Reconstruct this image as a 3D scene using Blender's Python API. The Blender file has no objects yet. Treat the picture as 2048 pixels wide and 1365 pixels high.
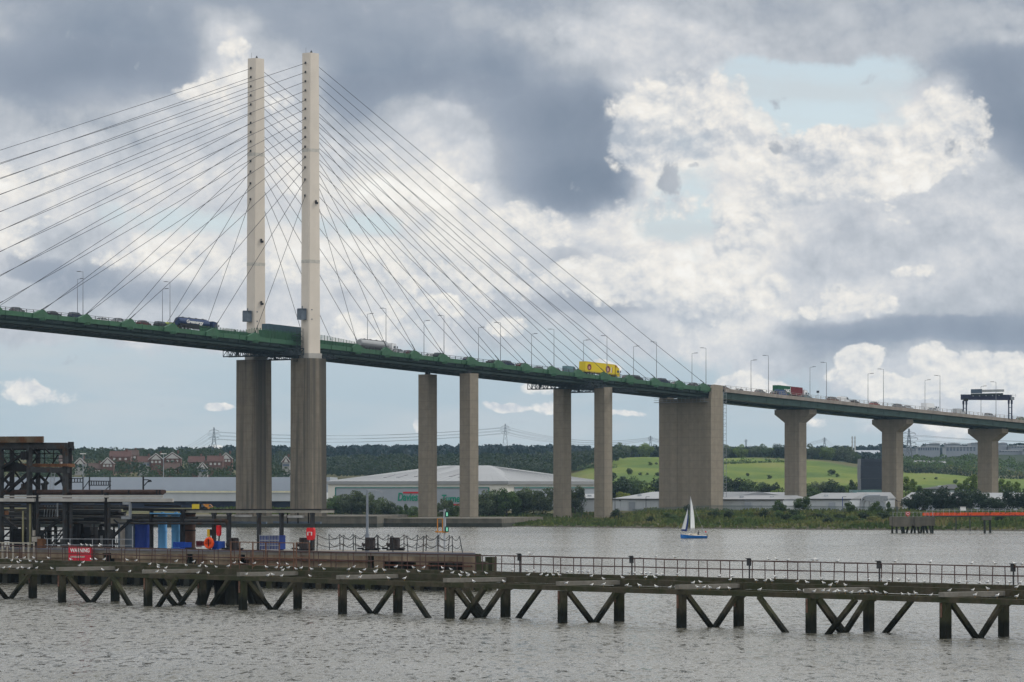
import bpy, bmesh, math, random
import numpy as np
from mathutils import Vector, Matrix
R = math.radians
scene = bpy.context.scene
COL = scene.collection
# ------------------------------------------------------------------ camera
F, HC, HOR = 8022.0, 11.0, 975.0          # focal length in picture px (2048 wide), eye height, horizon row
camd = bpy.data.cameras.new('camera'); cam = bpy.data.objects.new('camera', camd); COL.objects.link(cam)
camd.sensor_width = 36.0; camd.lens = 36.0 * F / 2048.0
camd.shift_y = (HOR - 682.5) / 2048.0
camd.clip_start = 1.0; camd.clip_end = 30000.0
cam.location = (0, 0, HC); cam.rotation_euler = (R(90), 0, 0)
scene.camera = cam
scene.view_settings.view_transform = 'Standard'; scene.view_settings.look = 'None'
scene.view_settings.exposure = 0.0; scene.view_settings.gamma = 1.0
scene.cycles.max_bounces = 6; scene.cycles.diffuse_bounces = 2; scene.cycles.glossy_bounces = 3
scene.cycles.transparent_max_bounces = 8; scene.cycles.volume_bounces = 0
scene.cycles.sample_clamp_indirect = 4.0
SUN_EL, SUN_AZ = R(42), R(62)             # sun ahead and to the right, behind thin cloud
# ------------------------------------------------------------------ sky (world)
def lin(r, g, b):
    f = lambda c: (c/255/12.92) if c/255 <= .04045 else ((c/255+.055)/1.055)**2.4
    return (f(r), f(g), f(b), 1.0)
class NT:
    """tiny node-graph helper"""
    def __init__(s, tree): s.t = tree; s.n = tree.nodes; s.l = tree.links
    def put(s, sock, v):
        if v is None: return
        if isinstance(v, bpy.types.NodeSocket): s.l.new(v, sock)
        else: sock.default_value = v
    def m(s, op, a, b=None, c=None, clamp=False):
        n = s.n.new('ShaderNodeMath'); n.operation = op; n.use_clamp = clamp
        for i, v in enumerate((a, b, c)): s.put(n.inputs[i], v)
        return n.outputs[0]
    def v(s, op, a, b=None, scale=None):
        n = s.n.new('ShaderNodeVectorMath'); n.operation = op
        s.put(n.inputs[0], a); s.put(n.inputs[1], b)
        if scale is not None: s.put(n.inputs['Scale'], scale)
        return n.outputs['Value'] if op in ('DOT_PRODUCT', 'LENGTH', 'DISTANCE') else n.outputs['Vector']
    def mix(s, f, a, b, mode='MIX'):
        n = s.n.new('ShaderNodeMix'); n.data_type = 'RGBA'; n.blend_type = mode; n.clamp_factor = True
        s.put(n.inputs[0], f); s.put(n.inputs[6], a); s.put(n.inputs[7], b)
        return n.outputs[2]
    def noise(s, vec, scale, detail=4, rough=.5, dist=0, dims='3D', out=0, kind=None):
        n = s.n.new('ShaderNodeTexNoise'); n.noise_dimensions = dims
        if kind: n.noise_type = kind
        s.put(n.inputs['Vector'], vec); s.put(n.inputs['Scale'], scale); s.put(n.inputs['Detail'], detail)
        s.put(n.inputs['Roughness'], rough); s.put(n.inputs['Distortion'], dist)
        return n.outputs[out]
    def ramp(s, f, stops, interp='LINEAR'):
        n = s.n.new('ShaderNodeValToRGB'); cr = n.color_ramp; cr.interpolation = interp
        while len(cr.elements) < len(stops): cr.elements.new(.5)
        for e, (p, c) in zip(cr.elements, stops):
            e.position = p; e.color = c if hasattr(c, '__len__') else (c, c, c, 1)
        s.put(n.inputs[0], f)
        return n.outputs[0]
    def smooth(s, x, a, b, lo=0., hi=1.):
        n = s.n.new('ShaderNodeMapRange'); n.interpolation_type = 'SMOOTHSTEP'
        s.put(n.inputs[0], x); s.put(n.inputs[1], a); s.put(n.inputs[2], b); s.put(n.inputs[3], lo); s.put(n.inputs[4], hi)
        return n.outputs[0]
    def xyz(s, x, y, z):
        n = s.n.new('ShaderNodeCombineXYZ')
        for i, v in enumerate((x, y, z)): s.put(n.inputs[i], v)
        return n.outputs[0]
    def sep(s, v):
        n = s.n.new('ShaderNodeSeparateXYZ'); s.l.new(v, n.inputs[0]); return n.outputs
world = bpy.data.worlds.new('World'); scene.world = world; world.use_nodes = True
world.node_tree.nodes.clear()
W = NT(world.node_tree)
# Cloud cover by direction: rows of brightness (0 dark base .. 99 sunlit top) and of clear-air share, 13 steps of slope by 28 steps of azimuth
TONE = """45 40 35 32 34 36 36 35 36 38 38 36 40 42 42 44 48 50 52 50 46 44 46 46 44 44 48 46
44 34 26 26 28 36 66 42 36 34 30 32 40 48 55 62 66 66 64 60 56 52 50 48 46 46 54 58
30 26 22 22 28 48 84 64 55 28 24 28 30 26 34 42 42 68 68 64 60 56 56 54 52 34 24 22
50 42 44 54 66 72 72 66 64 42 48 64 62 40 30 24 20 92 90 84 72 70 74 80 88 82 30 22
68 68 66 64 66 70 70 70 70 72 72 74 72 60 36 22 18 80 76 84 84 64 90 92 92 82 62 30
88 80 74 70 70 72 74 76 76 78 86 88 78 58 30 22 22 88 82 78 88 86 84 70 66 62 64 60
76 80 74 70 70 72 72 74 74 76 80 80 82 80 76 76 82 88 84 80 92 80 64 62 64 66 66 66
66 60 60 66 88 88 82 84 90 90 90 90 86 80 70 66 72 86 88 92 82 62 62 62 64 66 64 62
54 52 52 54 58 62 68 70 72 72 76 74 72 68 62 54 56 74 90 92 88 74 84 82 64 58 56 56
60 60 62 62 62 64 66 70 78 80 72 70 66 62 60 58 60 72 80 80 64 44 38 36 36 36 36 38
60 58 58 58 58 58 58 58 58 58 58 58 58 58 60 62 66 62 60 70 72 62 62 78 66 80 86 84
64 64 58 56 56 58 64 56 56 56 56 60 56 60 60 62 60 60 58 58 58 62 66 72 70 76 76 74
60 58 58 58 60 66 66 62 60 60 60 60 60 60 60 60 60 62 62 62 62 62 62 62 66 66 66 66"""
CLEAR = """0 0 0 0 0 0 0 0 0 0 0 0 0 0 0 0 0 0 0 0 0 0 0 0 0 0 0 0
0 0 0 0 0 0 0 0 0 0 0 0 0 0 0 0 0 0 0 0 0 0 0 0 0 0 0 0
0 0 0 0 0 0 0 0 0 0 0 0 0 0 0 0 0 0 0 45 80 80 75 70 65 20 0 0
0 0 0 0 0 0 0 0 0 0 0 0 0 0 0 0 0 0 0 10 70 90 88 75 40 0 0 0
0 0 0 0 0 0 0 0 0 0 0 0 0 0 0 0 0 10 40 20 0 10 0 0 0 0 0 0
0 0 0 0 0 0 0 0 0 0 0 0 0 0 0 0 0 20 60 40 0 0 0 0 0 0 0 0
0 0 0 45 60 60 55 30 40 50 45 0 0 0 0 0 0 50 85 55 0 0 0 0 0 0 0 0
0 0 0 0 0 0 0 0 0 0 0 0 0 0 0 0 0 0 20 0 0 0 0 0 0 0 0 0
0 0 0 0 0 0 0 0 0 0 0 0 0 0 0 0 0 0 0 0 0 0 0 0 0 0 0 0
20 25 30 25 20 15 10 5 0 0 10 20 30 40 45 40 35 0 0 0 0 0 0 0 0 0 0 0
85 85 88 90 90 90 90 88 88 88 88 88 85 85 80 70 50 80 85 40 45 65 45 25 15 5 0 0
65 65 85 92 92 88 70 92 92 90 80 70 88 78 82 78 85 85 85 85 85 75 60 45 45 30 30 35
85 85 85 85 80 60 60 75 85 85 85 80 80 80 80 80 80 80 80 80 80 78 78 76 70 66 66 66"""
WHITE = [(1370, 240, 190, 120, 1.2), (1500, 270, 120, 70, .6), (1280, 300, 90, 80, .7), (1720, 330, 190, 100, 1.2), (1900, 270, 110, 110, .9), (1560, 360, 110, 90, .9), (1480, 470, 70, 80, .8), (1330, 420, 170, 44, .7), (1090, 450, 160, 60, .8), (880, 390, 130, 50, .7), (60, 355, 90, 30, .65), (50, 480, 80, 50, .7),
         (330, 520, 240, 34, .75), (560, 545, 140, 40, .8), (800, 545, 220, 46, .9), (1000, 560, 150, 60, .7), (1250, 560, 190, 66, .9), (1400, 610, 150, 80, .9), (760, 650, 120, 40, .55), (470, 112, 46, 40, .75), (425, 160, 70, 34, .6), (390, 185, 60, 24, .5), (520, 200, 120, 50, .4), (900, 640, 110, 50, .5), (1560, 610, 50, 46, .6), (1450, 540, 100, 70, .6)]
WHITE_TONE = [(1370, 220, 200, 100, .9), (1360, 275, 120, 40, -.45), (1720, 320, 220, 100, 1.0), (1900, 280, 120, 130, .8), (1560, 360, 120, 90, .75), (1480, 470, 90, 90, .85), (1330, 420, 180, 60, .8), (1090, 440, 170, 60, .7), (880, 385, 130, 50, .85), (60, 355, 90, 40, .75), (50, 480, 90, 60, .8),
         (330, 508, 260, 36, .85), (560, 530, 160, 40, .8), (800, 530, 230, 40, .9), (1000, 550, 170, 60, .7), (1250, 545, 200, 56, .8), (1400, 610, 170, 90, .85), (760, 645, 120, 50, .7), (465, 115, 70, 70, .95), (520, 200, 140, 60, .4), (900, 640, 110, 50, .6), (1560, 600, 60, 56, .75)]
DARKS = [(1120, 300, 150, 130, 1.0), (1080, 215, 190, 70, .7), (1150, 365, 100, 60, .9), (2020, 200, 130, 130, 1.0), (1960, 250, 60, 60, .5), (2070, 280, 90, 90, .8), (150, 150, 260, 90, .9), (330, 130, 120, 70, .5), (700, 190, 80, 60, .7), (860, 170, 200, 50, .6), (1800, 662, 330, 34, .8), (2030, 655, 160, 44, .7), (170, 565, 180, 56, .65), (60, 525, 80, 40, .5), (380, 590, 150, 36, .5), (1190, 612, 170, 28, .6), (1130, 520, 90, 40, .35), (700, 590, 90, 26, .35), (1340, 262, 90, 26, .45), (1700, 450, 90, 60, .3), (1560, 480, 60, 60, .3)]
HEADS = [(1680, 590, 62, 36, .9), (1755, 612, 52, 34, .7), (1622, 618, 50, 24, .6), (1550, 590, 40, 50, .6), (1780, 422, 24, 14, .8), (1800, 450, 36, 12, .5), (1820, 548, 60, 18, .5), (1718, 712, 66, 30, .9), (1745, 765, 70, 40, .7), (1690, 745, 50, 24, .4), (1850, 775, 60, 34, .6), (1860, 725, 60, 40, .8), (1960, 730, 100, 36, .9), (2040, 725, 60, 40, .8),
         (1490, 765, 70, 34, 1.), (1560, 770, 50, 28, .9), (1200, 736, 46, 17, 1.), (1005, 813, 56, 15, 1.), (435, 817, 42, 13, .9), (830, 852, 13, 26, .8), (265, 684, 24, 6, .6), (40, 352, 60, 24, .6), (95, 362, 40, 24, .6), (60, 455, 60, 34, .5), (1300, 190, 60, 44, .5), (1430, 230, 70, 44, .5), (1650, 262, 80, 30, .6), (1860, 240, 60, 40, .6), (1480, 470, 56, 56, .7), (2000, 765, 90, 40, .8), (1900, 770, 70, 36, .7), (1800, 780, 80, 30, .7), (1450, 785, 60, 24, .7), (1520, 790, 70, 24, .7), (90, 800, 90, 24, .5), (40, 785, 60, 26, .6), (1640, 840, 50, 22, .5), (1080, 770, 50, 24, .5), (1100, 810, 60, 16, .6), (1240, 828, 70, 10, .6), (410, 898, 60, 12, .5), (1870, 845, 50, 26, .5), (1960, 850, 60, 24, .5), (720, 645, 60, 34, .6), (800, 610, 70, 34, .6), (890, 620, 70, 40, .6), (1020, 650, 70, 34, .5), (660, 665, 50, 16, .5), (960, 560, 80, 34, .6), (1100, 560, 60, 30, .5)]
SCUD = [(1585, 280, 56, 46, .75), (1545, 208, 20, 22, .65), (1342, 368, 40, 46, 1.3), (1545, 292, 20, 16, .7), (1915, 300, 60, 56, .7), (1392, 340, 20, 10, .6), (400, 215, 28, 14, .7), (1720, 160, 90, 14, .5), (732, 412, 40, 18, .6), (820, 405, 30, 20, .4), (1255, 372, 24, 30, .7)]
def build_sky():
    d = W.n.new('ShaderNodeTexCoord').outputs['Generated']
    x, y, z = W.sep(d)
    hyp = W.m('MAXIMUM', W.m('SQRT', W.m('ADD', W.m('MULTIPLY', x, x), W.m('MULTIPLY', y, y))), .02)
    az = W.m('ARCTAN2', x, y)
    # direction on the sky sphere as (azimuth, slope), scaled to thousands
    px = W.m('MULTIPLY_ADD', az, 8.022, 1.024)
    py = W.m('SUBTRACT', .975, W.m('MULTIPLY', W.m('DIVIDE', z, hyp), 8.022))
    p0 = W.xyz(px, py, 0.0)
    n = lambda f, k, o=.5: W.m('MULTIPLY', W.m('SUBTRACT', f, o), k)
    add = lambda a, b: W.m('ADD', a, b)
    G = lambda v: lin(*v)
    w1 = W.v('SUBTRACT', W.noise(p0, 4.2, 7, .56, dims='2D', out=1), (.5, .5, .5))
    pw = W.v('ADD', p0, W.v('SCALE', w1, scale=SKYP['warp']))
    pf = W.v('ADD', p0, W.v('SCALE', w1, scale=.05))
    fbm = W.noise(pf, 4.2, 9, .54, dims='2D')
    fine = W.noise(pf, 17., 8, .60, dims='2D')
    def puffs(p, sc, det=3.):
        v = W.n.new('ShaderNodeTexVoronoi'); v.voronoi_dimensions = '2D'; v.feature = 'SMOOTH_F1'; v.normalize = True
        W.put(v.inputs['Vector'], p); v.inputs['Scale'].default_value = sc; v.inputs['Detail'].default_value = det; v.inputs['Roughness'].default_value = .55; v.inputs['Lacunarity'].default_value = 2.3; v.inputs['Smoothness'].default_value = .35
        return v.outputs['Distance']
    pv = W.v('ADD', W.v('MULTIPLY', p0, (1., 1.25, 1)), W.v('SCALE', w1, scale=.05))
    puff = puffs(pv, 11.); puff2 = puffs(W.v('ADD', pv, (.007, -.016, 0)), 11.)
    relief = W.m('SUBTRACT', puff2, puff)
    pu = puffs(pv, 5., 4.); relief_l = W.m('SUBTRACT', puffs(W.v('ADD', pv, (.012, -.030, 0)), 5., 4.), pu)
    wx, wy, _ = W.sep(pw)
    fx = W.m('DIVIDE', wx, 2.052)
    tone, clear = None, None
    for k, (rt, rc) in enumerate(zip(TONE.split('\n'), CLEAR.split('\n'))):
        tv = [int(v)/100 for v in rt.split()]; cv = [int(v)/100 for v in rc.split()]
        c = W.ramp(fx, [(i/27, (a, b, 0, 1)) for i, (a, b) in enumerate(zip(tv, cv))], 'CARDINAL')
        # tent weight of this row
        wgt = W.smooth(W.m('ABSOLUTE', W.m('SUBTRACT', wy, .075*k)), .075, 0.)
        if k in (0, 12): wgt = W.smooth(W.m('SUBTRACT', wy, .075*k) if k == 0 else W.m('SUBTRACT', .075*k, wy), .075, 0.)
        v = W.v('SCALE', c, scale=wgt)
        tone = v if tone is None else W.v('ADD', tone, v)
    T0, B0, _ = W.sep(tone)
    live = W.m('SUBTRACT', 1., W.smooth(B0, .4, .75))
    T1 = add(add(T0, n(fbm, SKYP['fbm'])), W.m('MULTIPLY', add(relief_l, n(pu, -.6, .27)), W.m('MULTIPLY_ADD', W.smooth(T0, .30, .65), .50, .10)))
    grey = W.ramp(T1, SKYP['ramp'](G))
    sky = W.n.new('ShaderNodeTexSky'); sky.sky_type = 'NISHITA'; sky.sun_disc = False
    sky.sun_elevation = SUN_EL; sky.sun_rotation = SUN_AZ; sky.dust_density = 2.5
    K = 10.0                       # cloud colours are display values; Background strength 0.1 brings them back
    pale = W.ramp(py, [(.0, G((196, 214, 226))), (.25, G((212, 227, 234))), (.52, G((214, 226, 230))), (.68, G((192, 208, 218))), (.80, G((184, 201, 211))), (.88, G((186, 202, 211))), (1., G((204, 213, 218)))])
    pale = W.mix(W.smooth(W.noise(W.v('MULTIPLY', pf, (.5, 2.2, 1)), 4., 6, .55, dims='2D'), .40, .72, 0., .6), pale, G((205, 211, 215)))
    air = W.mix(.9, W.mix(1.0, sky.outputs[0], (.1, .1, .1, 1), 'MULTIPLY'), pale)
    c = W.mix(W.smooth(add(B0, add(n(fbm, -.9), n(puff, .5, .27))), .26, .60), grey, air)
    def blobs(p, lst):
        tot = None
        for (cx, cy, rx, ry, a) in lst:
            q = W.v('MULTIPLY_ADD', p, (1000/rx, 1000/ry, 0)); q.node.inputs[2].default_value = (-cx/rx, -cy/ry, 0)
            b = W.m('MAXIMUM', W.m('MULTIPLY_ADD', W.v('DOT_PRODUCT', q, q), -a, a), 0.0)
            tot = b if tot is None else W.m('ADD', b, tot)
        return tot
    pe = W.v('ADD', p0, W.v('SCALE', w1, scale=.05))
    edge = add(n(fine, .6), n(puff, -1.3, .27))
    def gated(lst, e):
        b = blobs(pe, lst); return add(b, W.m('MULTIPLY', e, W.smooth(b, .0, .3)))
    def sheet(c, dens, e0, e1, top, shade, stops):
        return W.mix(W.smooth(dens, e0, e1, 0., top), c, W.ramp(shade, stops))
    # darker near bases, ragged at the rim
    d = gated(DARKS, add(n(fbm, .6), n(fine, .5)))
    c = sheet(c, d, .12, .55, .85, add(add(.30, W.m('MULTIPLY', T0, .7)), add(n(fbm, .8), W.m('MULTIPLY', d, -.22))), [(0, G((122, 135, 152))), (.5, G((150, 160, 175))), (1, G((190, 194, 200)))])
    # sunlit cumulus
    d = gated(WHITE, edge)
    c = sheet(c, d, .24, .58, .86, add(add(W.m('MULTIPLY_ADD', W.m('MINIMUM', blobs(pe, WHITE_TONE), 1.1), .34, .21), add(n(fbm, .9), add(n(puff, -.6, .27), n(pu, -1.2, .27)))), W.m('MULTIPLY', add(relief, relief_l), SKYP['relief'])), SKYP['wramp'](G))
    d = gated(HEADS, edge)
    c = sheet(c, d, .18, .48, 1., add(add(.56, add(n(fbm, .4), n(puff, -.4, .27))), W.m('MULTIPLY', relief, SKYP['relief']*1.2)), SKYP['wramp'](G))
    d = add(blobs(pe, SCUD), n(fine, 2.6, .52))
    c = W.mix(W.smooth(d, .38, 1.0, 0., .9), c, W.ramp(fbm, [(.3, G((150, 158, 170))), (.7, G((186, 191, 198)))]))
    # the rest of the dome (above, beside and behind): broken overcast
    g1 = W.noise(W.xyz(x, y, W.m('MULTIPLY', z, 2.0)), 3.0, 6, .55)
    over = W.ramp(g1, [(.28, (.45, .49, .55, 1)), (.46, (.88, .91, .95, 1)), (.62, (1.55, 1.53, 1.49, 1)), (.74, (2.4, 2.35, 2.25, 1))])
    out = W.m('MAXIMUM', W.smooth(py, -.12, -.7), W.smooth(W.m('ABSOLUTE', W.m('SUBTRACT', px, 1.024)), 1.15, 1.9))
    c = W.mix(out, c, over)
    c = W.mix(1.0, c, (K, K, K, 1), 'MULTIPLY')
    bg = W.n.new('ShaderNodeBackground'); W.put(bg.inputs[0], c); bg.inputs[1].default_value = .1
    o = W.n.new('ShaderNodeOutputWorld'); W.l.new(bg.outputs[0], o.inputs[0])
SKYP = dict(warp=.10, fbm=.22, relief=1.15, wramp=lambda G: [(0, G((180, 188, 198))), (.3, G((206, 209, 213))), (.5, G((226, 225, 223))), (.75, G((242, 238, 231))), (1, G((251, 248, 242)))],
            ramp=lambda G: [(.05, G((122, 134, 151))), (.24, G((138, 150, 166))), (.38, G((158, 167, 180))), (.48, G((180, 186, 194))), (.62, G((199, 203, 209))), (.74, G((216, 217, 219))), (.86, G((236, 233, 228))), (1.0, G((250, 248, 243)))])
build_sky()
world.cycles.sampling_method = 'MANUAL'; world.cycles.sample_map_resolution = 256
# ------------------------------------------------------------------ sun
sund = bpy.data.lights.new('sun', 'SUN'); sun = bpy.data.objects.new('sun', sund); COL.objects.link(sun)
sund.energy = 2.1; sund.angle = R(10); sund.color = (1.0, .95, .87)
sdir = Vector((math.sin(SUN_AZ)*math.cos(SUN_EL), math.cos(SUN_AZ)*math.cos(SUN_EL), math.sin(SUN_EL)))
sun.rotation_euler = sdir.to_track_quat('Z', 'Y').to_euler(); sun.location = (300, 200, 400)
# ================================================================== helpers
def P(px, py, Y):                          # a picture point (2048 px wide) carried out to depth Y
    return Vector(((px-1024.0)/F*Y, Y, HC + (HOR-py)/F*Y))
def PX(px, Y): return (px-1024.0)/F*Y
def ZY(py, Y): return HC + (HOR-py)/F*Y
rng = random.Random(7); nrng = np.random.default_rng(7)
MATS = {}
def mat(name, color, rough=.7, metal=0., var=.18, scale=1.5, streak=0., streak_col=(.03, .03, .028), bump=0., second=None, second_amt=.5, emit=None, spec=.2, coords='Object', lines=0.):
    """procedural paint / stone / timber: base colour broken by noise, optional vertical weather streaks and pour lines"""
    if name in MATS: return MATS[name]
    m = bpy.data.materials.new(name); m.use_nodes = True; MATS[name] = m
    T = NT(m.node_tree); b = T.n['Principled BSDF']
    b.inputs['Roughness'].default_value = rough; b.inputs['Metallic'].default_value = metal
    b.inputs['Specular IOR Level'].default_value = spec
    co = T.n.new('ShaderNodeTexCoord').outputs[coords]
    c4 = (*color, 1)
    f = T.noise(co, scale, 5, .6)
    lo = tuple(c*(1-var) for c in color)+(1,); hi = tuple(min(1, c*(1+var)) for c in color)+(1,)
    col = T.ramp(f, [(.3, lo), (.7, hi)])
    if second:
        g = T.smooth(T.noise(co, scale*.45, 5, .65), .62-.25*second_amt, .75-.25*second_amt)
        col = T.mix(g, col, (*second, 1))
    if streak > 0:
        sv = T.v('MULTIPLY', co, (1, 1, .035))
        g = T.smooth(T.noise(sv, .75, 5, .62), .42, .68)
        h = T.smooth(T.noise(sv, 2.6, 3, .6), .5, .72)
        bgs = T.smooth(T.noise(T.v('MULTIPLY', co, (1, 1, .012)), .30, 3, .55), .46, .62)
        col = T.mix(T.m('MULTIPLY', T.m('MAXIMUM', T.m('MAXIMUM', T.m('MULTIPLY', g, .8), T.m('MULTIPLY', h, .6)), bgs), streak), col, (*streak_col, 1))
    if lines > 0:
        z = T.sep(co)[2]
        w = T.m('FRACT', T.m('MULTIPLY', z, 1/lines))
        col = T.mix(T.m('MULTIPLY', T.m('LESS_THAN', w, .06), .35), col, tuple(c*.5 for c in color)+(1,))
    T.put(b.inputs['Base Color'], col)
    if bump > 0:
        bn = T.n.new('ShaderNodeBump'); bn.inputs['Strength'].default_value = bump; bn.inputs['Distance'].default_value = .05
        T.put(bn.inputs['Height'], T.noise(co, scale*4, 4, .6)); T.l.new(bn.outputs[0], b.inputs['Normal'])
    if emit:
        b.inputs['Emission Color'].default_value = (*emit[0], 1); b.inputs['Emission Strength'].default_value = emit[1]
    return m
class MB:
    """collects shapes and links them as one mesh object"""
    def __init__(s): s.v = []; s.f = []; s.mi = []; s.cur = 0
    def mat(s, i): s.cur = i; return s
    def add(s, vs, fs):
        o = len(s.v); s.v += [tuple(v) for v in vs]
        s.f += [tuple(i+o for i in f) for f in fs]; s.mi += [s.cur]*len(fs); return s
    def box(s, c, d, M=None):
        x, y, z = (k/2 for k in d); c = Vector(c)
        vs = [Vector((sx*x, sy*y, sz*z)) for sz in (-1, 1) for sy in (-1, 1) for sx in (-1, 1)]
        if M is not None: vs = [M @ v for v in vs]
        return s.add([v+c for v in vs], [(0, 2, 3, 1), (4, 5, 7, 6), (0, 1, 5, 4), (2, 6, 7, 3), (0, 4, 6, 2), (1, 3, 7, 5)])
    def bar(s, a, b, w, h=None, up=(0, 0, 1)):
        a = Vector(a); b = Vector(b); h = w if h is None else h
        d = (b-a).normalized(); u = Vector(up)
        if abs(d.dot(u)) > .98: u = Vector((.62, -.78, 0))
        r = d.cross(u).normalized(); u = r.cross(d).normalized()
        vs = [p + r*(i*w/2) + u*(j*h/2) for p in (a, b) for (i, j) in ((-1, -1), (1, -1), (1, 1), (-1, 1))]
        return s.add(vs, [(0, 1, 2, 3), (7, 6, 5, 4), (0, 4, 5, 1), (1, 5, 6, 2), (2, 6, 7, 3), (3, 7, 4, 0)])
    def tube(s, a, b, r, r2=None, n=8, cap=True):
        a = Vector(a); b = Vector(b); r2 = r if r2 is None else r2
        d = (b-a).normalized(); u = Vector((0, 0, 1)) if abs(d.z) < .9 else Vector((1, 0, 0))
        x = d.cross(u).normalized(); y = d.cross(x)
        vs = [p + (x*math.cos(2*math.pi*k/n) + y*math.sin(2*math.pi*k/n))*q for (p, q) in ((a, r), (b, r2)) for k in range(n)]
        fs = [(k, n+k, n+(k+1) % n, (k+1) % n) for k in range(n)]
        if cap: fs += [tuple(range(n)), tuple(range(2*n-1, n-1, -1))]
        return s.add(vs, fs)
    def path(s, pts, r, n=5):
        for a, b in zip(pts, pts[1:]): s.tube(a, b, r, n=n)
        return s
    def loft(s, rings, cap=True):
        n = len(rings[0]); vs = [v for r in rings for v in r]; fs = []
        for k in range(len(rings)-1):
            for i in range(n): fs.append((k*n+i, k*n+(i+1) % n, (k+1)*n+(i+1) % n, (k+1)*n+i))
        if cap: fs += [tuple(range(n-1, -1, -1)), tuple((len(rings)-1)*n+i for i in range(n))]
        return s.add(vs, fs)
    def prism(s, poly, d):                 # polygon of 3-D points pushed along d
        d = Vector(d); return s.loft([[Vector(p) for p in poly], [Vector(p)+d for p in poly]])
    def torus(s, c, R1, r, ax, n=16, m=6):
        c = Vector(c); ax = Vector(ax).normalized(); u = Vector((0, 0, 1)) if abs(ax.z) < .9 else Vector((1, 0, 0))
        x = ax.cross(u).normalized(); y = ax.cross(x); rings = []
        for k in range(n+1):
            a = 2*math.pi*k/n; q = x*math.cos(a)+y*math.sin(a)
            rings.append([c+q*(R1+r*math.cos(2*math.pi*j/m))+ax*(r*math.sin(2*math.pi*j/m)) for j in range(m)])
        return s.loft(rings, cap=False)
    def build(s, name, mats, parent=None, origin=None, smooth=False):
        me = bpy.data.meshes.new(name)
        o = Vector(origin) if origin is not None else (parent.get('_o') and Vector(parent['_o'])) if parent else None
        vs = [(v[0]-o[0], v[1]-o[1], v[2]-o[2]) for v in s.v] if o is not None else s.v
        me.from_pydata(vs, [], s.f)
        for m in (mats if isinstance(mats, (list, tuple)) else [mats]): me.materials.append(m)
        if any(s.mi): me.polygons.foreach_set('material_index', s.mi)
        bm = bmesh.new(); bm.from_mesh(me); bmesh.ops.recalc_face_normals(bm, faces=bm.faces); bm.to_mesh(me); bm.free()
        if smooth:
            me.shade_smooth()
        ob = bpy.data.objects.new(name, me); COL.objects.link(ob)
        if parent: ob.parent = parent
        elif o is not None: ob.location = o
        return ob
def tag(o, label=None, cat=None, group=None, kind=None):
    if label: o['label'] = label
    if cat: o['category'] = cat
    if group: o['group'] = group
    if kind: o['kind'] = kind
    return o
def thing(name, label, cat, loc=(0, 0, 0), rotz=0., group=None, keep=False):
    """an Empty at the thing's base; keep=True: its parts are given in place and moved to its base when built"""
    o = bpy.data.objects.new(name, None); COL.objects.link(o); o.empty_display_size = .5
    o.location = loc; o.rotation_euler = (0, 0, rotz)
    if keep: o['_o'] = list(loc)
    return tag(o, label, cat, group)
def dup(root, loc=None, rotz=None, label=None, group=None, scale=None):
    r = root.copy(); COL.objects.link(r)
    if loc is not None: r.location = loc
    if rotz is not None: r.rotation_euler = (0, 0, rotz)
    if scale is not None: r.scale = scale
    tag(r, label, None, group)
    for ch in list(root.children):
        c = ch.copy(); COL.objects.link(c); c.parent = r
        for g in list(ch.children):
            e = g.copy(); COL.objects.link(e); e.parent = c
    return r
def text_mesh(txt, size, name, material, parent, loc, xdir, up, depth=.01, width=None, shear=0., bold=0.):
    """lettering as a mesh part lying in the plane of xdir/up"""
    cu = bpy.data.curves.new(name, 'FONT'); cu.body = txt; cu.size = size; cu.extrude = depth; cu.align_x = 'LEFT'; cu.shear = shear; cu.offset = bold
    to = bpy.data.objects.new(name, cu); COL.objects.link(to)
    bpy.context.view_layer.update()
    me = bpy.data.meshes.new_from_object(to.evaluated_get(bpy.context.evaluated_depsgraph_get()))
    bpy.data.objects.remove(to); bpy.data.curves.remove(cu)
    x = Vector(xdir).normalized(); u = Vector(up).normalized(); nrm = x.cross(u)
    xs = [v.co.x for v in me.vertices]; x0 = min(xs); wd = max(xs)-x0; k = (width/wd) if width else 1.
    for v in me.vertices: v.co = Vector(loc) + x*((v.co.x-x0)*k) + u*v.co.y + nrm*v.co.z
    o = Vector(parent['_o']) if parent is not None and parent.get('_o') else Vector((0, 0, 0))
    for v in me.vertices: v.co -= o
    me.materials.clear(); me.materials.append(material)
    ob = bpy.data.objects.new(name, me); COL.objects.link(ob); ob.parent = parent
    return ob
ORD = ['first', 'second', 'third', 'fourth', 'fifth', 'sixth', 'seventh', 'eighth', 'ninth', 'tenth', 'eleventh', 'twelfth', 'thirteenth', 'fourteenth', 'fifteenth', 'sixteenth', 'seventeenth', 'eighteenth', 'nineteenth', 'twentieth']
# paints and stones used in several places
M_DARKSTEEL = mat('dark_steel', (.045, .047, .05), .6, .3, .35, 2.)
M_GREYSTEEL = mat('grey_steel', (.22, .24, .26), .5, .4, .2, 2.)
M_GALV = mat('galvanised_steel', (.33, .35, .38), .45, .5, .15, 3.)
M_RUST = mat('rusty_steel', (.13, .055, .035), .85, .1, .4, 3., second=(.05, .03, .025), second_amt=.6)
M_WHITE = mat('white_paint', (.72, .72, .70), .5, 0, .06, 2.)
M_BLACK = mat('black_rubber', (.018, .018, .02), .7, 0, .2, 3.)
M_GLASS = mat('tinted_glass', (.03, .04, .05), .08, 0, .1, 1., spec=.8)
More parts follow.
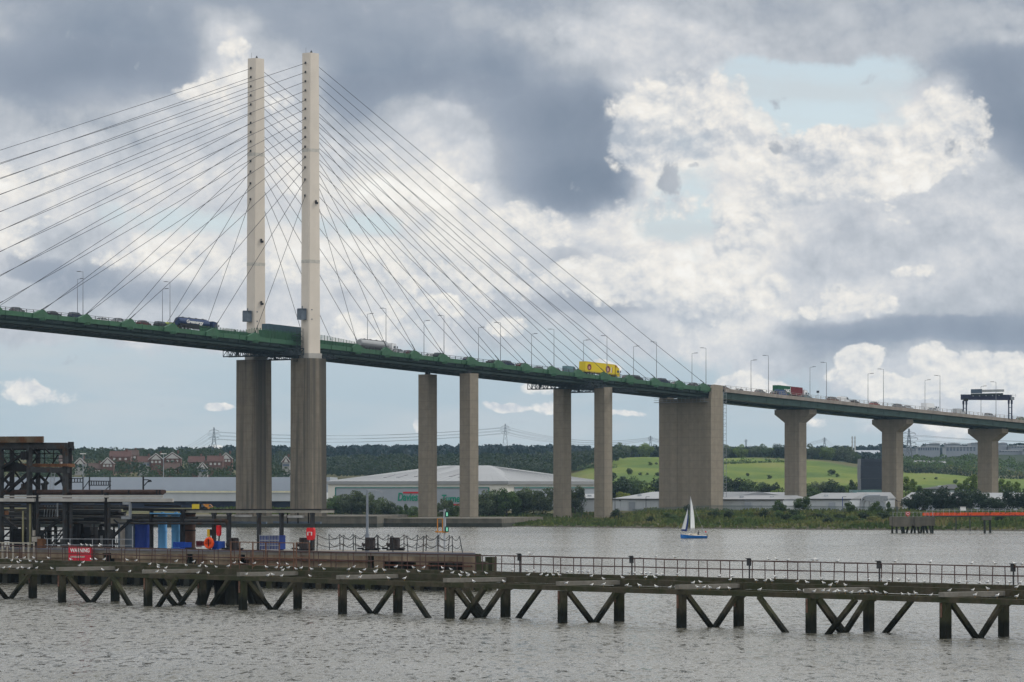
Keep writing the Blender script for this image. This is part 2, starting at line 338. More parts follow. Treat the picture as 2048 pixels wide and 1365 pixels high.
# ================================================================== the bridge
AX = Vector((.658, .753, 0)); FAR = Vector((-.753, .658, 0))   # along the bridge (away, right) and across it (away, left)
Y0 = 1108.0; N0 = Vector((PX(618, Y0), Y0, 0))
def B(t, w, z): return N0 + AX*t + FAR*w + Vector((0, 0, z))
def t_at(px, w=0.):
    k = (px-1024.)/F
    return (k*(Y0+FAR.y*w) - (N0.x+FAR.x*w)) / (AX.x - k*AX.y)
def w_at(px, t):
    k = (px-1024.)/F
    return (k*(Y0+AX.y*t) - (N0.x+AX.x*t)) / (FAR.x - k*FAR.y)
_zc = np.polyfit([-240, -150, -113, -74, 0, 81, 135, 179, 250, 352, 430], [60.2, 57.7, 56.3, 54.6, 50.75, 46.95, 44.15, 41.75, 38.3, 33.9, 30.4], 4)
def zd(t): return float(np.polyval(_zc, t))
DW = 20.0
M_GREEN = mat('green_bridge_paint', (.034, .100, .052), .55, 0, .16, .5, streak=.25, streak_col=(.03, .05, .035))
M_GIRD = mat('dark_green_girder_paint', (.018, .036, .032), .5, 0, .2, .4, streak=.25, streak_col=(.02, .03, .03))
M_CREAM = mat('cream_pylon_paint', (.58, .525, .455), .6, 0, .05, .25, streak=.10, streak_col=(.36, .33, .30))
M_CONC = mat('weathered_concrete', (.172, .147, .112), .9, 0, .14, .5, streak=.9, streak_col=(.055, .050, .042), bump=.2, lines=2.4)
M_CONC2 = mat('pale_concrete', (.225, .196, .154), .9, 0, .12, .6, streak=.32, streak_col=(.12, .105, .082), bump=.2, lines=2.4)
M_CAP = mat('grey_capping_concrete', (.33, .32, .30), .9, 0, .1, 1.)
M_ROAD = mat('asphalt', (.05, .05, .052), .9, 0, .15, 2.)
M_CABLE = mat('dark_cable_sheath', (.035, .037, .042), .6, 0, .1, .2)
bridge = thing('cable_stayed_bridge', 'long green cable stayed road bridge with twin cream pylons and concrete piers', 'bridge', tuple(B(0, 0, 0)), keep=True)
GL = [-20.7-15.55*k for k in range(14)]; GR = [20.1+12.02*k for k in range(14)]
TA, TE = -228.0, 180.5
def strip(mb, ts, sect):
    """sweep a cross-section [(w, dz)] along the deck line"""
    mb.loft([[B(t, w, zd(t)+dz) for (w, dz) in sect] for t in ts])
TS = list(np.linspace(TA, TE, 60))
mb = MB(); strip(mb, TS, [(1.25, 0), (DW, 0), (DW, -.35), (1.25, -.35)]); mb.build('road_deck', M_ROAD, bridge)
for nm, a, b2 in (('edge_fascia', .75, 1.25), ('edge_fascia', DW, DW+.5)):
    mb = MB(); strip(mb, TS, [(a, .12), (b2, .12), (b2, -1.12), (a, -1.12)])
    for g in np.arange(TA+3, TE-2, 6.02): mb.box(B(g, a-.02 if a < 5 else b2+.02, zd(g)-.5), (.14, .14, 1.1))
    mb.build(nm, M_GREEN, bridge)
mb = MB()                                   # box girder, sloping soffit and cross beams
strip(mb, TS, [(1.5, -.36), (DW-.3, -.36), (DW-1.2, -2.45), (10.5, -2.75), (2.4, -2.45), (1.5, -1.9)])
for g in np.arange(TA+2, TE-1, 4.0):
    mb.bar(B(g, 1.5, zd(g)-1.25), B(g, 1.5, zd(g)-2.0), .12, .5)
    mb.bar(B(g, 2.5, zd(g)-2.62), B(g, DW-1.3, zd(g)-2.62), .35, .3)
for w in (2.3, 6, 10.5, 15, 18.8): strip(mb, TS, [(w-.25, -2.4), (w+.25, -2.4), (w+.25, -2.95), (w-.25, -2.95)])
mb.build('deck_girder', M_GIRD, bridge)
def gusset(t, side, near=True):             # cable anchor bracket: lopsided gable standing on the fascia
    w0, w1 = (.25, 1.35) if near else (DW-.1, DW+1.0)
    k = -1 if t > 0 else 1
    prof = [(-3.0, -.1), (-.2, 1.1), (.7, 1.15), (2.1, .0), (2.3, -1.18), (-3.2, -1.18)]
    pts = [B(t+k*a, w0, zd(t+k*a)+dz) for a, dz in prof]
    mb = MB(); mb.prism(pts, FAR*(w1-w0))
    mb.box(B(t+k*.4, (w0+w1)/2, zd(t)+1.2), (.6, .4, .25))
    mb.box(B(t, w0-.02, zd(t)-1.28), (1.6, .8, .7))
    mb.build('cable_anchorage', M_GREEN, bridge)
for t in GL:
    gusset(t, 0); 
for t in GR: gusset(t, 0)
for t in GL[:9]+GR: gusset(t, 0, False)
# parapet rails, near and far; taller slatted wind screen at the pylons
SCR = (-40.5, 21.0)
for w, nm in ((1.6, 'parapet_rail'), (DW-.3, 'parapet_rail')):
    for a, b2 in ((TA, SCR[0]), (SCR[1], TE)):
        mb = MB(); ts = list(np.linspace(a, b2, 30))
        for dz in (.55, 1.0): 
            for q, r_ in zip(ts, ts[1:]): mb.bar(B(q, w, zd(q)+dz), B(r_, w, zd(r_)+dz), .10, .10)
        for q in np.arange(a+.5, b2, 2.4): mb.bar(B(q, w, zd(q)), B(q, w, zd(q)+1.05), .13)
        mb.build(nm, M_DARKSTEEL, bridge)
    mb = MB()
    for q in np.arange(SCR[0], SCR[1], 1.1):
        h = 1.6 + 1.1*max(0., min(1., (q+24)/5))*max(0., min(1., (24-q)/16))
        mb.bar(B(q, w, zd(q)), B(q, w, zd(q)+h), .16)
        mb.bar(B(q+.55, w, zd(q)), B(q+.55, w, zd(q)+h-.05), .09)
    ts = list(np.linspace(SCR[0], SCR[1], 12))
    for q, r_ in zip(ts, ts[1:]):
        hh = 1.0 if q < -22 else 2.2 if q < 4 else 1.3
        mb.bar(B(q, w+.08, zd(q)+hh/2), B(r_, w+.08, zd(r_)+hh/2), .05, hh)
    mb.build('wind_screen', M_GREEN, bridge)
# pylons
PZ0 = ZY(716, Y0); PZ1 = ZY(107.5, Y0)
ANCH = [11+(975-y)/7.24 for y in (128.1, 146.3, 164.9, 183.1, 201.7, 219.9, 238.7, 257.3, 276.2, 295.5, 315.9, 337.0, 360.9, 393.0)]
def pylon(wc, near):
    def ring(z, g=0.):
        k = (z-PZ0)/(PZ1-PZ0); lx = (2.42-.52*k)+g; ly = 1.6+g; e = .28
        return [B(a, wc+b, z) for a, b in ((-lx+e, -ly), (lx-e, -ly), (lx, -ly+e), (lx, ly-e), (lx-e, ly), (-lx+e, ly), (-lx, ly-e), (-lx, -ly+e))]
    mb = MB(); mb.loft([ring(PZ0+1.2), ring(PZ0+20), ring(PZ0+45), ring(PZ1-.02)])
    tower = mb.build('pylon_tower', M_CREAM, bridge)
    for y in (302, 524):
        z = ZY(y, Y0); mb = MB(); mb.loft([ring(z-.45, .03), ring(z+.45, .03)]); mb.build('splice_band', mat('grey_band_paint', (.43, .41, .37), .7), tower, origin=B(0, 0, 0))
    mb = MB(); mb.loft([ring(PZ0-.2, .35), ring(PZ0+1.2, .35)]); mb.build('pylon_plinth', M_CAP, tower, origin=B(0, 0, 0))
    mb = MB(); mb.tube(B(.3, wc, PZ1), B(.3, wc, PZ1+.5), .3, n=8); mb.tube(B(.3, wc, PZ1+.5), B(.3, wc, PZ1+.8), .16, n=8); mb.tube(B(-1.2, wc+.6, PZ1), B(-1.2, wc+.6, PZ1+1.6), .03, n=4)
    mb.build('aircraft_warning_light', M_DARKSTEEL, tower, origin=B(0, 0, 0))
    mb = MB()
    for z in ANCH:
        for s_ in (-1, 1):
            k = (z-PZ0)/(PZ1-PZ0); lx = 2.42-.52*k
            mb.box(B(s_*(lx+.12), wc, z), (.42, .42, .45)); mb.box(B(s_*(lx+.12), wc, z+.32), (.4, .4, .1))
    for px_, y in ((516, 478), (516, 604)) if not near else ((634, 407),):
        mb.box(B(.6, wc-1.75, ZY(y, Y0)), (.9, .5, .6)); mb.box(B(.2, wc-1.9, ZY(y-3, Y0)), (.5, .3, .7))
    mb.build('cable_socket', M_DARKSTEEL, tower, origin=B(0, 0, 0))
    # inspection lift cabin hung on the west face
    zc = ZY(630, Y0); mb = MB()
    mb.loft([[B(-2.55-a, wc+b, zc+dz) for a, b in ((0, -.9 if near else -.9), (1.9, -.9), (1.9, .9), (0, .9))] for dz in (-1.5, 1.4)])
    mb.box(B(-3.4, wc, zc+1.5), (2.4, 2.4, .18)); mb.box(B(-3.3, wc, zc+1.9), (.3, .3, .8)); mb.bar(B(-2.3, wc-.9, zc-1.3), B(-1.0, wc-1.7, zc-1.3), .25); mb.bar(B(-2.3, wc-.9, zc+1.3), B(-1.0, wc-1.7, zc+1.3), .25)
    mb.build('lift_cabin', mat('slate_blue_cladding', (.10, .125, .155), .5), tower, origin=B(0, 0, 0))
    # concrete pier under it
    mb = MB(); zb = .5
    def pr(z, g=0.):
        lx, ly, e = 4.0+g, 3.4+g, .5
        return [B(a-.85, wc+b, z) for a, b in ((-lx+e, -ly), (lx-e, -ly), (lx, -ly+e), (lx, ly-e), (lx-e, ly), (-lx+e, ly), (-lx, ly-e), (-lx, -ly+e))]
    mb.loft([pr(zb, .12), pr(20, .06), pr(PZ0-.25)]); mb.build('pylon_pier', M_CONC, bridge)
pylon(-.6, True); pylon(20.6, False)
# stay cables
for wp, wd_, near in ((-.6, .5, True), (20.6, DW+.5, False)):
    for T_, s_ in ((GL, -1), (GR, 1)):
        for k, t in enumerate(T_):
            z = ANCH[13-k]; lx = 2.42-.52*(z-PZ0)/(PZ1-PZ0)
            a = B(s_*lx, wp, z); b2 = B(t-s_*.2, wd_, zd(t)+1.25)
            mb = MB(); n = 6; L = (b2-a).length
            pts = [a.lerp(b2, i/n) - Vector((0, 0, 4*.0026*L*(i/n)*(1-i/n))) for i in range(n+1)]
            mb.path(pts, .066, 6); mb.tube(b2, b2.lerp(a, 2.2/L), .12, n=6)
            mb.build('stay_cable', M_CABLE, bridge)
# slender twin piers under the side span
for (pxn, ptop, pbot) in ((938, 747.5, 1046), (1206.5, 775, 1046)):
    for w in (2.4, 18.6):
        t = t_at(pxn, 0) + (0 if w < 10 else 0.)
        tt = t_at(pxn, 2.4)
        Yp = B(tt, 2.4, 0).y; zt = ZY(ptop, Yp); mb = MB()
        mb.loft([[B(tt+a, w+b, z) for a, b in ((-1.85, -2.0), (1.85, -2.0), (1.85, 2.0), (-1.85, 2.0))] for z in (-.5, zt)])
        mb.box(B(tt+.3, w-2.005, 14), (.05, .05, .05))
        pier = mb.build('side_span_pier', M_CONC2 if pxn > 1000 else M_CONC2, bridge)
        mb = MB(); mb.box(B(tt, w, (zt+zd(tt)-2.4)/2), (1.5, 1.5, zd(tt)-2.4-zt)); mb.build('bearing', M_DARKSTEEL, pier, origin=B(0, 0, 0))
        if w > 10:
            mb = MB()
            for a, b2 in ((-1.7, -1.8), (-1.7, -.6), (-.6, -1.8)): mb.bar(B(tt+a, w+b2, zt), B(tt+a, w+b2, zt+1.1), .06)
            mb.bar(B(tt-1.7, w-1.8, zt+1.1), B(tt-.6, w-1.8, zt+1.1), .06); mb.bar(B(tt-1.7, w-1.8, zt+1.1), B(tt-1.7, w-.6, zt+1.1), .06)
            mb.build('pier_top_rail', M_GREYSTEEL, pier, origin=B(0, 0, 0))
# anchor pier: wall under the deck with a horn rising past each edge
ta = t_at(1419, .2); za = zd(ta+3)
mb = MB(); LT = 5.9
mb.loft([[B(ta+a, w, z) for a, w in ((.1, 7.5), (LT-.1, 7.5), (LT-.1, 13.), (.1, 13.))] for z in (-.5, za-3.2)])
for w0, w1 in ((-.1, 7.5), (13., 19.9)):
    mb.loft([[B(ta+a, w, z) for a, w in ((0, w0), (LT, w0), (LT, w1), (0, w1))] for z in (-.5, za-3.15)])
for w0, w1 in ((-.4, .7), (19.2, 20.3)):
    prof = [(-.05, -.5-za), (LT+.05, -.5-za), (LT+.05, .9), (1.8, 1.15), (.9, .2), (.3, -1.8), (-.05, -4.5)]
    mb.prism([B(ta+a, w0, za+dz) for a, dz in prof], FAR*(w1-w0))
anchor = mb.build('anchor_pier', M_CONC2, bridge)
mb = MB()
for w in np.arange(1.5, 21, 1.5): mb.bar(B(ta-1.0, w, za-4.2), B(ta-1.0, w, za-3.0), .09)
for dz in (-4.2, -3.6, -3.0): mb.bar(B(ta-1.0, .5, za+dz), B(ta-1.0, 21.5, za+dz), .10)
mb.box(B(ta-.5, 11, za-4.3), (.1, .1, .1)); mb.bar(B(ta-.5, .5, za-4.25), B(ta-.5, 21.5, za-4.25), 1.0, .12)
mb.build('inspection_walkway', M_GREYSTEEL, anchor, origin=B(0, 0, 0))
mb = MB()                                    # caged ladder on the pier's end face
for a in (.5, 1.9):
    for w in (-.3, 1.0): mb.bar(B(ta+LT+a, w, 8), B(ta+LT+a, w, za-1), .09)
for q in np.arange(9, za-1, 1.1):
    mb.bar(B(ta+LT+.5, -.3, q), B(ta+LT+1.9, -.3, q), .09); mb.bar(B(ta+LT+1.9, -.3, q), B(ta+LT+1.9, 1.0, q), .09)
    if int(q/1.1) % 3 == 0: mb.bar(B(ta+LT, -.3, q), B(ta+LT+1.9, -.3, q+1.1), .08)
mb.build('access_ladder', M_GREYSTEEL, anchor, origin=B(0, 0, 0))
# travelling maintenance gantries slung under the deck
def gantry(px0, px1, t, z, h, depth=2.2):
    w0, w1 = w_at(px1, t), w_at(px0, t); mb = MB(); n = max(6, int((w1-w0)/1.5))
    for s_ in (-depth/2, depth/2):
        for dz in (0, h): mb.bar(B(t+s_, w0, z+dz), B(t+s_, w1, z+dz), .24, .28)
        for k in range(n+1):
            w = w0+(w1-w0)*k/n; mb.bar(B(t+s_, w, z), B(t+s_, w, z+h), .14)
            if k < n: mb.bar(B(t+s_, w, z if k % 2 else z+h), B(t+s_, w+(w1-w0)/n, z+h if k % 2 else z), .12)
    mb.bar(B(t, w0, z), B(t, w1, z), depth, .12)
    for k in (.15, .5, .85):
        w = w0+(w1-w0)*k; mb.box(B(t, w, z+h*.5), (.8, .8, h*.6)); mb.bar(B(t, w, z+h), B(t, w, zd(t)-2.4), .2)
    mb.build('maintenance_gantry', mat('slate_gantry_paint', (.030, .040, .046), .7), bridge)
gantry(452, 602, -7, ZY(712, 1110), 1.7); gantry(530, 664, 4, ZY(718, 1112), .9)
gantry(1060, 1201, 121.5, ZY(777, 1203), 1.9); gantry(1138, 1268, 133, ZY(784, 1210), .9)
mb = MB()                                    # stair tower beside the near pylon
for k in range(6): mb.box(B(-4.2-.5*(k % 2), .2, PZ0-1+k*1.4), (2.4, 1.6, .12)); mb.bar(B(-5.2, -.4, PZ0-1+k*1.4), B(-3.2, -.4, PZ0+.4+k*1.4), .1); mb.bar(B(-5.2, -.6, PZ0+k*1.4), B(-3.2, -.6, PZ0+k*1.4), .07)
for a in (-5.4, -3.0): mb.bar(B(a, -.6, PZ0-1.4), B(a, -.6, PZ0+8), .12)
mb.build('access_stair', mat('slate_gantry_paint', (.085, .105, .12)), bridge)
# ------------------------------------------------------------------ approach viaduct
M_EDGE = mat('brown_grey_edge_concrete', (.24, .215, .19), .9, 0, .15, .4, streak=.4, streak_col=(.12, .10, .09))
VA, VE = TE+6.2, 395.
via = thing('approach_viaduct', 'dark green girder viaduct on concrete hammerhead piers running down from the bridge', 'viaduct', tuple(B(VA, 10, 0)), keep=True)
VS = list(np.linspace(VA, VE, 40))
mb = MB(); strip(mb, VS, [(.9, 0), (DW+.6, 0), (DW+.6, -.4), (.9, -.4)]); mb.build('road_deck', M_ROAD, via)
for a, b2 in ((.3, .9), (DW+.6, DW+1.2)):
    mb = MB(); strip(mb, VS, [(a, .28), (b2, .28), (b2, -.82), (a, -.82)]); mb.build('edge_beam', M_EDGE, via)
mb = MB()
for a, b2 in ((1.3, 5.5), (15.5, 19.7)): strip(mb, VS, [(a, -.41), (b2, -.41), (b2, -2.8), (a, -2.8)])
strip(mb, VS, [(5.5, -.41), (15.5, -.41), (15.5, -1.2), (5.5, -1.2)])
for q in np.arange(VA+4, VE, 9): mb.bar(B(q, 1.28, zd(q)-.85), B(q, 1.28, zd(q)-2.75), .1, .08); mb.bar(B(q, 5.5, zd(q)-2.2), B(q, 15.5, zd(q)-2.2), .4, 1.0)
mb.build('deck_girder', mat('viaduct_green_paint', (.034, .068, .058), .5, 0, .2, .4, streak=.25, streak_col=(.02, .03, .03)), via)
for w in (.7, DW+.8):
    mb = MB()
    for dz in (.75, 1.25):
        for q, r_ in zip(VS, VS[1:]): mb.bar(B(q, w, zd(q)+dz), B(r_, w, zd(r_)+dz), .09)
    for q in np.arange(VA+.5, VE, 2.6): mb.bar(B(q, w, zd(q)+.2), B(q, w, zd(q)+1.28), .12)
    mb.build('parapet_rail', mat('weathered_aluminium', (.27, .255, .24), .5, .3), via)
VP = [t_at(1591, 10.5), t_at(1785, 10.5), t_at(1976, 10.5)]; VP.append(VP[-1]+55)
for t in VP:
    zt = zd(t)-3.1; hw = 3.0; HT = 2.0; mb = MB()
    prof = [(-7.2, 0), (7.2, 0), (7.2, -1.5), (hw, -4.2), (hw, -zt-1), (-hw, -zt-1), (-hw, -4.2), (-7.2, -1.5)]
    e = .35                                   # chamfered hammerhead
    mb.loft([[B(t-HT, 10.5+w*(1-.03), zt+dz) for w, dz in prof], [B(t-HT+e, 10.5+w, zt+dz) for w, dz in prof], [B(t+HT-e, 10.5+w, zt+dz) for w, dz in prof], [B(t+HT, 10.5+w*(1-.03), zt+dz) for w, dz in prof]])
    mb.box(B(t-HT, 10.5-1.3, (zt-6)/2), (.12, .12, zt-6)); mb.box(B(t-HT, 10.5+1.3, (zt-6)/2), (.12, .12, zt-6))
    pier = mb.build('hammerhead_pier', M_CONC2, via)
    mb = MB()
    for w in (3.6, 17.4): mb.box(B(t, w, zt+.15), (1.4, 1.4, .32))
    mb.build('bearing', M_DARKSTEEL, pier, origin=B(VA, 10, 0))
# ------------------------------------------------------------------ street lamps on the bridge and viaduct
M_LAMP = mat('grey_lamp_post_paint', (.20, .215, .24), .5, .3)
def make_lamp():
    r = thing('street_lamp', 'lamp', 'street lamp'); mb = MB(); mb.tube((0, 0, 0), (0, 0, 6), .12, .09, 6); mb.tube((0, 0, 6), (0, 0, 12.2), .09, .06, 6)
    mb.tube((0, 0, 12.2), (1.2, 0, 12.3), .06, .06, 5); mb.build('lamp_post', M_LAMP, r)
    mb = MB(); mb.loft([[Vector((1.0+a, b, 12.26+c)) for a, b, c in ((0, -.14, 0), (1.3, -.16, .04), (1.3, .16, .04), (0, .14, 0))], [Vector((1.0+a, b, 12.42+c)) for a, b, c in ((0, -.1, 0), (1.3, -.1, .02), (1.3, .1, .02), (0, .1, 0))]]); mb.build('lamp_head', M_DARKSTEEL, r)
    return r
lamp0 = make_lamp(); used = False
NEARL = [166, 340, 772, 888, 1001, 1108, 1214, 1313, 1412, 1537, 1653, 1767, 1880, 1992]
FARL = [155, 325, 735, 848, 957, 1063, 1167, 1267, 1384, 1502, 1620, 1736, 1850, 1962]
PLACE = ['far left of the bridge', 'left of the pylons by the blue tanker', 'right of the pylons by the silver tanker', 'left of the first twin piers', 'between the two pairs of twin piers', 'left of the yellow lorry', 'above the yellow lorry', 'right of the yellow lorry', 'by the anchor pier', 'left of the container lorry', 'right of the container lorry', 'above the second hammerhead pier', 'right of the second hammerhead pier', 'beside the sign gantry']
for near, lst, w in ((True, NEARL, 1.15), (False, FARL, DW+.1)):
    for k, px in enumerate(lst):
        t = t_at(px, w); q = lamp0 if not used else dup(lamp0); used = True
        q.location = B(t, w, zd(t)); q.rotation_euler = (0, 0, math.atan2(FAR.y, FAR.x) + (0 if near else math.pi))
        tag(q, 'tall %s-kerb lamp with its arm pointing %s, %s' % ('near' if near else 'far', 'left' if near else 'right', PLACE[k]), 'street lamp', 'street lamps along the bridge')
# little signs and boxes on posts
for px, h, lab in ((741, 0, None),):
    pass
# ================================================================== traffic, signs and gantry on the bridge
YAW = math.atan2(AX.y, AX.x)
def prof_body(mb, prof, hw, hw2=None, ch=.06):
    """side profile [(x, z)] widened to a body with slightly tucked edges"""
    hw2 = hw if hw2 is None else hw2
    mb.loft([[Vector((x, -hw+ch, z)) for x, z in prof], [Vector((x, -hw, z)) for x, z in prof], [Vector((x, hw, z)) for x, z in prof], [Vector((x, hw-ch, z)) for x, z in prof]])
def wheel(parent, x, y, r=.32, wd=.2):
    mb = MB(); mb.tube((x, y-wd/2, r), (x, y+wd/2, r), r, n=14); mb.mat(1).tube((x, y-wd/2-.01, r), (x, y+wd/2+.01, r), r*.55, n=10)
    return mb.build('wheel', [M_BLACK, M_GREYSTEEL], parent)
def make_car(kind):
    r = thing({'hatch': 'hatchback_car', 'saloon': 'saloon_car', 'suv': 'estate_car', 'van': 'panel_van'}[kind], 'car', 'van' if kind == 'van' else 'car')
    low = {'hatch': [(-1.95, .35), (1.95, .35), (2.0, .62), (1.75, .82), (.85, .95), (-1.7, 1.0), (-2.0, .75)],
           'saloon': [(-2.2, .35), (2.2, .35), (2.25, .62), (1.95, .80), (.95, .92), (-1.6, .98), (-2.25, .90)],
           'suv': [(-2.2, .40), (2.2, .40), (2.28, .75), (2.0, .95), (1.0, 1.08), (-2.1, 1.12), (-2.28, .85)],
           'van': [(-2.6, .40), (2.5, .40), (2.6, .75), (2.45, 1.05), (1.75, 1.25), (1.05, 2.05), (.8, 2.15), (-2.45, 2.15), (-2.6, 2.0)]}[kind]
    top = {'hatch': [(1.0, .94), (.25, 1.43), (-1.2, 1.47), (-1.75, 1.02)], 'saloon': [(1.0, .92), (.2, 1.40), (-.95, 1.42), (-1.75, .97)],
           'suv': [(1.1, 1.07), (.35, 1.62), (-1.85, 1.68), (-2.15, 1.12)], 'van': [(1.72, 1.27), (1.12, 1.96), (.5, 1.96), (.5, 1.27)]}[kind]
    mb = MB(); prof_body(mb, low, .88)
    if kind != 'van':
        x0 = top[1][0]; x1 = top[2][0]; zt = top[2][1]
        mb.loft([[Vector((x0, s*.66, zt-.03)) for s in (-1, 1)] + [Vector((x0-.05, s*.64, zt+.03)) for s in (1, -1)], [Vector((x1, s*.66, zt-.02)) for s in (-1, 1)] + [Vector((x1, s*.64, zt+.03)) for s in (1, -1)]])
        for s in (-1, 1):
            mb.bar((top[0][0], s*.80, top[0][1]), (x0, s*.66, zt), .07); mb.bar((x1, s*.66, zt), (top[3][0], s*.80, top[3][1]), .10); mb.bar(((x0+x1)/2, s*.66, zt), ((x0+x1)/2, s*.82, 1.0), .08)
    mb.build('body', MATP['silver'], r, smooth=False)
    mb = MB()
    if kind == 'van': prof_body(mb, top, .885)
    else: mb.loft([[Vector((x, s*(.79 if i in (0, 3) else .655), z-.01)) for i, (x, z) in enumerate(top)] for s in (-1, 1)])
    mb.build('windows', M_GLASS, r)
    for x in (-1.25, 1.3) if kind in ('hatch', 'saloon') else (-1.5, 1.45):
        for y in (-.78, .78): wheel(r, x, y)
    mb = MB(); mb.box((low[2][0]-.02, .6, .68), (.08, .3, .12)).box((low[2][0]-.02, -.6, .68), (.08, .3, .12)); mb.build('headlights', M_WHITE, r)
    mb = MB(); mb.box((low[0][0]+.0, .65, .80), (.08, .2, .2)).box((low[0][0]+.0, -.65, .80), (.08, .2, .2)); mb.build('tail_lights', mat('red_lens', (.35, .02, .02), .3), r)
    return r
def paint(n, c): return mat(n+'_car_paint', c, .25, .1, .03, 1.)
MATP = dict(silver=paint('silver', (.38, .40, .42)), grey=paint('grey', (.15, .155, .16)), black=paint('black', (.016, .017, .019)), white=paint('white', (.68, .69, .70)), red=paint('red', (.22, .022, .02)),
            maroon=paint('maroon', (.10, .025, .025)), blue=paint('blue', (.04, .075, .16)), navy=paint('navy', (.02, .03, .07)), teal=paint('teal', (.10, .18, .20)), green=paint('green', (.06, .13, .07)), lime=paint('yellow_green', (.30, .36, .06)), brown=paint('brown', (.14, .09, .07)))
PROTO = {}
def put(o, px, w, dz=0.):
    t = t_at(px, w); g = (zd(t+2)-zd(t-2))/4
    o.location = B(t, w, zd(t)+.02+dz); o.rotation_euler = (0, -math.atan(g), YAW)
def car(px, w, kind, colr, label):
    if kind not in PROTO: PROTO[kind] = make_car(kind); o = PROTO[kind]
    else: o = dup(PROTO[kind])
    put(o, px, w)
    for c in o.children:
        if c.name.startswith('body'):
            c.material_slots[0].link = 'OBJECT'; c.material_slots[0].material = MATP[colr]
    tag(o, label, 'van' if kind == 'van' else 'car', 'traffic queueing across the bridge')
NL, ML, FL = 4.6, 8.4, 13.0
CARS = [
 (34, NL, 'hatch', 'grey', 'grey hatchback behind the railing at the far left end of the bridge'),
 (106, NL, 'saloon', 'black', 'black saloon just right of the second green anchor bracket from the left'),
 (152, NL, 'suv', 'navy', 'dark navy estate car beside the leftmost pair of street lamps'),
 (206, ML, 'hatch', 'white', 'small white hatchback right of the third green anchor bracket from the left'),
 (238, NL, 'saloon', 'silver', 'silver saloon left of the fourth green anchor bracket from the left'),
 (287, NL, 'hatch', 'maroon', 'maroon hatchback just left of the lamps beside the blue tanker'),
 (323, NL, 'suv', 'black', 'black estate car just left of the blue tanker'),
 (346, ML, 'van', 'lime', 'yellow-green van close behind the blue tanker'),
 (461, ML, 'van', 'white', 'white van in front of the blue tanker, left of the pylons'),
 (488, NL, 'hatch', 'grey', 'grey hatchback behind the slatted screen left of the far pylon'),
 (693, ML, 'suv', 'black', 'black estate car behind the silver tanker, right of the near pylon'),
 (797, NL, 'hatch', 'silver', 'silver hatchback just ahead of the silver tanker'),
 (818, NL, 'saloon', 'maroon', 'maroon saloon left of the lamps above the first twin piers'),
 (862, ML, 'hatch', 'white', 'white hatchback above the left leg of the first twin piers'),
 (881, NL, 'suv', 'black', 'black estate car between the two legs of the first twin piers'),
 (938, NL, 'hatch', 'navy', 'dark navy hatchback right above the near leg of the first twin piers'),
 (986, NL, 'saloon', 'black', 'black saloon left of the lamp between the pairs of twin piers'),
 (1015, NL, 'suv', 'navy', 'dark navy estate car right of the lamp between the pairs of twin piers'),
 (1044, NL, 'hatch', 'maroon', 'maroon hatchback above the left end of the hanging truss walkway'),
 (1078, ML, 'saloon', 'grey', 'grey saloon above the hanging truss walkway'),
 (1112, ML, 'hatch', 'black', 'black hatchback left of the teal van behind the yellow lorry'),
 (1140, NL, 'van', 'teal', 'teal panel van close behind the yellow lorry'),
 (1256, NL, 'hatch', 'grey', 'grey hatchback just ahead of the yellow lorry'),
 (1273, NL, 'suv', 'black', 'black estate car, second ahead of the yellow lorry'),
 (1326, NL, 'suv', 'navy', 'dark navy estate car above the left edge of the wide anchor pier'),
 (1352, ML, 'hatch', 'silver', 'silver hatchback above the middle of the wide anchor pier'),
 (1388, NL, 'saloon', 'grey', 'grey saloon above the right part of the wide anchor pier'),
 (1421, ML, 'suv', 'black', 'black estate car beside the horn of the anchor pier'),
 (1447, NL, 'saloon', 'brown', 'brown saloon just right of the horn of the anchor pier'),
 (1480, ML, 'hatch', 'white', 'white hatchback on the viaduct between anchor pier and container lorry'),
 (1520, NL, 'hatch', 'grey', 'grey hatchback on the viaduct behind the container lorry'),
 (1551, NL, 'hatch', 'black', 'black hatchback beside the rear of the green container'),
 (1563, 4.1, 'van', 'blue', 'blue van in front of the green container'),
 (1612, NL, 'saloon', 'teal', 'teal saloon beside the white cab of the container lorry'),
 (1666, NL, 'suv', 'brown', 'brown estate car right behind the white van near the second hammerhead pier'),
 (1687, NL, 'van', 'white', 'white panel van left of the second hammerhead pier'),
 (1708, NL, 'saloon', 'black', 'black saloon just ahead of the white panel van'),
 (1749, NL, 'hatch', 'red', 'red hatchback above the left end of the second hammerhead pier'),
 (1797, NL, 'suv', 'grey', 'grey estate car above the right end of the second hammerhead pier'),
 (1815, NL, 'saloon', 'silver', 'silver saloon close ahead of the grey estate car'),
 (1866, 4.0, 'saloon', 'silver', 'silver saloon beside the white box lorry'),
 (1918, NL, 'van', 'silver', 'silver van under the left end of the sign gantry'),
 (1979, NL, 'suv', 'silver', 'silver estate car under the middle of the sign gantry'),
 (2042, NL, 'hatch', 'green', 'green hatchback at the right edge beyond the sign gantry')]
for c in CARS: car(*c)
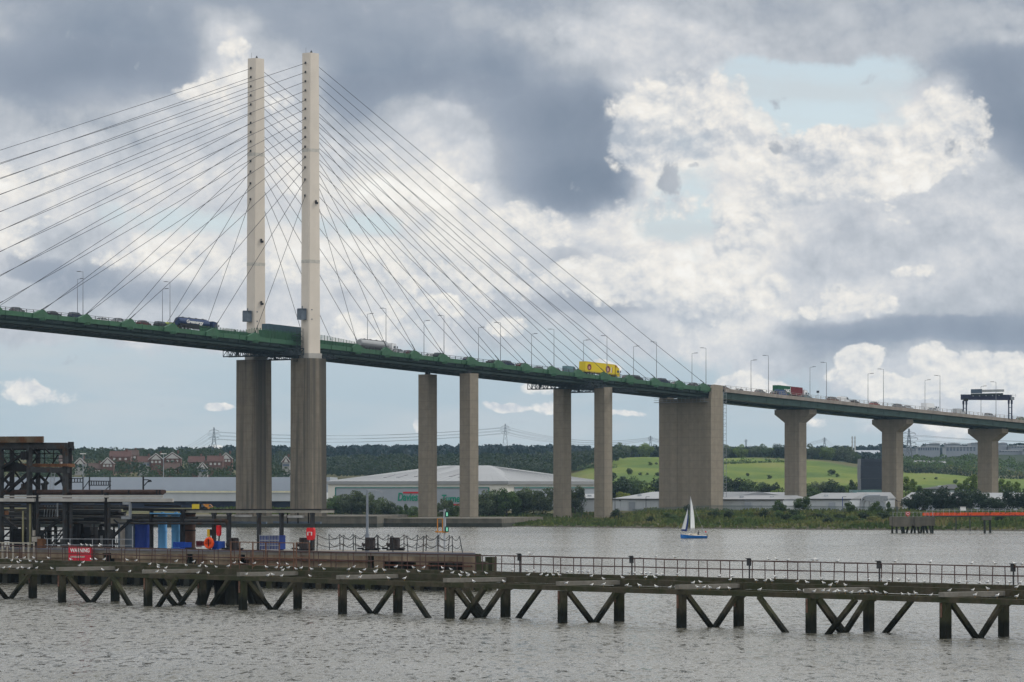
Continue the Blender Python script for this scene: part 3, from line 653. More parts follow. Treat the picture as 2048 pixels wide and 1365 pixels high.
# ---- lorries
def cab(r, x, m, hi=3.0, w=1.22):
    mb = MB(); prof_body(mb, [(x-1.9, .55), (x, .55), (x+.05, 1.2), (x-.02, 1.75), (x-.25, hi-.15), (x-.5, hi), (x-1.9, hi+.2)], w); c = mb.build('cab', m, r)
    mb = MB(); mb.loft([[Vector((x+.03, s*(w-.1), 1.75)), Vector((x-.17, s*(w-.15), hi-.25)), Vector((x-.27, s*(w-.15), hi-.25)), Vector((x-.2, s*(w-.1), 1.75))] for s in (-1, 1)])
    mb.box((x-.8, 0, 2.1), (.8, 2*w+.02, .7)); mb.build('cab_windows', M_GLASS, r)
    mb = MB(); mb.box((x+.05, -w-.25, 2.1), (.15, .25, .6)); mb.box((x+.05, w+.25, 2.1), (.15, .25, .6)); mb.build('mirrors', M_BLACK, r)
def chassis(r, x0, x1, wheels):
    mb = MB(); mb.box(((x0+x1)/2, 0, .95), (x1-x0, 1.0, .3)); mb.box(((x0+x1)/2, -1.15, .75), ((x1-x0)*.35, .08, .5)); mb.build('chassis', M_BLACK, r)
    for x in wheels:
        for y in (-1.05, 1.05): wheel(r, x, y, .5, .3)
M_YEL = mat('yellow_trailer_paint', (.60, .455, .01), .6, 0, .05, .6)
M_BADGE = mat('dark_red_badge', (.16, .02, .022), .5); M_PINK = mat('pink_badge_face', (.48, .25, .20), .5)
y = thing('box_lorry', 'bright yellow articulated lorry with two round red badges on its side', 'lorry', group='traffic queueing across the bridge')
chassis(y, -8, 8, (-6.8, -5.5, -4.2, 3.6, 6.4)); mb = MB(); mb.loft([[Vector((a, b, z)) for a, b in ((-8.2, -1.27), (5.6, -1.27), (5.6, 1.27), (-8.2, 1.27))] for z in (1.0, 4.05)]); mb.box((-1.3, 0, 4.06), (13.9, 2.62, .08)); mb.build('trailer_box', M_YEL, y)
cab(y, 8.0, M_YEL, 3.2); 
mb = MB(); mb.loft([[Vector((a, s*1.15, z)) for a, z in ((6.1, 3.3), (7.4, 3.2), (6.4, 4.0), (6.1, 4.0))] for s in (-1, 1)]); mb.build('wind_deflector', mat('ochre_paint', (.36, .17, .01), .5), y)
for x, rr in ((-6.4, .95), (2.3, 1.05)):
    mb = MB(); mb.tube((x, -1.28, 2.45), (x, -1.30, 2.45), rr, n=24); mb.mat(1).tube((x, -1.30, 2.3), (x, -1.315, 2.3), rr*.5, n=20); mb.build('badge', [M_BADGE, M_PINK], y)
mb = MB(); mb.box((4.2, -1.29, 2.3), (.3, .02, 1.6)); mb.mat(1).box((3.9, -1.285, 2.3), (.34, .02, 1.6)); mb.build('side_stripe', [M_BADGE, M_WHITE], y)
put(y, 1199, NL)
M_CGRN = mat('green_container_paint', (.012, .09, .045), .6, 0, .2, 1.); M_CRED = mat('dark_red_container_paint', (.15, .022, .028), .6, 0, .2, 1.)
c = thing('container_lorry', 'lorry carrying a green container and a dark red container behind a white cab', 'lorry', group='traffic queueing across the bridge')
chassis(c, -7.6, 7.6, (-6.4, -5.1, -3.8, 3.4, 6.2))
def container(r, x0, x1, m):
    mb = MB(); mb.box(((x0+x1)/2, 0, 2.55), (x1-x0, 2.36, 2.5))
    for q in np.arange(x0+.1, x1, .42): mb.box((q, 0, 2.55), (.2, 2.44, 2.3))
    for q in (x0+.06, x1-.06): mb.box((q, 0, 2.55), (.14, 2.48, 2.6))
    mb.box(((x0+x1)/2, 0, 3.8), (x1-x0, 2.48, .14)); mb.box(((x0+x1)/2, 0, 1.3), (x1-x0, 2.48, .14)); return mb.build('container', m, r)
container(c, -7.7, -1.4, M_CGRN); container(c, -1.3, 4.9, M_CRED); cab(c, 7.8, MATP['white'], 3.1)
text_mesh('UASC', 1.15, 'lettering', M_WHITE, c, (-4.7, -1.27, 2.0), (1, 0, 0), (0, 0, 1), .02, 3.0, bold=.05)
mb = MB(); mb.box((-1.55, -1.26, 2.5), (.12, .06, 2.2)); mb.build('door_bar', M_WHITE, c)
put(c, 1580, 8.0)
def tanker(nm, label, px, w, mt, band, txt):
    r = thing(nm, label, 'lorry', group='traffic queueing across the bridge')
    chassis(r, -7, 7, (-6, -4.7, -3.4, 3.2, 5.9)); mb = MB(); rings = []
    for x, s in ((-7.2, .8), (-7.0, .97), (-6.6, 1), (3.8, 1), (4.2, .97), (4.4, .8)):
        rings.append([Vector((x, 1.22*s*math.cos(a)*(1-.12*abs(math.sin(a))), 2.3+1.15*s*math.sin(a))) for a in [2*math.pi*k/18 for k in range(18)]])
    mb.loft(rings); mb.build('tank', mt, r)
    mb = MB(); mb.box((-1.4, 0, 3.48), (10, .7, .12)); [mb.tube((x, 0, 3.45), (x, 0, 3.68), .3, n=10) for x in (-5, -2.5, 0, 2.5)]; mb.build('walkway', M_DARKSTEEL, r)
    if band: mb = MB(); mb.box((-1.4, -1.2, 1.55), (11.2, .1, .45)); mb.build('side_skirt', band, r)
    if txt: text_mesh(txt, 1.25, 'lettering', M_WHITE, r, (-4.6, -1.24, 2.05), (1, 0, 0), (0, 0, 1), .03, 6.2, bold=.02)
    cab(r, 7.2, mt if txt else MATP['white'], 3.0); put(r, px, w)
tanker('tanker_lorry', 'dark blue fuel tanker with white lettering on its side', 391, 4.6, mat('navy_tank_paint', (.018, .035, .09), .7, .0, .05, 1.), M_BLACK, 'Greenergy')
tanker('tanker_lorry', 'pale silver tanker lorry just right of the near pylon', 752, 7.6, mat('silver_tank', (.26, .27, .28), .7, .0, .05, 1.), None, None)
d = thing('box_lorry', 'dark slate lorry standing between the two pylons', 'lorry', group='traffic queueing across the bridge')
chassis(d, -8, 8, (-6.8, -5.5, -4.2, 3.6, 6.4)); mb = MB(); mb.loft([[Vector((a, b, z)) for a, b in ((-8.4, -1.27), (6.0, -1.27), (6.0, 1.27), (-8.4, 1.27))] for z in (1.0, 4.3)]); mb.build('trailer_box', mat('slate_trailer', (.04, .075, .095), .6), d); cab(d, 8.2, MATP['navy'], 3.2); put(d, 572, 4.6)
b = thing('box_lorry', 'small white box lorry on the viaduct left of the sign gantry', 'lorry', group='traffic queueing across the bridge')
chassis(b, -3, 3.4, (-1.9, 2.5)); mb = MB(); mb.box((-.9, 0, 2.15), (4.6, 2.2, 2.3)); mb.build('trailer_box', MATP['white'], b); cab(b, 3.5, MATP['white'], 2.3, 1.05); put(b, 1858, ML)
# ---- sign gantry across the viaduct
M_NAVY = mat('navy_gantry_steel', (.025, .028, .06), .5, .2, .15, 1.)
tg = t_at(2019, .6); zg = zd(tg); Yg = B(tg, .6, 0).y
g = thing('sign_gantry', 'dark navy motorway sign gantry on lattice legs across the viaduct', 'sign gantry', tuple(B(tg, 0, zg)), keep=True)
gz0, gz1 = ZY(801, Yg), ZY(790, Yg); wl = w_at(1924, tg)
mb = MB(); mb.loft([[B(tg+a, w, z+.02*w) for a, z in ((-.8, gz0), (.8, gz0), (.8, gz1), (-.8, gz1))] for w in (.2, wl)]); mb.build('gantry_beam', M_NAVY, g)
for w in (.3, wl-1.2):
    mb = MB()
    for a in (-.9, .9): mb.bar(B(tg+a, w, zg), B(tg+a, w, gz0+.2), .34); mb.bar(B(tg+a, w, gz0-1.2), B(tg+a, w, gz0), .5)
    for k in (.3, .62): z = zg+(gz0-zg)*k; mb.bar(B(tg-.9, w, z), B(tg+.9, w, z), .2)
    mb.build('gantry_leg', M_NAVY, g)
def panel(p0, p1, y0_, y1_, nm, m, a=-1.0):
    w0, w1 = w_at(p1, tg), w_at(p0, tg); z0, z1 = ZY(y1_, Yg), ZY(y0_, Yg); mb = MB(); mb.loft([[B(tg+a+q, w, z) for w, z in ((w0, z0), (w1, z0), (w1, z1), (w0, z1))] for q in (0, .18)]); return mb.build(nm, m, g)
panel(1945, 1967, 777.5, 786, 'sign_panel', mat('slate_blue_sign', (.07, .10, .14), .5)); panel(1967, 2011, 779, 784, 'sign_panel', mat('grey_sign_back', (.30, .32, .33), .5))
panel(1946, 2010, 786.6, 791, 'walkway_mesh', mat('slate_gantry_paint', (.085, .105, .12)), -1.3)
panel(1931, 1940, 796, 801.5, 'message_sign', M_BLACK, -1.25)
mb = MB(); mb.box(B(tg, -.6, gz0+.6), (1.2, 1.0, 1.0)); mb.build('end_box', M_GREYSTEEL, g)
mb = MB()
for k in range(5): mb.box(B(tg-1.1, w_at(1950+k*13, tg), gz1-.15), (.4, .4, .35)); 
for a in (-.8, .8): mb.bar(B(tg+a, -.2, gz1-.2), B(tg+a, -1.4, gz1-.2), .06); mb.bar(B(tg+a, -1.3, gz0+1), B(tg+a, -1.3, gz1+.3), .06)
mb.build('gantry_lights', M_GALV, g)
def post_sign(px, w, h, sw, sh, nm, label, cat):
    t = t_at(px, w); s = thing(nm, label, cat, tuple(B(t, w, zd(t))), keep=True)
    mb = MB(); mb.tube(B(t, w, zd(t)), B(t, w, zd(t)+h), .07, n=6); mb.build('post', M_GALV, s)
    mb = MB(); mb.loft([[B(t+a, w+b, z) for a, b in ((-.2, -sw/2), (.1, -sw/2), (.1, sw/2), (-.2, sw/2))] for z in (zd(t)+h-sh/2, zd(t)+h+sh/2)]); mb.build('sign_plate', M_DARKSTEEL, s)
post_sign(1636, .75, 2.5, .9, .7, 'traffic_camera', 'small square camera box on a post right of the container lorry', 'camera')
# ================================================================== river, land and the far shore
def grid_mesh(name, xs, ys, zf, m, attr=None):
    nx, ny = len(xs[0]), len(xs); v = np.stack([xs, ys, zf], -1).reshape(-1, 3)
    i = np.arange((ny-1)*(nx-1)); r_, c_ = i//(nx-1), i % (nx-1); a = r_*nx+c_
    return np_mesh(name, v, np.stack([a, a+1, a+nx+1, a+nx], -1), m, smooth=True, attr=attr)
def np_mesh(name, v, q, m, parent=None, smooth=False, attr=None):
    me = bpy.data.meshes.new(name); k = q.shape[1]
    me.vertices.add(len(v)); me.vertices.foreach_set('co', v.astype(np.float32).ravel())
    me.loops.add(q.size); me.loops.foreach_set('vertex_index', q.astype(np.int32).ravel())
    me.polygons.add(len(q)); me.polygons.foreach_set('loop_start', np.arange(0, q.size, k, dtype=np.int32)); me.polygons.foreach_set('loop_total', np.full(len(q), k, dtype=np.int32))
    if smooth: me.polygons.foreach_set('use_smooth', np.ones(len(q), dtype=bool))
    if attr is not None:
        at = me.attributes.new('zone', 'FLOAT_VECTOR', 'POINT'); at.data.foreach_set('vector', attr.astype(np.float32).ravel())
    me.materials.append(m); me.update(); me.validate()
    ob = bpy.data.objects.new(name, me); COL.objects.link(ob)
    if parent: ob.parent = parent
    return ob
# ---- river
WAVE = (2.6, 1.9)
def make_water():
    m = bpy.data.materials.new('river_water'); m.use_nodes = True; T = NT(m.node_tree); b = T.n['Principled BSDF']
    co = T.n.new('ShaderNodeNewGeometry').outputs['Position']
    # wave slopes straight from noise: chop of about a metre, ripples on top, calmer and rougher patches
    c1 = T.v('SUBTRACT', T.noise(T.v('MULTIPLY', co, (1., .25, 1)), 2.1, 5, .6, .4, out=1), (.5, .5, .5)); c2 = T.v('SUBTRACT', T.noise(T.v('MULTIPLY', co, (1., .40, 1)), 9.5, 3, .6, out=1), (.5, .5, .5))
    patch = T.m('MULTIPLY', T.smooth(T.noise(T.v('MULTIPLY', co, (.6, .35, 1)), .05, 4, .6), .3, .7, .55, 1.25), T.smooth(T.noise(co, .011, 3, .5), .35, .65, .8, 1.1))
    sl = T.v('SCALE', T.v('ADD', T.v('SCALE', c1, scale=WAVE[0]), T.v('SCALE', c2, scale=WAVE[1])), scale=patch)
    sx, sy, sz = T.sep(sl); T.put(b.inputs['Normal'], T.v('NORMALIZE', T.xyz(sx, sy, 1.)))
    T.put(b.inputs['Base Color'], T.ramp(T.noise(co, .012, 4, .6), [(.35, (.080, .080, .066, 1)), (.65, (.105, .100, .080, 1))]))
    T.put(b.inputs['Roughness'], T.m('MULTIPLY', T.smooth(T.noise(T.v('MULTIPLY', co, (1., .22, 1)), 1.3, 5, .68), .36, .64, .06, .36), T.smooth(T.noise(co, .03, 4, .6), .3, .7, .8, 1.15))); b.inputs['IOR'].default_value = 1.333
    return m
mb = MB(); mb.add([(-2500, -300, 0), (2500, -300, 0), (2500, 1330, 0), (-2500, 1330, 0)], [(0, 1, 2, 3)])
tag(mb.build('river_water', make_water()), kind='structure')
# ---- land
SHP = np.array([-3000, 0, 400, 760, 1010, 1300, 1600, 2048, 3500, 6000.]); SHY = np.array([1240, 1180, 1175, 1160, 1122, 1076, 1040, 1005, 930, 880.])
def shore(px): return np.interp(px, SHP, SHY)
CP = np.array([-4000, 0, 420, 700, 1100, 1250, 1600, 1800, 2048, 6000.]); RY = np.array([1290, 1700, 1900, 2400, 2700, 3000, 3800, 4600, 5600.])
ZT = np.array([[3.4, 8, 14, 27, 30, 31, 33, 30, 15], [3.4, 8, 14, 27, 30, 31, 33, 30, 15], [3.4, 8, 14, 26, 30, 32, 36, 34, 15], [3.4, 5, 8, 16, 24, 31, 40, 37, 15], [3.4, 5, 8, 20, 26, 31, 40, 37, 15],
               [3.4, 6, 12, 29, 29, 30, 39, 36, 15], [3.4, 6, 12, 28, 27, 29, 38, 36, 15], [3.4, 6, 11, 22, 25, 33, 40, 38, 15], [3.4, 6, 10, 17.5, 23, 36, 40, 38, 15], [3.4, 6, 10, 17, 23, 36, 40, 38, 15]])
def ground(px, Y):
    px = np.asarray(px, float); Y = np.asarray(Y, float)
    ci = np.clip(np.searchsorted(CP, px)-1, 0, len(CP)-2); ri = np.clip(np.searchsorted(RY, Y)-1, 0, len(RY)-2)
    a = np.clip((px-CP[ci])/(CP[ci+1]-CP[ci]), 0, 1); b = np.clip((Y-RY[ri])/(RY[ri+1]-RY[ri]), 0, 1); a = a*a*(3-2*a)
    hz = (ZT[ci, ri]*(1-a)+ZT[ci+1, ri]*a)*(1-b) + (ZT[ci, ri+1]*(1-a)+ZT[ci+1, ri+1]*a)*b
    d = Y-shore(px)
    bk = np.interp(d, [-60, -6, 0, 6, 22, 45, 80, 110, 150], [-4, -.8, -.05, .55, 1.5, 2.5, 3.3, 3.9, 3.4])
    lo = np.interp(d, [-60, -6, 0, 5, 22, 60, 118, 145, 170], [-4, -.8, -.05, .45, .75, .95, 1.2, 2.7, 3.4])
    k = np.clip((px-1225)/70, 0, 1); k = np.where(px < 700, np.clip((700-px)/100, 0, 1), k); bk = bk*k+lo*(1-k)
    return np.where(Y < 1290, np.minimum(bk, 4), np.maximum(hz, np.minimum(bk, 3.4)))
def G(px, Y): return float(ground(px, Y))
def make_ground():
    m = bpy.data.materials.new('rough_land'); m.use_nodes = True; T = NT(m.node_tree); b = T.n['Principled BSDF']; b.inputs['Roughness'].default_value = .95; b.inputs['Specular IOR Level'].default_value = .1
    co = T.n.new('ShaderNodeNewGeometry').outputs['Position']
    at = T.n.new('ShaderNodeAttribute'); at.attribute_name = 'zone'; fz, mud, wz = T.sep(at.outputs['Vector'])
    n1 = T.noise(co, .045, 6, .65); n2 = T.noise(co, .6, 4, .6); n3 = T.noise(T.v('MULTIPLY', co, (1, .35, 1)), .018, 5, .6)
    rough = T.ramp(n1, [(.3, (.050, .060, .024, 1)), (.5, (.085, .080, .036, 1)), (.7, (.115, .100, .052, 1))])
    field = T.ramp(n3, [(.28, (.042, .080, .016, 1)), (.42, (.068, .112, .018, 1)), (.55, (.108, .145, .022, 1)), (.72, (.150, .155, .042, 1))])
    c = T.mix(fz, rough, field); c = T.mix(wz, c, (.022, .035, .018, 1)); c = T.mix(mud, c, (.055, .050, .040, 1))
    c = T.mix(.35, c, T.ramp(n2, [(.3, (.35, .35, .35, 1)), (.7, (1.3, 1.3, 1.3, 1))]), 'MULTIPLY')
    T.put(b.inputs['Base Color'], c); return m
gpx = np.concatenate([np.linspace(-4000, -100, 24), np.linspace(-60, 2110, 180), np.linspace(2150, 6000, 24)])
gy = np.concatenate([np.linspace(870, 1290, 110), np.geomspace(1300, 5600, 110)])
GX, GY = np.meshgrid(gpx, gy); GZ = ground(GX, GY)
wob = np.sin(GX*.021+GY*.05)*np.sin(GY*.11+GX*.013); GZ = GZ+np.where(GY-shore(GX) > 8, .18*wob, .03*wob)+np.where(GY > 1700, .6*wob, 0)
zone = np.zeros(GX.shape+(3,))
up = np.interp(GX, [1110, 1200, 1440, 1600, 1800, 2048, 2300], [2250, 2400, 2440, 2400, 2330, 2300, 2300])
zone[..., 0] = np.clip((GX-1120)/60, 0, 1)*(GY > 1560)*np.clip((up-GY)/40, 0, 1)*np.clip((2600-GX)/200, 0, 1)
zone[..., 1] = np.clip(1-(GY-shore(GX)-3)/7, 0, 1)
zone[..., 2] = np.clip((GY-2450)/120, 0, 1)
land = grid_mesh('ground', (GX-1024)/F*GY, GY, GZ, make_ground(), zone); tag(land, kind='structure')
# ---- foliage
def leaf_mat(name, col, var=.55):
    m = bpy.data.materials.new(name); m.use_nodes = True; T = NT(m.node_tree); b = T.n['Principled BSDF']
    g = T.n.new('ShaderNodeNewGeometry'); oi = T.n.new('ShaderNodeObjectInfo')
    k = T.m('MULTIPLY_ADD', g.outputs['Random Per Island'], 2*var, 1-var)
    k = T.m('MULTIPLY', k, T.m('MULTIPLY_ADD', T.noise(g.outputs['Position'], .22, 3, .6), 1.0, .5))
    k = T.m('MULTIPLY', k, T.m('MULTIPLY_ADD', oi.outputs['Random'], .45, .78))
    c = T.mix(1., (*col, 1), T.xyz(k, k, k), 'MULTIPLY')
    b.inputs['Roughness'].default_value = .75; b.inputs['Specular IOR Level'].default_value = .25
    T.put(b.inputs['Base Color'], c)
    tr = T.n.new('ShaderNodeBsdfTranslucent'); T.put(tr.inputs[0], T.mix(1., c, (1.3, 1.5, .6, 1), 'MULTIPLY'))
    mx = T.n.new('ShaderNodeMixShader'); mx.inputs[0].default_value = .3
    T.l.new(b.outputs[0], mx.inputs[1]); T.l.new(tr.outputs[0], mx.inputs[2]); T.l.new(mx.outputs[0], T.n['Material Output'].inputs[0])
    return m
LM = dict(dark=leaf_mat('dark_leaves', (.020, .034, .018)), mid=leaf_mat('green_leaves', (.052, .082, .030)), bright=leaf_mat('bright_leaves', (.105, .150, .038)), grey=leaf_mat('grey_green_leaves', (.075, .095, .060)), lime=leaf_mat('lime_leaves', (.17, .19, .03)),
          wood=leaf_mat('haze_blue_woodland_leaves', (.009, .021, .027), .3), vil=leaf_mat('village_leaves', (.022, .036, .017), .3), scrub=leaf_mat('scrub_leaves', (.085, .085, .034)))  # wood: the blue of distance haze is put into the leaf colour
M_BARK = mat('bark', (.07, .055, .04), .95, 0, .3, 3.)
def leaves(pts, size, nr, out=None, mixk=.75):
    """leaf-clump quads at points, lying loosely across the outward direction"""
    n = len(pts); a = nr.normal(size=(n, 3))
    if out is not None: a -= out*((a*out).sum(1, keepdims=True))*mixk
    a = a+0; a /= np.linalg.norm(a, axis=1, keepdims=True); b = nr.normal(size=(n, 3)); b = b if out is None else np.cross(out, a)+.35*b; b -= a*(a*b).sum(1, keepdims=True); b /= np.linalg.norm(b, axis=1, keepdims=True)
    s = (size*nr.uniform(.6, 1.3, n))[:, None]; t = s*nr.uniform(.5, .9, n)[:, None]
    v = np.stack([pts-a*s*.5, pts+b*t*.5, pts+a*s*.5, pts-b*t*.5], 1).reshape(-1, 3)
    return v, np.arange(4*n).reshape(n, 4)
def crown_pts(n, nr, H, wd, base, nl, lr, conic=0.):
    c = []; 
    while len(c) < nl:
        p = nr.uniform(-1, 1, 3)
        if (p**2).sum() < 1:
            zz = base+(H-base)*(p[2]*.5+.5)*.90; k = 1-conic*max(0, (zz-base)/(H-base)); c.append((p[0]*wd*.36*k, p[1]*wd*.36*k, zz, k))
    c = np.array(c); i = nr.integers(0, nl, n); d = nr.normal(size=(n, 3)); d /= np.linalg.norm(d, axis=1, keepdims=True)
    r = lr*nr.uniform(.7, 1.25, nl)[i]*nr.uniform(.55, 1.08, n)**.6
    k = (.45+.55*c[i, 3])
    pts = c[i, :3]+d*(r*k)[:, None]*np.array([1, 1, .85]); pts[:, 2] = np.maximum(pts[:, 2], .05)
    return pts, c, d
TREEP = {}
def tree_proto(kind, var):
    key = (kind, var)
    nr = np.random.default_rng(sum(map(ord, kind))+var*17)
    S = dict(bushy=(8., 10.5, .3, 26, 1.45, .15, 3600, .52), round=(8., 9.4, .5, 22, 1.7, 0., 3200, .56), poplar=(11., 4.4, .6, 20, 1.1, .45, 2000, .5), conifer=(9., 6.5, .3, 22, 1.25, .8, 2200, .5), shrub=(3., 4.6, .1, 12, .9, 0., 1200, .34))[kind]
    H, wd, base, nl, lr, con, n, sz = S
    pts, c, d = crown_pts(n, nr, H, wd, base, nl, lr, con); v, q = leaves(pts, sz, nr, d, .6)
    mb = MB(); hh = H*.62
    mb.tube((0, 0, -.6), (.1, .05, hh*.5), .20 if kind != 'shrub' else .07, .14 if kind != 'shrub' else .05, 7); mb.tube((.1, .05, hh*.5), (0, 0, hh), .14 if kind != 'shrub' else .05, .05, 6)
    for k in range(min(7, nl)):
        z0 = hh*nr.uniform(.3, .8); mb.tube((.05, .03, z0), tuple(c[k, :3]), .08 if kind != 'shrub' else .03, .025, 5)
    TREEP[key] = (v, q, mb)
    return key
TREEO = {}
def tree(kind, var, leafm, px, Y, h, label, group=None, wk=1.0, cat='tree', name=None, z=None):
    key = (kind, var)
    if key not in TREEP: tree_proto(kind, var)
    H0 = dict(bushy=8., round=8., poplar=11., conifer=9., shrub=3.)[kind]; s = h/H0
    loc = (PX(px, Y), Y, G(px, Y) if z is None else z); rz = rng.uniform(0, 6.28)
    if key not in TREEO:
        r = thing(name or {'shrub': 'shrub', 'poplar': 'poplar_tree', 'conifer': 'conifer_tree'}.get(kind, 'leafy_tree'), label, cat, loc, rz, group)
        np_mesh('crown', TREEP[key][0], TREEP[key][1], LM[leafm], r); TREEP[key][2].build('trunk', M_BARK, r); TREEO[key] = r
    else: r = dup(TREEO[key], loc, rz, label, group); r['category'] = cat
    r.scale = (s*wk, s*wk, s)
    for c in r.children:
        if c.name.startswith('crown'): c.material_slots[0].link = 'OBJECT'; c.material_slots[0].material = LM[leafm]
    return r
def row(items, fmt, group, cat='tree'):
    for k, (kind, lm, px, Y, h, wk) in enumerate(items):
        tree(kind, k % 3, lm, px, Y, h, fmt % ORD[k], group, wk, cat)
# trees in front of the big grey shed
row([('bushy', 'mid', 664, 1262, 6.7, 1.0), ('bushy', 'grey', 703, 1252, 9.2, .95), ('bushy', 'grey', 744, 1250, 8.8, .95), ('bushy', 'grey', 780, 1255, 5.9, .9), ('conifer', 'mid', 812, 1246, 5.6, .7), ('bushy', 'grey', 887, 1252, 6.9, .9), ('bushy', 'grey', 978, 1250, 9.0, 1.0),
     ('bushy', 'mid', 1014, 1248, 9.2, .9), ('bushy', 'grey', 1048, 1252, 9.3, .9), ('bushy', 'grey', 1086, 1250, 9.0, 1.0), ('bushy', 'grey', 1150, 1246, 8.8, .9)], 'leafy tree in the row before the big grey shed, %s from the left', 'trees before the big shed')
row([('bushy', 'mid', 684, 1258, 7.2, 1.0), ('bushy', 'grey', 724, 1256, 7.9, 1.0), ('bushy', 'mid', 762, 1258, 6.9, 1.0), ('bushy', 'mid', 797, 1258, 4.4, 1.1), ('bushy', 'mid', 824, 1256, 4.1, 1.1), ('bushy', 'mid', 903, 1257, 5.9, 1.0), ('bushy', 'mid', 962, 1256, 7.4, 1.0), ('bushy', 'grey', 997, 1256, 8.4, 1.0), ('bushy', 'mid', 1031, 1257, 7.9, 1.0), ('bushy', 'mid', 1067, 1257, 8.2, 1.0), ('bushy', 'mid', 1140, 1256, 6.4, 1.0)],
    'darker bush between the trees before the big shed, %s from the left', 'trees before the big shed')
# dark clump at the right shore
row([('round', 'dark', 1822, 1155, 5.4, 1.0), ('bushy', 'dark', 1846, 1150, 7.2, 1.1), ('round', 'dark', 1882, 1152, 7.8, 1.05), ('bushy', 'dark', 1916, 1148, 7.0, 1.1), ('round', 'dark', 1945, 1152, 7.3, 1.0), ('bushy', 'dark', 1972, 1150, 6.4, 1.1), ('round', 'dark', 1998, 1146, 4.6, 1.0), ('bushy', 'dark', 2026, 1150, 6.8, 1.1), ('round', 'dark', 2058, 1150, 7.2, 1.1)],
    'dark tree in the dense clump on the right shore, %s from the left', 'dark trees on the right shore')
# hedgerow between the low sheds and the green field
row([('round', 'dark', 1230, 1500, 11.9, 1.1), ('bushy', 'lime', 1246, 1440, 5.2, 1.3), ('bushy', 'mid', 1262, 1510, 10.9, 1.0), ('round', 'mid', 1286, 1505, 8.7, 1.1), ('bushy', 'bright', 1306, 1500, 7.8, 1.2), ('round', 'dark', 1320, 1500, 9.9, 1.0)],
    'hedgerow tree between the twin piers and the anchor pier, %s from the left', 'hedgerow trees behind the low sheds')
row([('round', 'dark', 1449, 1490, 7.2, 1.0), ('round', 'dark', 1467, 1500, 10.4, 1.0), ('round', 'mid', 1497, 1500, 9.4, 1.3), ('bushy', 'mid', 1523, 1505, 7.2, 1.2), ('round', 'dark', 1543, 1500, 8.1, 1.1), ('bushy', 'bright', 1558, 1490, 6.1, 1.2)],
    'hedgerow tree between the anchor pier and first hammerhead pier, %s from the left', 'hedgerow trees behind the low sheds')
row([('bushy', 'mid', 1620, 1490, 8.1, 1.1), ('round', 'grey', 1640, 1500, 9.0, 1.0), ('round', 'dark', 1664, 1500, 9.3, 1.0), ('bushy', 'mid', 1688, 1505, 7.5, 1.0), ('poplar', 'mid', 1704, 1490, 10.2, 1.0), ('bushy', 'mid', 1718, 1490, 8.7, .9)],
    'hedgerow tree left of the dark tower block, %s from the left', 'hedgerow trees behind the low sheds')
row([('poplar', 'bright', 1812, 1400, 12.2, 1.1), ('poplar', 'bright', 1826, 1405, 11.0, 1.1), ('poplar', 'mid', 1838, 1410, 8.4, 1.2), ('bushy', 'bright', 1862, 1400, 5.2, 1.3), ('bushy', 'bright', 1890, 1400, 5.2, 1.3), ('poplar', 'bright', 1918, 1450, 9.3, 1.2), ('poplar', 'bright', 1934, 1450, 11.6, 1.1), ('poplar', 'bright', 1948, 1450, 12.8, 1.0), ('poplar', 'bright', 2004, 1450, 11.0, 1.1), ('poplar', 'bright', 2018, 1450, 10.2, 1.1), ('poplar', 'bright', 2034, 1455, 9.6, 1.1)],
    'bright slender tree behind the low sheds at the right, %s from the left', 'poplars behind the low sheds')
# shrubs on the river bank
row([('shrub', 'dark', 1236, 1170, 3.4, 1.0), ('shrub', 'dark', 1378, 1150, 2.6, 1.0), ('shrub', 'mid', 1334, 1112, 1.8, 1.5), ('shrub', 'dark', 1432, 1100, 2.4, 1.1), ('shrub', 'dark', 1458, 1096, 2.3, 1.0), ('shrub', 'mid', 1500, 1094, 2.0, 1.2), ('shrub', 'dark', 1532, 1088, 2.8, 1.1), ('shrub', 'mid', 1556, 1090, 2.2, 1.2), ('shrub', 'dark', 1588, 1085, 2.6, 1.1), ('bushy', 'mid', 1558, 1140, 4.0, 1.0), ('bushy', 'mid', 1606, 1140, 4.8, 1.1), ('shrub', 'dark', 1640, 1075, 1.8, 1.8), ('shrub', 'dark', 1680, 1072, 1.8, 1.8), ('shrub', 'dark', 1725, 1070, 2.0, 1.6), ('bushy', 'mid', 1700, 1120, 3.8, .9), ('bushy', 'mid', 1751, 1120, 3.8, .9), ('conifer', 'mid', 1777, 1110, 4.4, .8), ('shrub', 'dark', 1772, 1068, 1.8, 1.7)],
    'shrub on the grassy river bank right of the twin piers, %s along', 'shrubs on the river bank', 'shrub')
row([('shrub', ('dark', 'mid', 'scrub')[k % 3], px, Y, h, wk) for k, (px, Y, h, wk) in enumerate(((1302, 1098, 1.6, 1.6), (1350, 1104, 1.4, 1.8), (1404, 1094, 1.7, 1.7), (1418, 1112, 1.5, 1.6), (1480, 1080, 1.4, 1.9), (1512, 1098, 1.8, 1.5), (1572, 1078, 1.8, 1.5), (1598, 1072, 1.7, 1.8), (1622, 1092, 1.5, 1.7), (1660, 1060, 1.5, 2.0), (1702, 1062, 1.6, 1.9), (1745, 1056, 1.6, 1.9), (1762, 1080, 1.8, 1.6), (1890, 1060, 1.5, 2.0), (1930, 1052, 1.4, 2.0), (2005, 1046, 1.6, 1.9)))],
    'low bush near the water line of the right river bank, %s from the left', 'low bushes by the water line', 'bush')
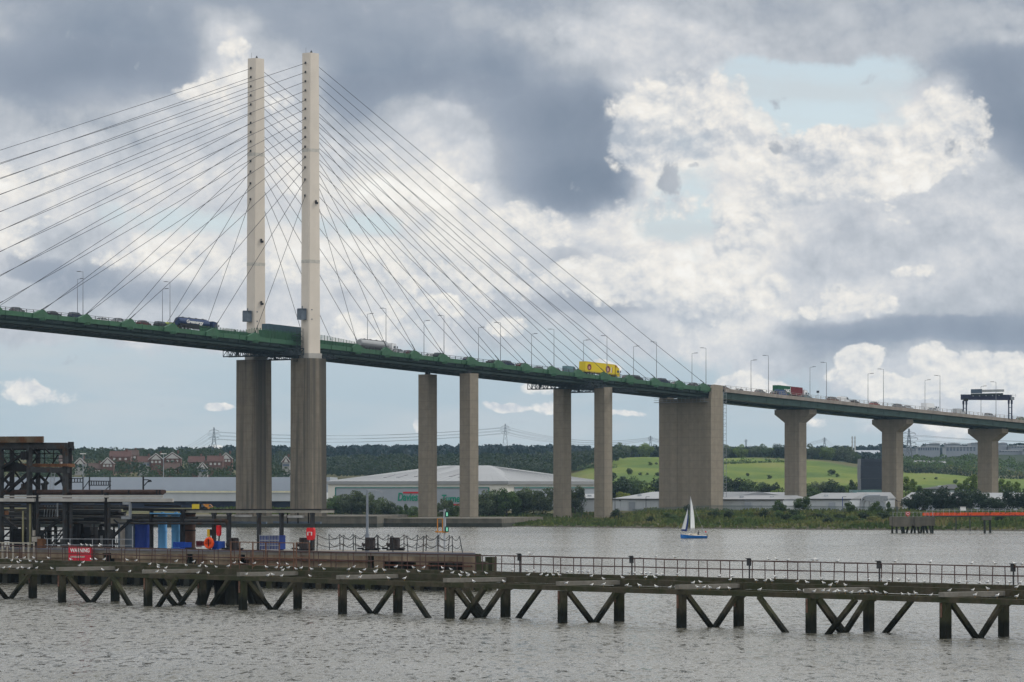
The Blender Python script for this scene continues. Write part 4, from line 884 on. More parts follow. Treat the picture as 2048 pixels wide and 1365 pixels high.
# bushes dotted over the green field and its top hedge
FB = [(1228, 2020, 2.6), (1256, 2060, 4.6), (1283, 2050, 3.6), (1293, 2050, 4.6), (1315, 2030, 4.2), (1302, 2230, 4.0), (1314, 2240, 3.6), (1300, 1900, 4.0), (1244, 1960, 3.4), (1452, 1950, 4.4), (1497, 2040, 5.2), (1482, 1880, 3.2), (1500, 1900, 4.2), (1525, 1860, 5.2), (1541, 2000, 4.6), (1556, 1900, 3.2), (1662, 2080, 4.4), (1672, 2060, 2.6), (1670, 1860, 3.0), (1813, 2060, 4.0), (1871, 2110, 4.0), (1908, 2020, 4.4), (1894, 1900, 4.2), (1850, 2100, 2.4), (1425, 1900, 3.4)]
for k, (px, Y, h) in enumerate(FB):
    tree('shrub', k % 3, ('dark', 'mid')[k % 2], px+rng.uniform(-3, 3), Y, h*rng.choice((.32, .42, .5, .7)), 'dark bush dotted on the sunlit green hillside field, %s in its scatter' % (ORD[k] if k < 20 else 'twenty-'+ORD[k-20]), 'bushes on the green field', 1.1, 'bush', 'bush')
TH = [(1243, 2420, 9), (1262, 2430, 8), (1290, 2420, 9), (1312, 2430, 8), (1446, 2450, 9.5), (1462, 2455, 8), (1480, 2450, 9), (1496, 2455, 8), (1512, 2450, 8.5), (1528, 2450, 9.5), (1543, 2455, 8), (1560, 2450, 10), (1622, 2420, 9.5), (1640, 2425, 8), (1655, 2420, 9), (1672, 2425, 10), (1690, 2420, 11), (1706, 2425, 8)]
for k, (px, Y, h) in enumerate(TH):
    tree('round', k % 3, ('grey', 'mid', 'bright', 'dark')[k % 4], px, Y, h, 'rounded tree along the top edge of the green field, %s from the left' % ORD[k], 'trees along the top of the field', 1.1)
def hedge(label, pts, h, w, lm, n):
    nr = np.random.default_rng(int(pts[0][0])); P3 = []
    for px, Y in pts: P3.append((PX(px, Y), Y, G(px, Y)))
    P3 = np.array(P3); k = nr.uniform(0, len(P3)-1.001, n); i = k.astype(int); f = (k-i)[:, None]; c = P3[i]*(1-f)+P3[i+1]*f
    hh = h*(.55+.6*np.abs(np.sin(k*9.7)*np.sin(k*4.1+1))); d = nr.normal(size=(n, 3)); d /= np.linalg.norm(d, axis=1, keepdims=True); d[:, 2] = np.abs(d[:, 2])
    v, q = leaves(c+d*np.stack([np.full(n, w), np.full(n, w), hh], 1)*nr.uniform(.5, 1.05, n)[:, None], 1.3, nr, d, .7)
    o = Vector(P3[len(P3)//2]); ob = np_mesh('hedge', v-np.array(o), q, LM[lm]); ob.location = o; tag(ob, label, 'hedge', 'hedges on the hillside')
hedge('ragged dark hedge along the foot of the green field left of the anchor pier', [(1215, 1640), (1260, 1650), (1330, 1660)], 5.5, 3., 'dark', 1500)
hedge('ragged hedge along the foot of the green field right of the anchor pier', [(1440, 1640), (1510, 1650), (1600, 1660), (1725, 1650)], 5., 3., 'mid', 2400)
hedge('broken hedge across the upper green field right of the anchor pier', [(1440, 2270), (1500, 2290), (1570, 2300)], 3.2, 3., 'mid', 500)
hedge('dark hedge strip crossing the field right of the second hammerhead pier', [(1806, 2300), (1860, 2290), (1930, 2260), (2060, 2240)], 6., 4., 'dark', 1500)
hedge('low brown hedge strip above the dark strip at the right', [(1815, 2420), (1890, 2400), (1970, 2390), (2060, 2380)], 5., 5., 'scrub', 1200)
hedge('scrubby hedge along the left edge of the green field', [(1130, 2350), (1180, 2300), (1225, 2180)], 4., 4., 'mid', 800)
# far-off woods that read as one mass
def woodland(name, n, pxr, Yr, hr, nr, keep=None, per=42, size=2.0, m='wood', jy=0):
    V, Q, o = [], [], 0
    for _ in range(n):
        px = nr.uniform(*pxr); Y = nr.uniform(*Yr)
        if keep is not None and not keep(px, Y): continue
        h = nr.uniform(*hr); x, z = PX(px, Y), G(px, Y); w = h*nr.uniform(.45, .62)
        d = nr.normal(size=(per, 3)); d /= np.linalg.norm(d, axis=1, keepdims=True); d[:, 2] = np.abs(d[:, 2])*1.0-.25
        pts = np.array([x, Y, z+h*.5])+d*np.array([w, w, h*.5])*nr.uniform(.75, 1.05, per)[:, None]
        v, q = leaves(pts, size*h/9, nr, d, .85); V.append(v); Q.append(q+o); o += len(v)
    return tag(np_mesh(name, np.concatenate(V), np.concatenate(Q), LM[m]), kind='stuff')
nr = np.random.default_rng(5)
woodland('ridge_woodland', 3400, (-300, 2350), (2950, 4350), (5, 13.5), nr, lambda px, Y: not (1690 < px < 2400 and Y < 3500) and not (px < 450 and Y < 3300), 52, 2.6)
woodland('valley_woodland', 1500, (560, 1245), (2120, 2800), (5, 10), nr, lambda px, Y: (Y > 2250 or px < 1120) and (px > 780 or Y > 2330), 56, 2.0, 'vil')
woodland('slope_woodland', 700, (1180, 1780), (2500, 2900), (6, 9.5), nr, None, 50, 2.1, 'wood')
woodland('suburban_woodland', 520, (1790, 2250), (2340, 2840), (3, 7.5), nr, lambda px, Y: (int(px/41)+int(Y/90)) % 4 != 0, 50, 2.0, 'mid')
woodland('village_woodland', 900, (-250, 640), (1880, 2700), (5, 9.5), nr, lambda px, Y: (int(px/37)+int(Y/150)) % 3 != 0 or Y > 2300, 50, 1.6, 'vil')
woodland('garden_trees', 260, (-200, 640), (1800, 1935), (3.5, 7), nr, lambda px, Y: (int(px/29)) % 4 != 1, 50, 1.5, 'vil')
# rough grass and weeds on the bank
def bank_grass():
    nr = np.random.default_rng(9); n = 32000; px = nr.uniform(420, 2120, n); d = nr.uniform(2.5, 140, n); Y = shore(px)+d; Y = np.minimum(Y, 1285)
    z = ground(px, Y); x = (px-1024)/F*Y; h = nr.uniform(.25, .8, n)*np.interp(d, [0, 6, 20, 100], [.35, .8, 1.1, .9])*(1+1.3*np.clip(np.sin(px*.031+d*.13)*np.sin(px*.0173-d*.21+1), 0, 1)); w = nr.uniform(.3, .9, n); a = nr.uniform(-.6, .6, n); ca, sa = np.cos(a)*w/2, np.sin(a)*w/2; le = nr.normal(0, .15, n)
    v = np.stack([np.stack([x-ca, Y-sa, z-.1], 1), np.stack([x+ca, Y+sa, z-.1], 1), np.stack([x+ca*.5+le, Y+sa, z+h], 1), np.stack([x-ca*.5+le, Y-sa, z+h*.9], 1)], 1).reshape(-1, 3)
    m = bpy.data.materials.new('bank_grass'); m.use_nodes = True; T = NT(m.node_tree); b = T.n['Principled BSDF']; g = T.n.new('ShaderNodeNewGeometry')
    c = T.ramp(T.noise(g.outputs['Position'], .05, 5, .65), [(.32, (.032, .054, .016, 1)), (.46, (.062, .092, .026, 1)), (.58, (.115, .125, .040, 1)), (.70, (.16, .120, .060, 1)), (.8, (.10, .062, .042, 1))])
    k = T.m('MULTIPLY_ADD', g.outputs['Random Per Island'], .8, .6); T.put(b.inputs['Base Color'], T.mix(1., c, T.xyz(k, k, k), 'MULTIPLY')); b.inputs['Roughness'].default_value = .9; b.inputs['Specular IOR Level'].default_value = .1
    tag(np_mesh('bank_grass', v, np.arange(4*n).reshape(n, 4), m), kind='stuff')
bank_grass()
# ------------------------------------------------------------------ sheds, offices and houses
M_SHEDW = mat('pale_grey_cladding', (.42, .45, .48), .5, 0, .04, .3); M_SHEDR = mat('light_metal_roof', (.25, .26, .27), .5, .1, .06, .15); M_SHEDD = mat('mid_grey_cladding', (.27, .30, .34), .5, 0, .05, .2); M_NAVYDOOR = mat('navy_loading_doors', (.02, .025, .06), .5, 0, .1, .5)
M_OFFW = mat('off_white_cladding', (.58, .57, .53), .6, 0, .04, .3); M_TEAL = mat('teal_trim', (.04, .18, .16), .5)
def quadp(px0, Y0_, px1, Y1_): return Vector((PX(px0, Y0_), Y0_, 0)), Vector((PX(px1, Y1_), Y1_, 0))
def block(mb, p, q, depth, z0, z1):
    d = (q-p).normalized(); n = Vector((-d.y, d.x, 0)); n = n if n.y > 0 else -n
    mb.loft([[Vector((a.x, a.y, z)) for a in (p, q, q+n*depth, p+n*depth)] for z in (z0, z1)]); return n
# long grey distribution shed at the left
p, q = quadp(-140, 1352, 652, 1352); s = thing('distribution_shed', 'long grey flat shed with dark loading bays behind the pylon piers', 'warehouse', ((p.x+q.x)/2, 1352, 3.2), keep=True)
mb = MB(); n_ = block(mb, p+Vector((0, 30, 0)), q+Vector((0, 30, 0)), 60, 3, 14.5); mb.build('upper_hall', M_SHEDD, s)
mb = MB(); block(mb, p, q, 29.9, 6.3, 9.2); 
for k in range(24): mb.box(((p.x+(q.x-p.x)*k/24), 1351.9, 7.7), (.25, .3, 2.8))
mb.build('front_canopy', M_SHEDW, s); mb = MB(); mb.box(((p.x+q.x)/2, 1351.7, 9.5), (q.x-p.x, .6, .5)); mb.build('fascia_trim', mat('cream_trim', (.55, .52, .36), .6), s)
mb = MB(); block(mb, p+Vector((0, 3, 0)), q+Vector((0, 3, 0)), 26, 3, 6.29); mb.build('loading_bay_doors', M_NAVYDOOR, s)
for k, px in enumerate((480, 607)): pass
# big hip-roofed shed with green lettering
C = Vector((PX(1015, 1300), 1300, 0)); A0 = Vector((PX(656, 1338), 1338, 0)); da = (A0-C); la = da.length; da.normalize(); db = Vector((-da.y, da.x, 0)); db = db if db.y > 0 else -db; LB = 60.
s = thing('hip_roofed_shed', 'big pale shed with a low hipped roof and green lettering on its wall', 'warehouse', tuple(C+Vector((0, 0, 3))), keep=True)
e = 13.0; cs = [A0, C, C+db*LB, A0+db*LB]
mb = MB(); mb.loft([[Vector((v.x, v.y, z)) for v in cs] for z in (2.5, e-.9)]); mb.build('wall', M_OFFW, s)
mb = MB(); cen = sum(cs, Vector())/4; r0, r1 = cen+da*9, cen-da*9; ov = [v+(v-cen).normalized()*.9 for v in cs]
ring = [Vector((v.x, v.y, e)) for v in ov]; a_, b_ = Vector((r0.x, r0.y, 18.3)), Vector((r1.x, r1.y, 18.3))
mb.add(ring+[a_, b_], [(0, 1, 5, 4), (1, 2, 5), (2, 3, 4, 5), (3, 0, 4)]); mb.loft([[Vector((v.x, v.y, z)) for v in ov] for z in (e-1.1, e-.002)])
for fa, fb_, zz in ((0, 1, 0), (1, 2, 0)):
    for k in range(1, 26):
        t = k/26; lo = ring[fa].lerp(ring[fb_], t); hi = (a_ if t < .5 else b_) if fa == 0 else b_; tt = min(1, 2*min(t, 1-t)+.25); mb.bar(lo+Vector((0, 0, .03)), lo.lerp(hi.lerp(a_.lerp(b_, t) if fa == 0 else b_, .7), min(.95, tt))+Vector((0, 0, .03)), .12, .06)
mb.build('roof', M_SHEDR, s)
for px_, dd in ((750, 12), (776, 12), (806, 15), (876, 15), (900, 12)):
    f = (1015-px_)/(1015-656); base = C+da*la*f; sl = 5.3/(LB/2); a0 = dd*.55; lo2 = base+db*a0; hi = base+db*(a0+dd*.42); mb = MB(); mb.bar(Vector((lo2.x, lo2.y, e+sl*a0+.06)), Vector((hi.x, hi.y, e+sl*(a0+dd*.42)+.06)), 1.3, .3); mb.build('roof_light', mat('grey_rooflight', (.16, .16, .17), .4), s)
mb = MB(); mb.mat(0)
fo = lambda f, z, o=.12: C+da*la*f-db*o+Vector((0, 0, z))
fb = lambda l, z, o=.12: C+db*l-da*o+Vector((0, 0, z))
mb.add([fo(.10, 3), fo(.955, 3), fo(.955, 10.9), fo(.10, 10.9)], [(0, 1, 2, 3)]); mb.add([fb(4, 3), fb(LB-1, 3), fb(LB-1, 10.9), fb(4, 10.9)], [(0, 1, 2, 3)])
mb.build('grey_wall_panel', M_SHEDD, s)
mb = MB()
for a, b2 in ((fo(.10, 10.9, .2), fo(.955, 10.9, .2)), (fo(.955, 3, .2), fo(.955, 10.9, .2)), (fb(4, 10.9, .2), fb(LB-1, 10.9, .2)), (fo(.10, 3, .2), fo(.10, 10.9, .2))): mb.bar(a, b2, .3)
mb.build('wall_trim', M_TEAL, s)
M_SGRN = mat('green_lettering', (.01, .22, .14), .5); M_SRED = mat('red_lettering', (.45, .02, .03), .5)
f0 = (1015-799)/359.; pL = fo(f0, 6.6, .3)
text_mesh('Davies', 3.7, 'lettering', M_SGRN, s, pL, -da, (0, 0, 1), .05, 7.9, shear=.15, bold=.07); text_mesh('Turner', 3.4, 'lettering', M_SGRN, s, fo(f0-.245, 6.2, .3), -da, (0, 0, 1), .05, 8.4, shear=.15, bold=.07)
MB().bar(fo(f0-.03, 9.25, .3), fo(f0-.17, 9.25, .3), .1, .55).build('sign_bar', M_SRED, s); MB().bar(fo(f0-.26, 5.3, .3), fo(f0-.37, 5.3, .3), .1, .5).build('sign_bar', M_SRED, s)
# low sheds along the right shore 
def shed(px0, Y0_, px1, Y1_, depth, ye, yr, label, gables=1, name='industrial_shed', wm=None, rm=None):
    p, q = quadp(px0, Y0_, px1, Y1_); ze = ZY(ye, (Y0_+Y1_)/2); zr = ZY(yr, (Y0_+Y1_)/2+depth*.5); s = thing(name, label, 'warehouse', ((p.x+q.x)/2, (p.y+q.y)/2, 3.2), keep=True)
    mb = MB(); n = block(mb, p, q, depth, 2.5, ze); L = (q-p).length; d = (q-p).normalized()
    for k in range(int(L/3.2)+1): mb.bar(p+d*(k*3.2)-n*.04+Vector((0, 0, 2.8)), p+d*(k*3.2)-n*.04+Vector((0, 0, ze-.1)), .14)
    mb.build('wall', wm or M_SHEDW, s); mb = MB()
    if gables == 0:
        a = [p-n*.4-d*.4, q-n*.4+d*.4, q+n*(depth+.4)+d*.4, p+n*(depth+.4)-d*.4]; r0, r1 = p+n*depth/2, q+n*depth/2
        mb.add([Vector((v.x, v.y, ze)) for v in a]+[Vector((r0.x, r0.y, zr)), Vector((r1.x, r1.y, zr))], [(0, 1, 5, 4), (2, 3, 4, 5), (1, 2, 5), (3, 0, 4), (0, 3, 2, 1)])
    else:
        gw = L/gables
        for k in range(gables):
            a0, a1 = p+d*gw*k-n*.3, p+d*gw*(k+1)-n*.3; m_ = (a0+a1)/2
            mb.prism([Vector((a0.x, a0.y, ze)), Vector((a1.x, a1.y, ze)), Vector((m_.x, m_.y, zr))], n*(depth+.6))
    mb.build('roof', rm or M_SHEDR, s)
    mb = MB(); mb.bar(p-n*.5-d*.5+Vector((0, 0, ze-.15)), q-n*.5+d*.5+Vector((0, 0, ze-.15)), .25, .35); mb.build('gutter', M_DARKSTEEL, s)
    for k in range(max(1, int(L/18))):
        c = p+d*(9+18*k)-n*.1; mb = MB(); mb.box((c.x, c.y, 4.6), (3.2, .3, 3.4)); mb.build('shutter_door', M_SHEDD, s); mb = MB(); mb.box((c.x+5, c.y, 6.8), (.5, .5, .4)); mb.build('wall_vent', M_DARKSTEEL, s)
    for k in range(int(L/9)):
        c = p+d*(4.5+9*k)+n*depth*(.2+.1*(k % 3)); mb = MB(); mb.box((c.x, c.y, ze+(zr-ze)*.45), (1.3, 1.3, .9)); mb.build('roof_vent', M_SHEDW, s)
    return s
shed(1151, 1262, 1222, 1262, 30, 997, 988, 'white low shed right behind the second pair of twin piers', 0)
shed(1226, 1300, 1440, 1270, 40, 998, 984, 'long pale low shed behind the wide anchor pier', 0)
shed(1444, 1262, 1566, 1256, 36, 999, 991, 'pale low shed between the anchor pier and first hammerhead pier', 0)
shed(1500, 1318, 1600, 1316, 20, 992, 985, 'white shed with a flat parapet behind the pale low shed', 0)
shed(1612, 1255, 1700, 1250, 36, 998, 986, 'pale low shed right of the first hammerhead pier', 0)
shed(1704, 1262, 1772, 1260, 30, 998, 985, 'pale low shed with curved ducts left of the second hammerhead pier', 0)
shed(1806, 1270, 1905, 1266, 34, 999, 985, 'pale low shed behind the dark tree clump', 0)
shed(1908, 1262, 2064, 1256, 34, 999, 986, 'pale low shed behind the third hammerhead pier', 0)
shed(1842, 1620, 1925, 1600, 30, 978, 969, 'long black roofed shed at the foot of the green field', 0, wm=M_SHEDD, rm=mat('black_roof', (.03, .032, .035), .6))
s = thing('duct_stack', 'curved grey extraction ducts rising beside the low shed', 'ducts', (PX(1728, 1250), 1250, 3.3), keep=True)
for k, (x0, hgt) in enumerate(((1722, 7.6), (1728, 7.0))):
    c0 = Vector((PX(x0, 1250), 1250+k, 3.)); mb = MB(); pts = [c0, c0+Vector((0, 0, hgt-4.5))]+[c0+Vector((2.4-2.4*math.cos(a), 0, hgt-4.5+2.4*math.sin(a))) for a in (.4, .8, 1.2, 1.57)]+[c0+Vector((6, 0, hgt-2.1))]
    mb.path(pts, .3, 8); mb.build('duct', M_GALV, s)
mb = MB(); mb.box((PX(1752, 1250), 1250, 7.5), (7, 3, 1.6)); [mb.bar((PX(x, 1250), 1249, 3), (PX(x, 1250), 1249, 7), .2) for x in (1738, 1748, 1758)]; mb.bar((PX(1736, 1250), 1248.6, 6.5), (PX(1766, 1250), 1248.6, 6.5), .3); mb.build('filter_house', M_GREYSTEEL, s)
# dark tower block
Yt = 1420.; s = thing('tower_block', 'dark slate windowless tower block over a glazed base beside the hammerhead pier', 'building', (PX(1755, Yt), Yt, 5), keep=True); xa, xb = PX(1722, Yt), PX(1797, Yt)
mb = MB()
for z0, z1, g in ((ZY(980, Yt), ZY(958, Yt), 0), (ZY(957.8, Yt), ZY(931, Yt), .12), (ZY(930.8, Yt), ZY(918, Yt), 0)): mb.loft([[(xa-g, Yt-g, z), (xb+g, Yt-g, z), (xb+g, Yt+14, z), (xa-g, Yt+14, z)] for z in (z0, z1)])
mb.build('cladding', mat('slate_cladding', (.038, .048, .068), .45, 0, .12, .25), s)
mb = MB(); mb.loft([[(xa-3, Yt-2, z), (xb, Yt-2, z), (xb, Yt+14, z), (xa-3, Yt+14, z)] for z in (4, ZY(980, Yt)-.05)]); mb.build('glazed_base', mat('teal_glass', (.14, .24, .25), .25, .1, .3, .4), s)
mb = MB(); [mb.bar((xa-.1, Yt-.15, z), (xb, Yt-.15, z), .2, .12) for z in np.arange(ZY(978, Yt), ZY(920, Yt), .95)]; mb.build('louvre_bands', mat('dark_louvre', (.045, .055, .08), .5), s)
# offices, chimneys far right
M_OFF = mat('pale_office_wall', (.25, .275, .315), .6, 0, .1, .1); M_OFFR = mat('office_roof', (.36, .38, .42), .5, 0, .1, .1); M_WIN = mat('office_glazing', (.10, .13, .18), .2, 0, .3, .2)
OFF = [(1793, 1832, 905, 897, 3000), (1836, 1878, 906, 893, 3060), (1892, 1952, 908, 892, 2980), (1858, 1880, 890, 886, 3150), (1895, 1920, 889, 886, 3150), (1942, 1975, 893, 884.5, 3100), (1996, 2014, 893, 885, 3080), (1998, 2048, 908, 900, 2990), (2022, 2075, 900, 891, 3060), (2045, 2110, 908, 896, 2985)]
OL = ['pale office block nearest the left of the hilltop offices', 'long office block with a curved roof behind the lattice tower', 'broad office block with a barrel roof left of the third hammerhead pier', 'small rooftop plant block above the curved office', 'small white block on the hilltop skyline', 'pale office block behind the third hammerhead pier head', 'small tall office right of the third hammerhead pier', 'low wide office right of the third hammerhead pier', 'hilltop office block near the right picture edge', 'hilltop office block at the right picture edge']
for (x0, x1, yb, yt, Y), lb in zip(OFF, OL):
    p, q = quadp(x0, Y, x1, Y); zb, zt = G((x0+x1)/2, Y)-2, ZY(yt+2.4, Y); s = thing('office_block', lb, 'building', ((p.x+q.x)/2, Y, zb), keep=True)
    mb = MB(); block(mb, p, q, 25, min(zb, ZY(yb+4, Y)), zt); mb.build('wall', M_OFF, s)
    mb = MB(); d = q-p; mb.prism([p+Vector((-1, -1, zt)), q+Vector((1, -1, zt)), p+d*.75+Vector((0, -1, ZY(yt+.6, Y))), p+d*.5+Vector((0, -1, ZY(yt, Y))), p+d*.25+Vector((0, -1, ZY(yt+.6, Y)))], Vector((0, 27, 0))); mb.build('roof', M_OFFR, s)
    [MB().box((p.x+d.x*(k+.5)/9, Y-.1, (ZY(yb, Y)+zt)/2+1), (d.x/16, .3, (zt-ZY(yb, Y))*.55)).build('window', M_WIN, s) for k in range(9)]
for k, px in enumerate((1704.5, 1710)):
    s = thing('chimney_stack', ('left' if k == 0 else 'right')+' one of the two slim white chimneys on the wooded skyline', 'chimney', (PX(px, 3000), 3000, G(px, 3000)), group='twin chimneys', keep=True); z = G(px, 3000)
    mb = MB(); mb.tube((PX(px, 3000), 3000, z), (PX(px, 3000), 3000, ZY(873, 3000)), .6, .5, 10); mb.build('shaft', mat('chimney_white', (.42, .42, .41), .6), s); mb = MB(); [mb.tube((PX(px, 3000), 3000, ZY(y+1, 3000)), (PX(px, 3000), 3000, ZY(y, 3000)), 0.7, n=10) for y in (876, 884, 892)]; mb.build('ring_platform', M_GREYSTEEL, s)
shed(1702, 2960, 1762, 2960, 30, 908, 901, 'low flat hall under the two slim chimneys', 0, wm=M_OFFR, rm=M_SHEDD)
# parked cars glinting on the slope
PK = [(1826+3.1*k+(k % 3)*.6, 2560+(k % 4)*9) for k in range(10)]+[(1866+3.0*k, 2590+(k % 3)*12) for k in range(9)]
for k, (px, Y) in enumerate(PK):
    o = dup(PROTO['hatch'], (PX(px, Y), Y, G(px, Y)+3.2), rng.uniform(0, 6)); o.name = 'parked_car'
    for c in o.children:
        if c.name.startswith('body'): c.material_slots[0].link = 'OBJECT'; c.material_slots[0].material = MATP['white' if k % 3 else 'silver']
    tag(o, 'tiny pale car in the glinting row of parked cars on the right hillside', 'car', 'cars parked on the hillside')
# houses on the left slope
M_ROOF = [mat('red_brown_tiles', (.085, .046, .040), .85, 0, .2, .8), mat('brown_tiles', (.075, .050, .042), .85, 0, .2, .8)]; M_BRICK = mat('red_brick', (.12, .065, .052), .9, 0, .2, 1.); M_RENDER = mat('white_render', (.27, .265, .26), .8, 0, .05, 1.)
def house(px, yb, w, h, white, gable, label, Y=2000., rk=0):
    zb = ZY(yb, Y); x = PX(px, Y); h *= .62; w *= .75; s = thing('house', label, 'house', (x, Y, zb), group='houses on the left slope', keep=True); D = 7.5; wm = M_RENDER if white else M_BRICK
    mb = MB(); mb.box((x, Y+D/2, zb+h/2-4), (w, D, h+8)); mb.build('wall', wm, s); rh = 3.0
    mb = MB()
    if gable:
        mb.prism([(x-w/2-.4, Y-.5, zb+h), (x+w/2+.4, Y-.5, zb+h), (x, Y-.5, zb+h+rh)], (0, D+1, 0)); mb.build('roof', M_ROOF[rk], s)
        mb = MB(); mb.bar((x-w/2-.5, Y-.6, zb+h), (x, Y-.6, zb+h+rh+.1), .25, .4); mb.bar((x+w/2+.5, Y-.6, zb+h), (x, Y-.6, zb+h+rh+.1), .25, .4); mb.prism([(x-w/2+.8, Y-.55, zb+h), (x+w/2-.8, Y-.55, zb+h), (x, Y-.55, zb+h+rh*.8)], (0, .04, 0)); mb.build('gable_boards', mat('weathered_white_boards', (.40, .395, .385), .7), s)
    else:
        mb.prism([(x-w/2-.4, Y-.5, zb+h), (x-w/2-.4, Y+D+.5, zb+h), (x-w/2-.4, Y+D/2, zb+h+rh)], (w+.8, 0, 0)); mb.build('roof', M_ROOF[rk], s)
    mb = MB(); mb.box((x+w*.3, Y+D*.5, zb+h+rh+.3), (.9, .9, 1.6)); mb.build('chimney', M_BRICK, s)
    [MB().box((x+w*f, Y-.05, zb+h*.62), (1.1, .2, 1.1)).build('window', mat('pale_window', (.42, .42, .41), .4) if not white else M_WIN, s) for f in (-.28, .0, .28)]
HS = [(160, 941, 7, 5, 1, 1, 'white gabled house nearest the steel tower'), (190, 951, 9, 5, 0, 0, 'brown roofed house right of the white gabled house'), (240, 926, 14, 5, 0, 0, 'long red roofed terrace high on the left slope', 2060), (262, 921, 9, 4, 0, 0, 'small red roof at the right end of the long terrace', 2100), (289, 937, 8, 5, 1, 0, 'white walled house with a red roof left of the big gables'), (312, 932, 9, 5, 0, 1, 'red roofed house with white gable boards, left of the pair'), (345, 930, 11, 5, 0, 1, 'wide red roofed house with white gable boards, right of the pair'),
      (343, 951, 9, 5, 0, 0, 'red brick house lowest below the big gables', 1960), (392, 937, 10, 5, 0, 0, 'brown roofed house right of the big gables'), (405, 948, 6, 4, 1, 1, 'small white gable near the left pylon pier', 1960), (430, 936, 10, 5, 0, 0, 'red roofed house left of the distant lattice tower base'), (452, 928, 8, 4, 0, 1, 'small gabled house right beside the left pylon pier', 2040), (572, 940, 5, 6, 1, 1, 'pale gabled house seen between the two pylon piers'), (130, 932, 8, 4, 0, 0, 'brown roof showing just right of the steel tower', 2040), (215, 938, 8, 4, 0, 1, 'gabled brick house below the long terrace')]
for k, h in enumerate(HS): house(*h[:7], Y=h[7] if len(h) > 7 else 2000., rk=k % 2)
# ------------------------------------------------------------------ lattice pylons and their wires
M_LAT = mat('hazy_lattice_steel', (.16, .18, .20), .6, .2, .1, .1)
def lattice(px, yt, yb, Y, label, k=1.0):
    x, z0, z1 = PX(px, Y), ZY(yb, Y), ZY(yt, Y); H = z1-z0; s = thing('lattice_pylon', label, 'electricity pylon', (x, Y, z0), group='electricity pylons on the skyline', keep=True); r = .00004*Y*k
    mb = MB(); zs = [z0-6]+[z0+H*f for f in (.22, .42, .58, .72, .86, 1.)]; wd = lambda z: H*(.11*(1-(z-z0)/H)**1.3+.012)
    for a, b2 in zip(zs, zs[1:]):
        wa, wb = wd(max(a, z0)), wd(b2); ca = [Vector((x+i*wa, Y+j*wa, a)) for i, j in ((-1, -1), (1, -1), (1, 1), (-1, 1))]; cb = [Vector((x+i*wb, Y+j*wb, b2)) for i, j in ((-1, -1), (1, -1), (1, 1), (-1, 1))]
        for i in range(4): mb.bar(ca[i], cb[i], 2*r); mb.bar(ca[i], cb[(i+1) % 4], 1.2*r); mb.bar(ca[(i+1) % 4], cb[i], 1.2*r)
    mb.build('tower', M_LAT, s); tips = []
    for f, wv in ((.62, .24), (.75, .30), (.88, .22)):
        mb = MB(); z = z0+H*f; w = H*wv*.75
        for sg in (-1, 1): mb.bar((x, Y, z+.05*H), (x+sg*w, Y-sg*w*.3, z), 1.3*r); mb.bar((x, Y, z-.01*H), (x+sg*w, Y-sg*w*.3, z), 1.3*r); mb.bar((x+sg*w, Y-sg*w*.3, z), (x+sg*w, Y-sg*w*.3, z-.05*H), 1.2*r); tips.append(Vector((x+sg*w, Y-sg*w*.3, z-.05*H)))
        mb.build('cross_arm', M_LAT, s)
    return tips
L1 = lattice(222, 893, 914, 4300, 'faint lattice pylon above the houses at the far left'); L2 = lattice(428, 855, 910, 3300, 'lattice pylon on the skyline left of the pylon piers'); L3 = lattice(1010.5, 848, 892, 3300, 'slim lattice pylon on the ridge between the pairs of twin piers', .8)
L4 = lattice(1301, 872, 893, 3600, 'small lattice pylon just left of the wide anchor pier'); L5 = lattice(1492, 879, 893, 4300, 'tiny lattice pylon between anchor pier and first hammerhead pier'); L6 = lattice(1649, 875, 893, 4200, 'faint lattice pylon left of the twin chimneys'); L7 = lattice(1818, 858, 932, 2750, 'largest lattice pylon, right of the second hammerhead pier', 1.7); L8 = lattice(1167, 893, 908, 4000, 'tiny faint lattice pylon low on the wooded ridge'); L0 = lattice(-420, 840, 905, 3000, 'lattice pylon beyond the left'); L9 = lattice(2500, 850, 930, 2900, 'lattice pylon beyond the right')
WL = ['power lines reaching left from the pylon above the houses', 'power lines between the two left lattice pylons', 'power lines crossing behind the pylon piers and twin piers', 'power lines from the ridge pylon to the anchor pier', 'power lines running behind the first hammerhead pier', 'power lines left of the largest lattice pylon', 'power lines right of the largest lattice pylon']
for (a, b2), lb in zip(((L0, L1), (L1, L2), (L2, L3), (L3, L4), (L4, L6), (L6, L7), (L7, L9)), WL):
    mb = MB()
    for p0, p1 in zip(a, b2):
        L = (p1-p0).length; n = 10; mb.path([p0.lerp(p1, i/n)-Vector((0, 0, 4*min(.02*L, 16)*(i/n)*(1-i/n))) for i in range(n+1)], .09, 4)
    tag(mb.build('power_line', M_LAT), lb, 'power line', 'power lines between the pylons')
# mast lamps behind the shed
for k, px in enumerate((166, 327)):
    s = thing('mast_lamp', 'tall pale lamp mast '+('left, above the brown roofed house' if k == 0 else 'right, before the red brick house'), 'mast', (PX(px, 1480), 1480, 4), group='lamp masts behind the grey shed', keep=True); x = PX(px, 1480)
    mb = MB(); mb.tube((x, 1480, 4), (x, 1480, ZY(908, 1480)), .16, .1, 6); mb.build('mast', M_GALV, s); mb = MB(); mb.box((x, 1480, ZY(908, 1480)), (2.2, .4, .25)); mb.build('lamp_head', M_WHITE, s)
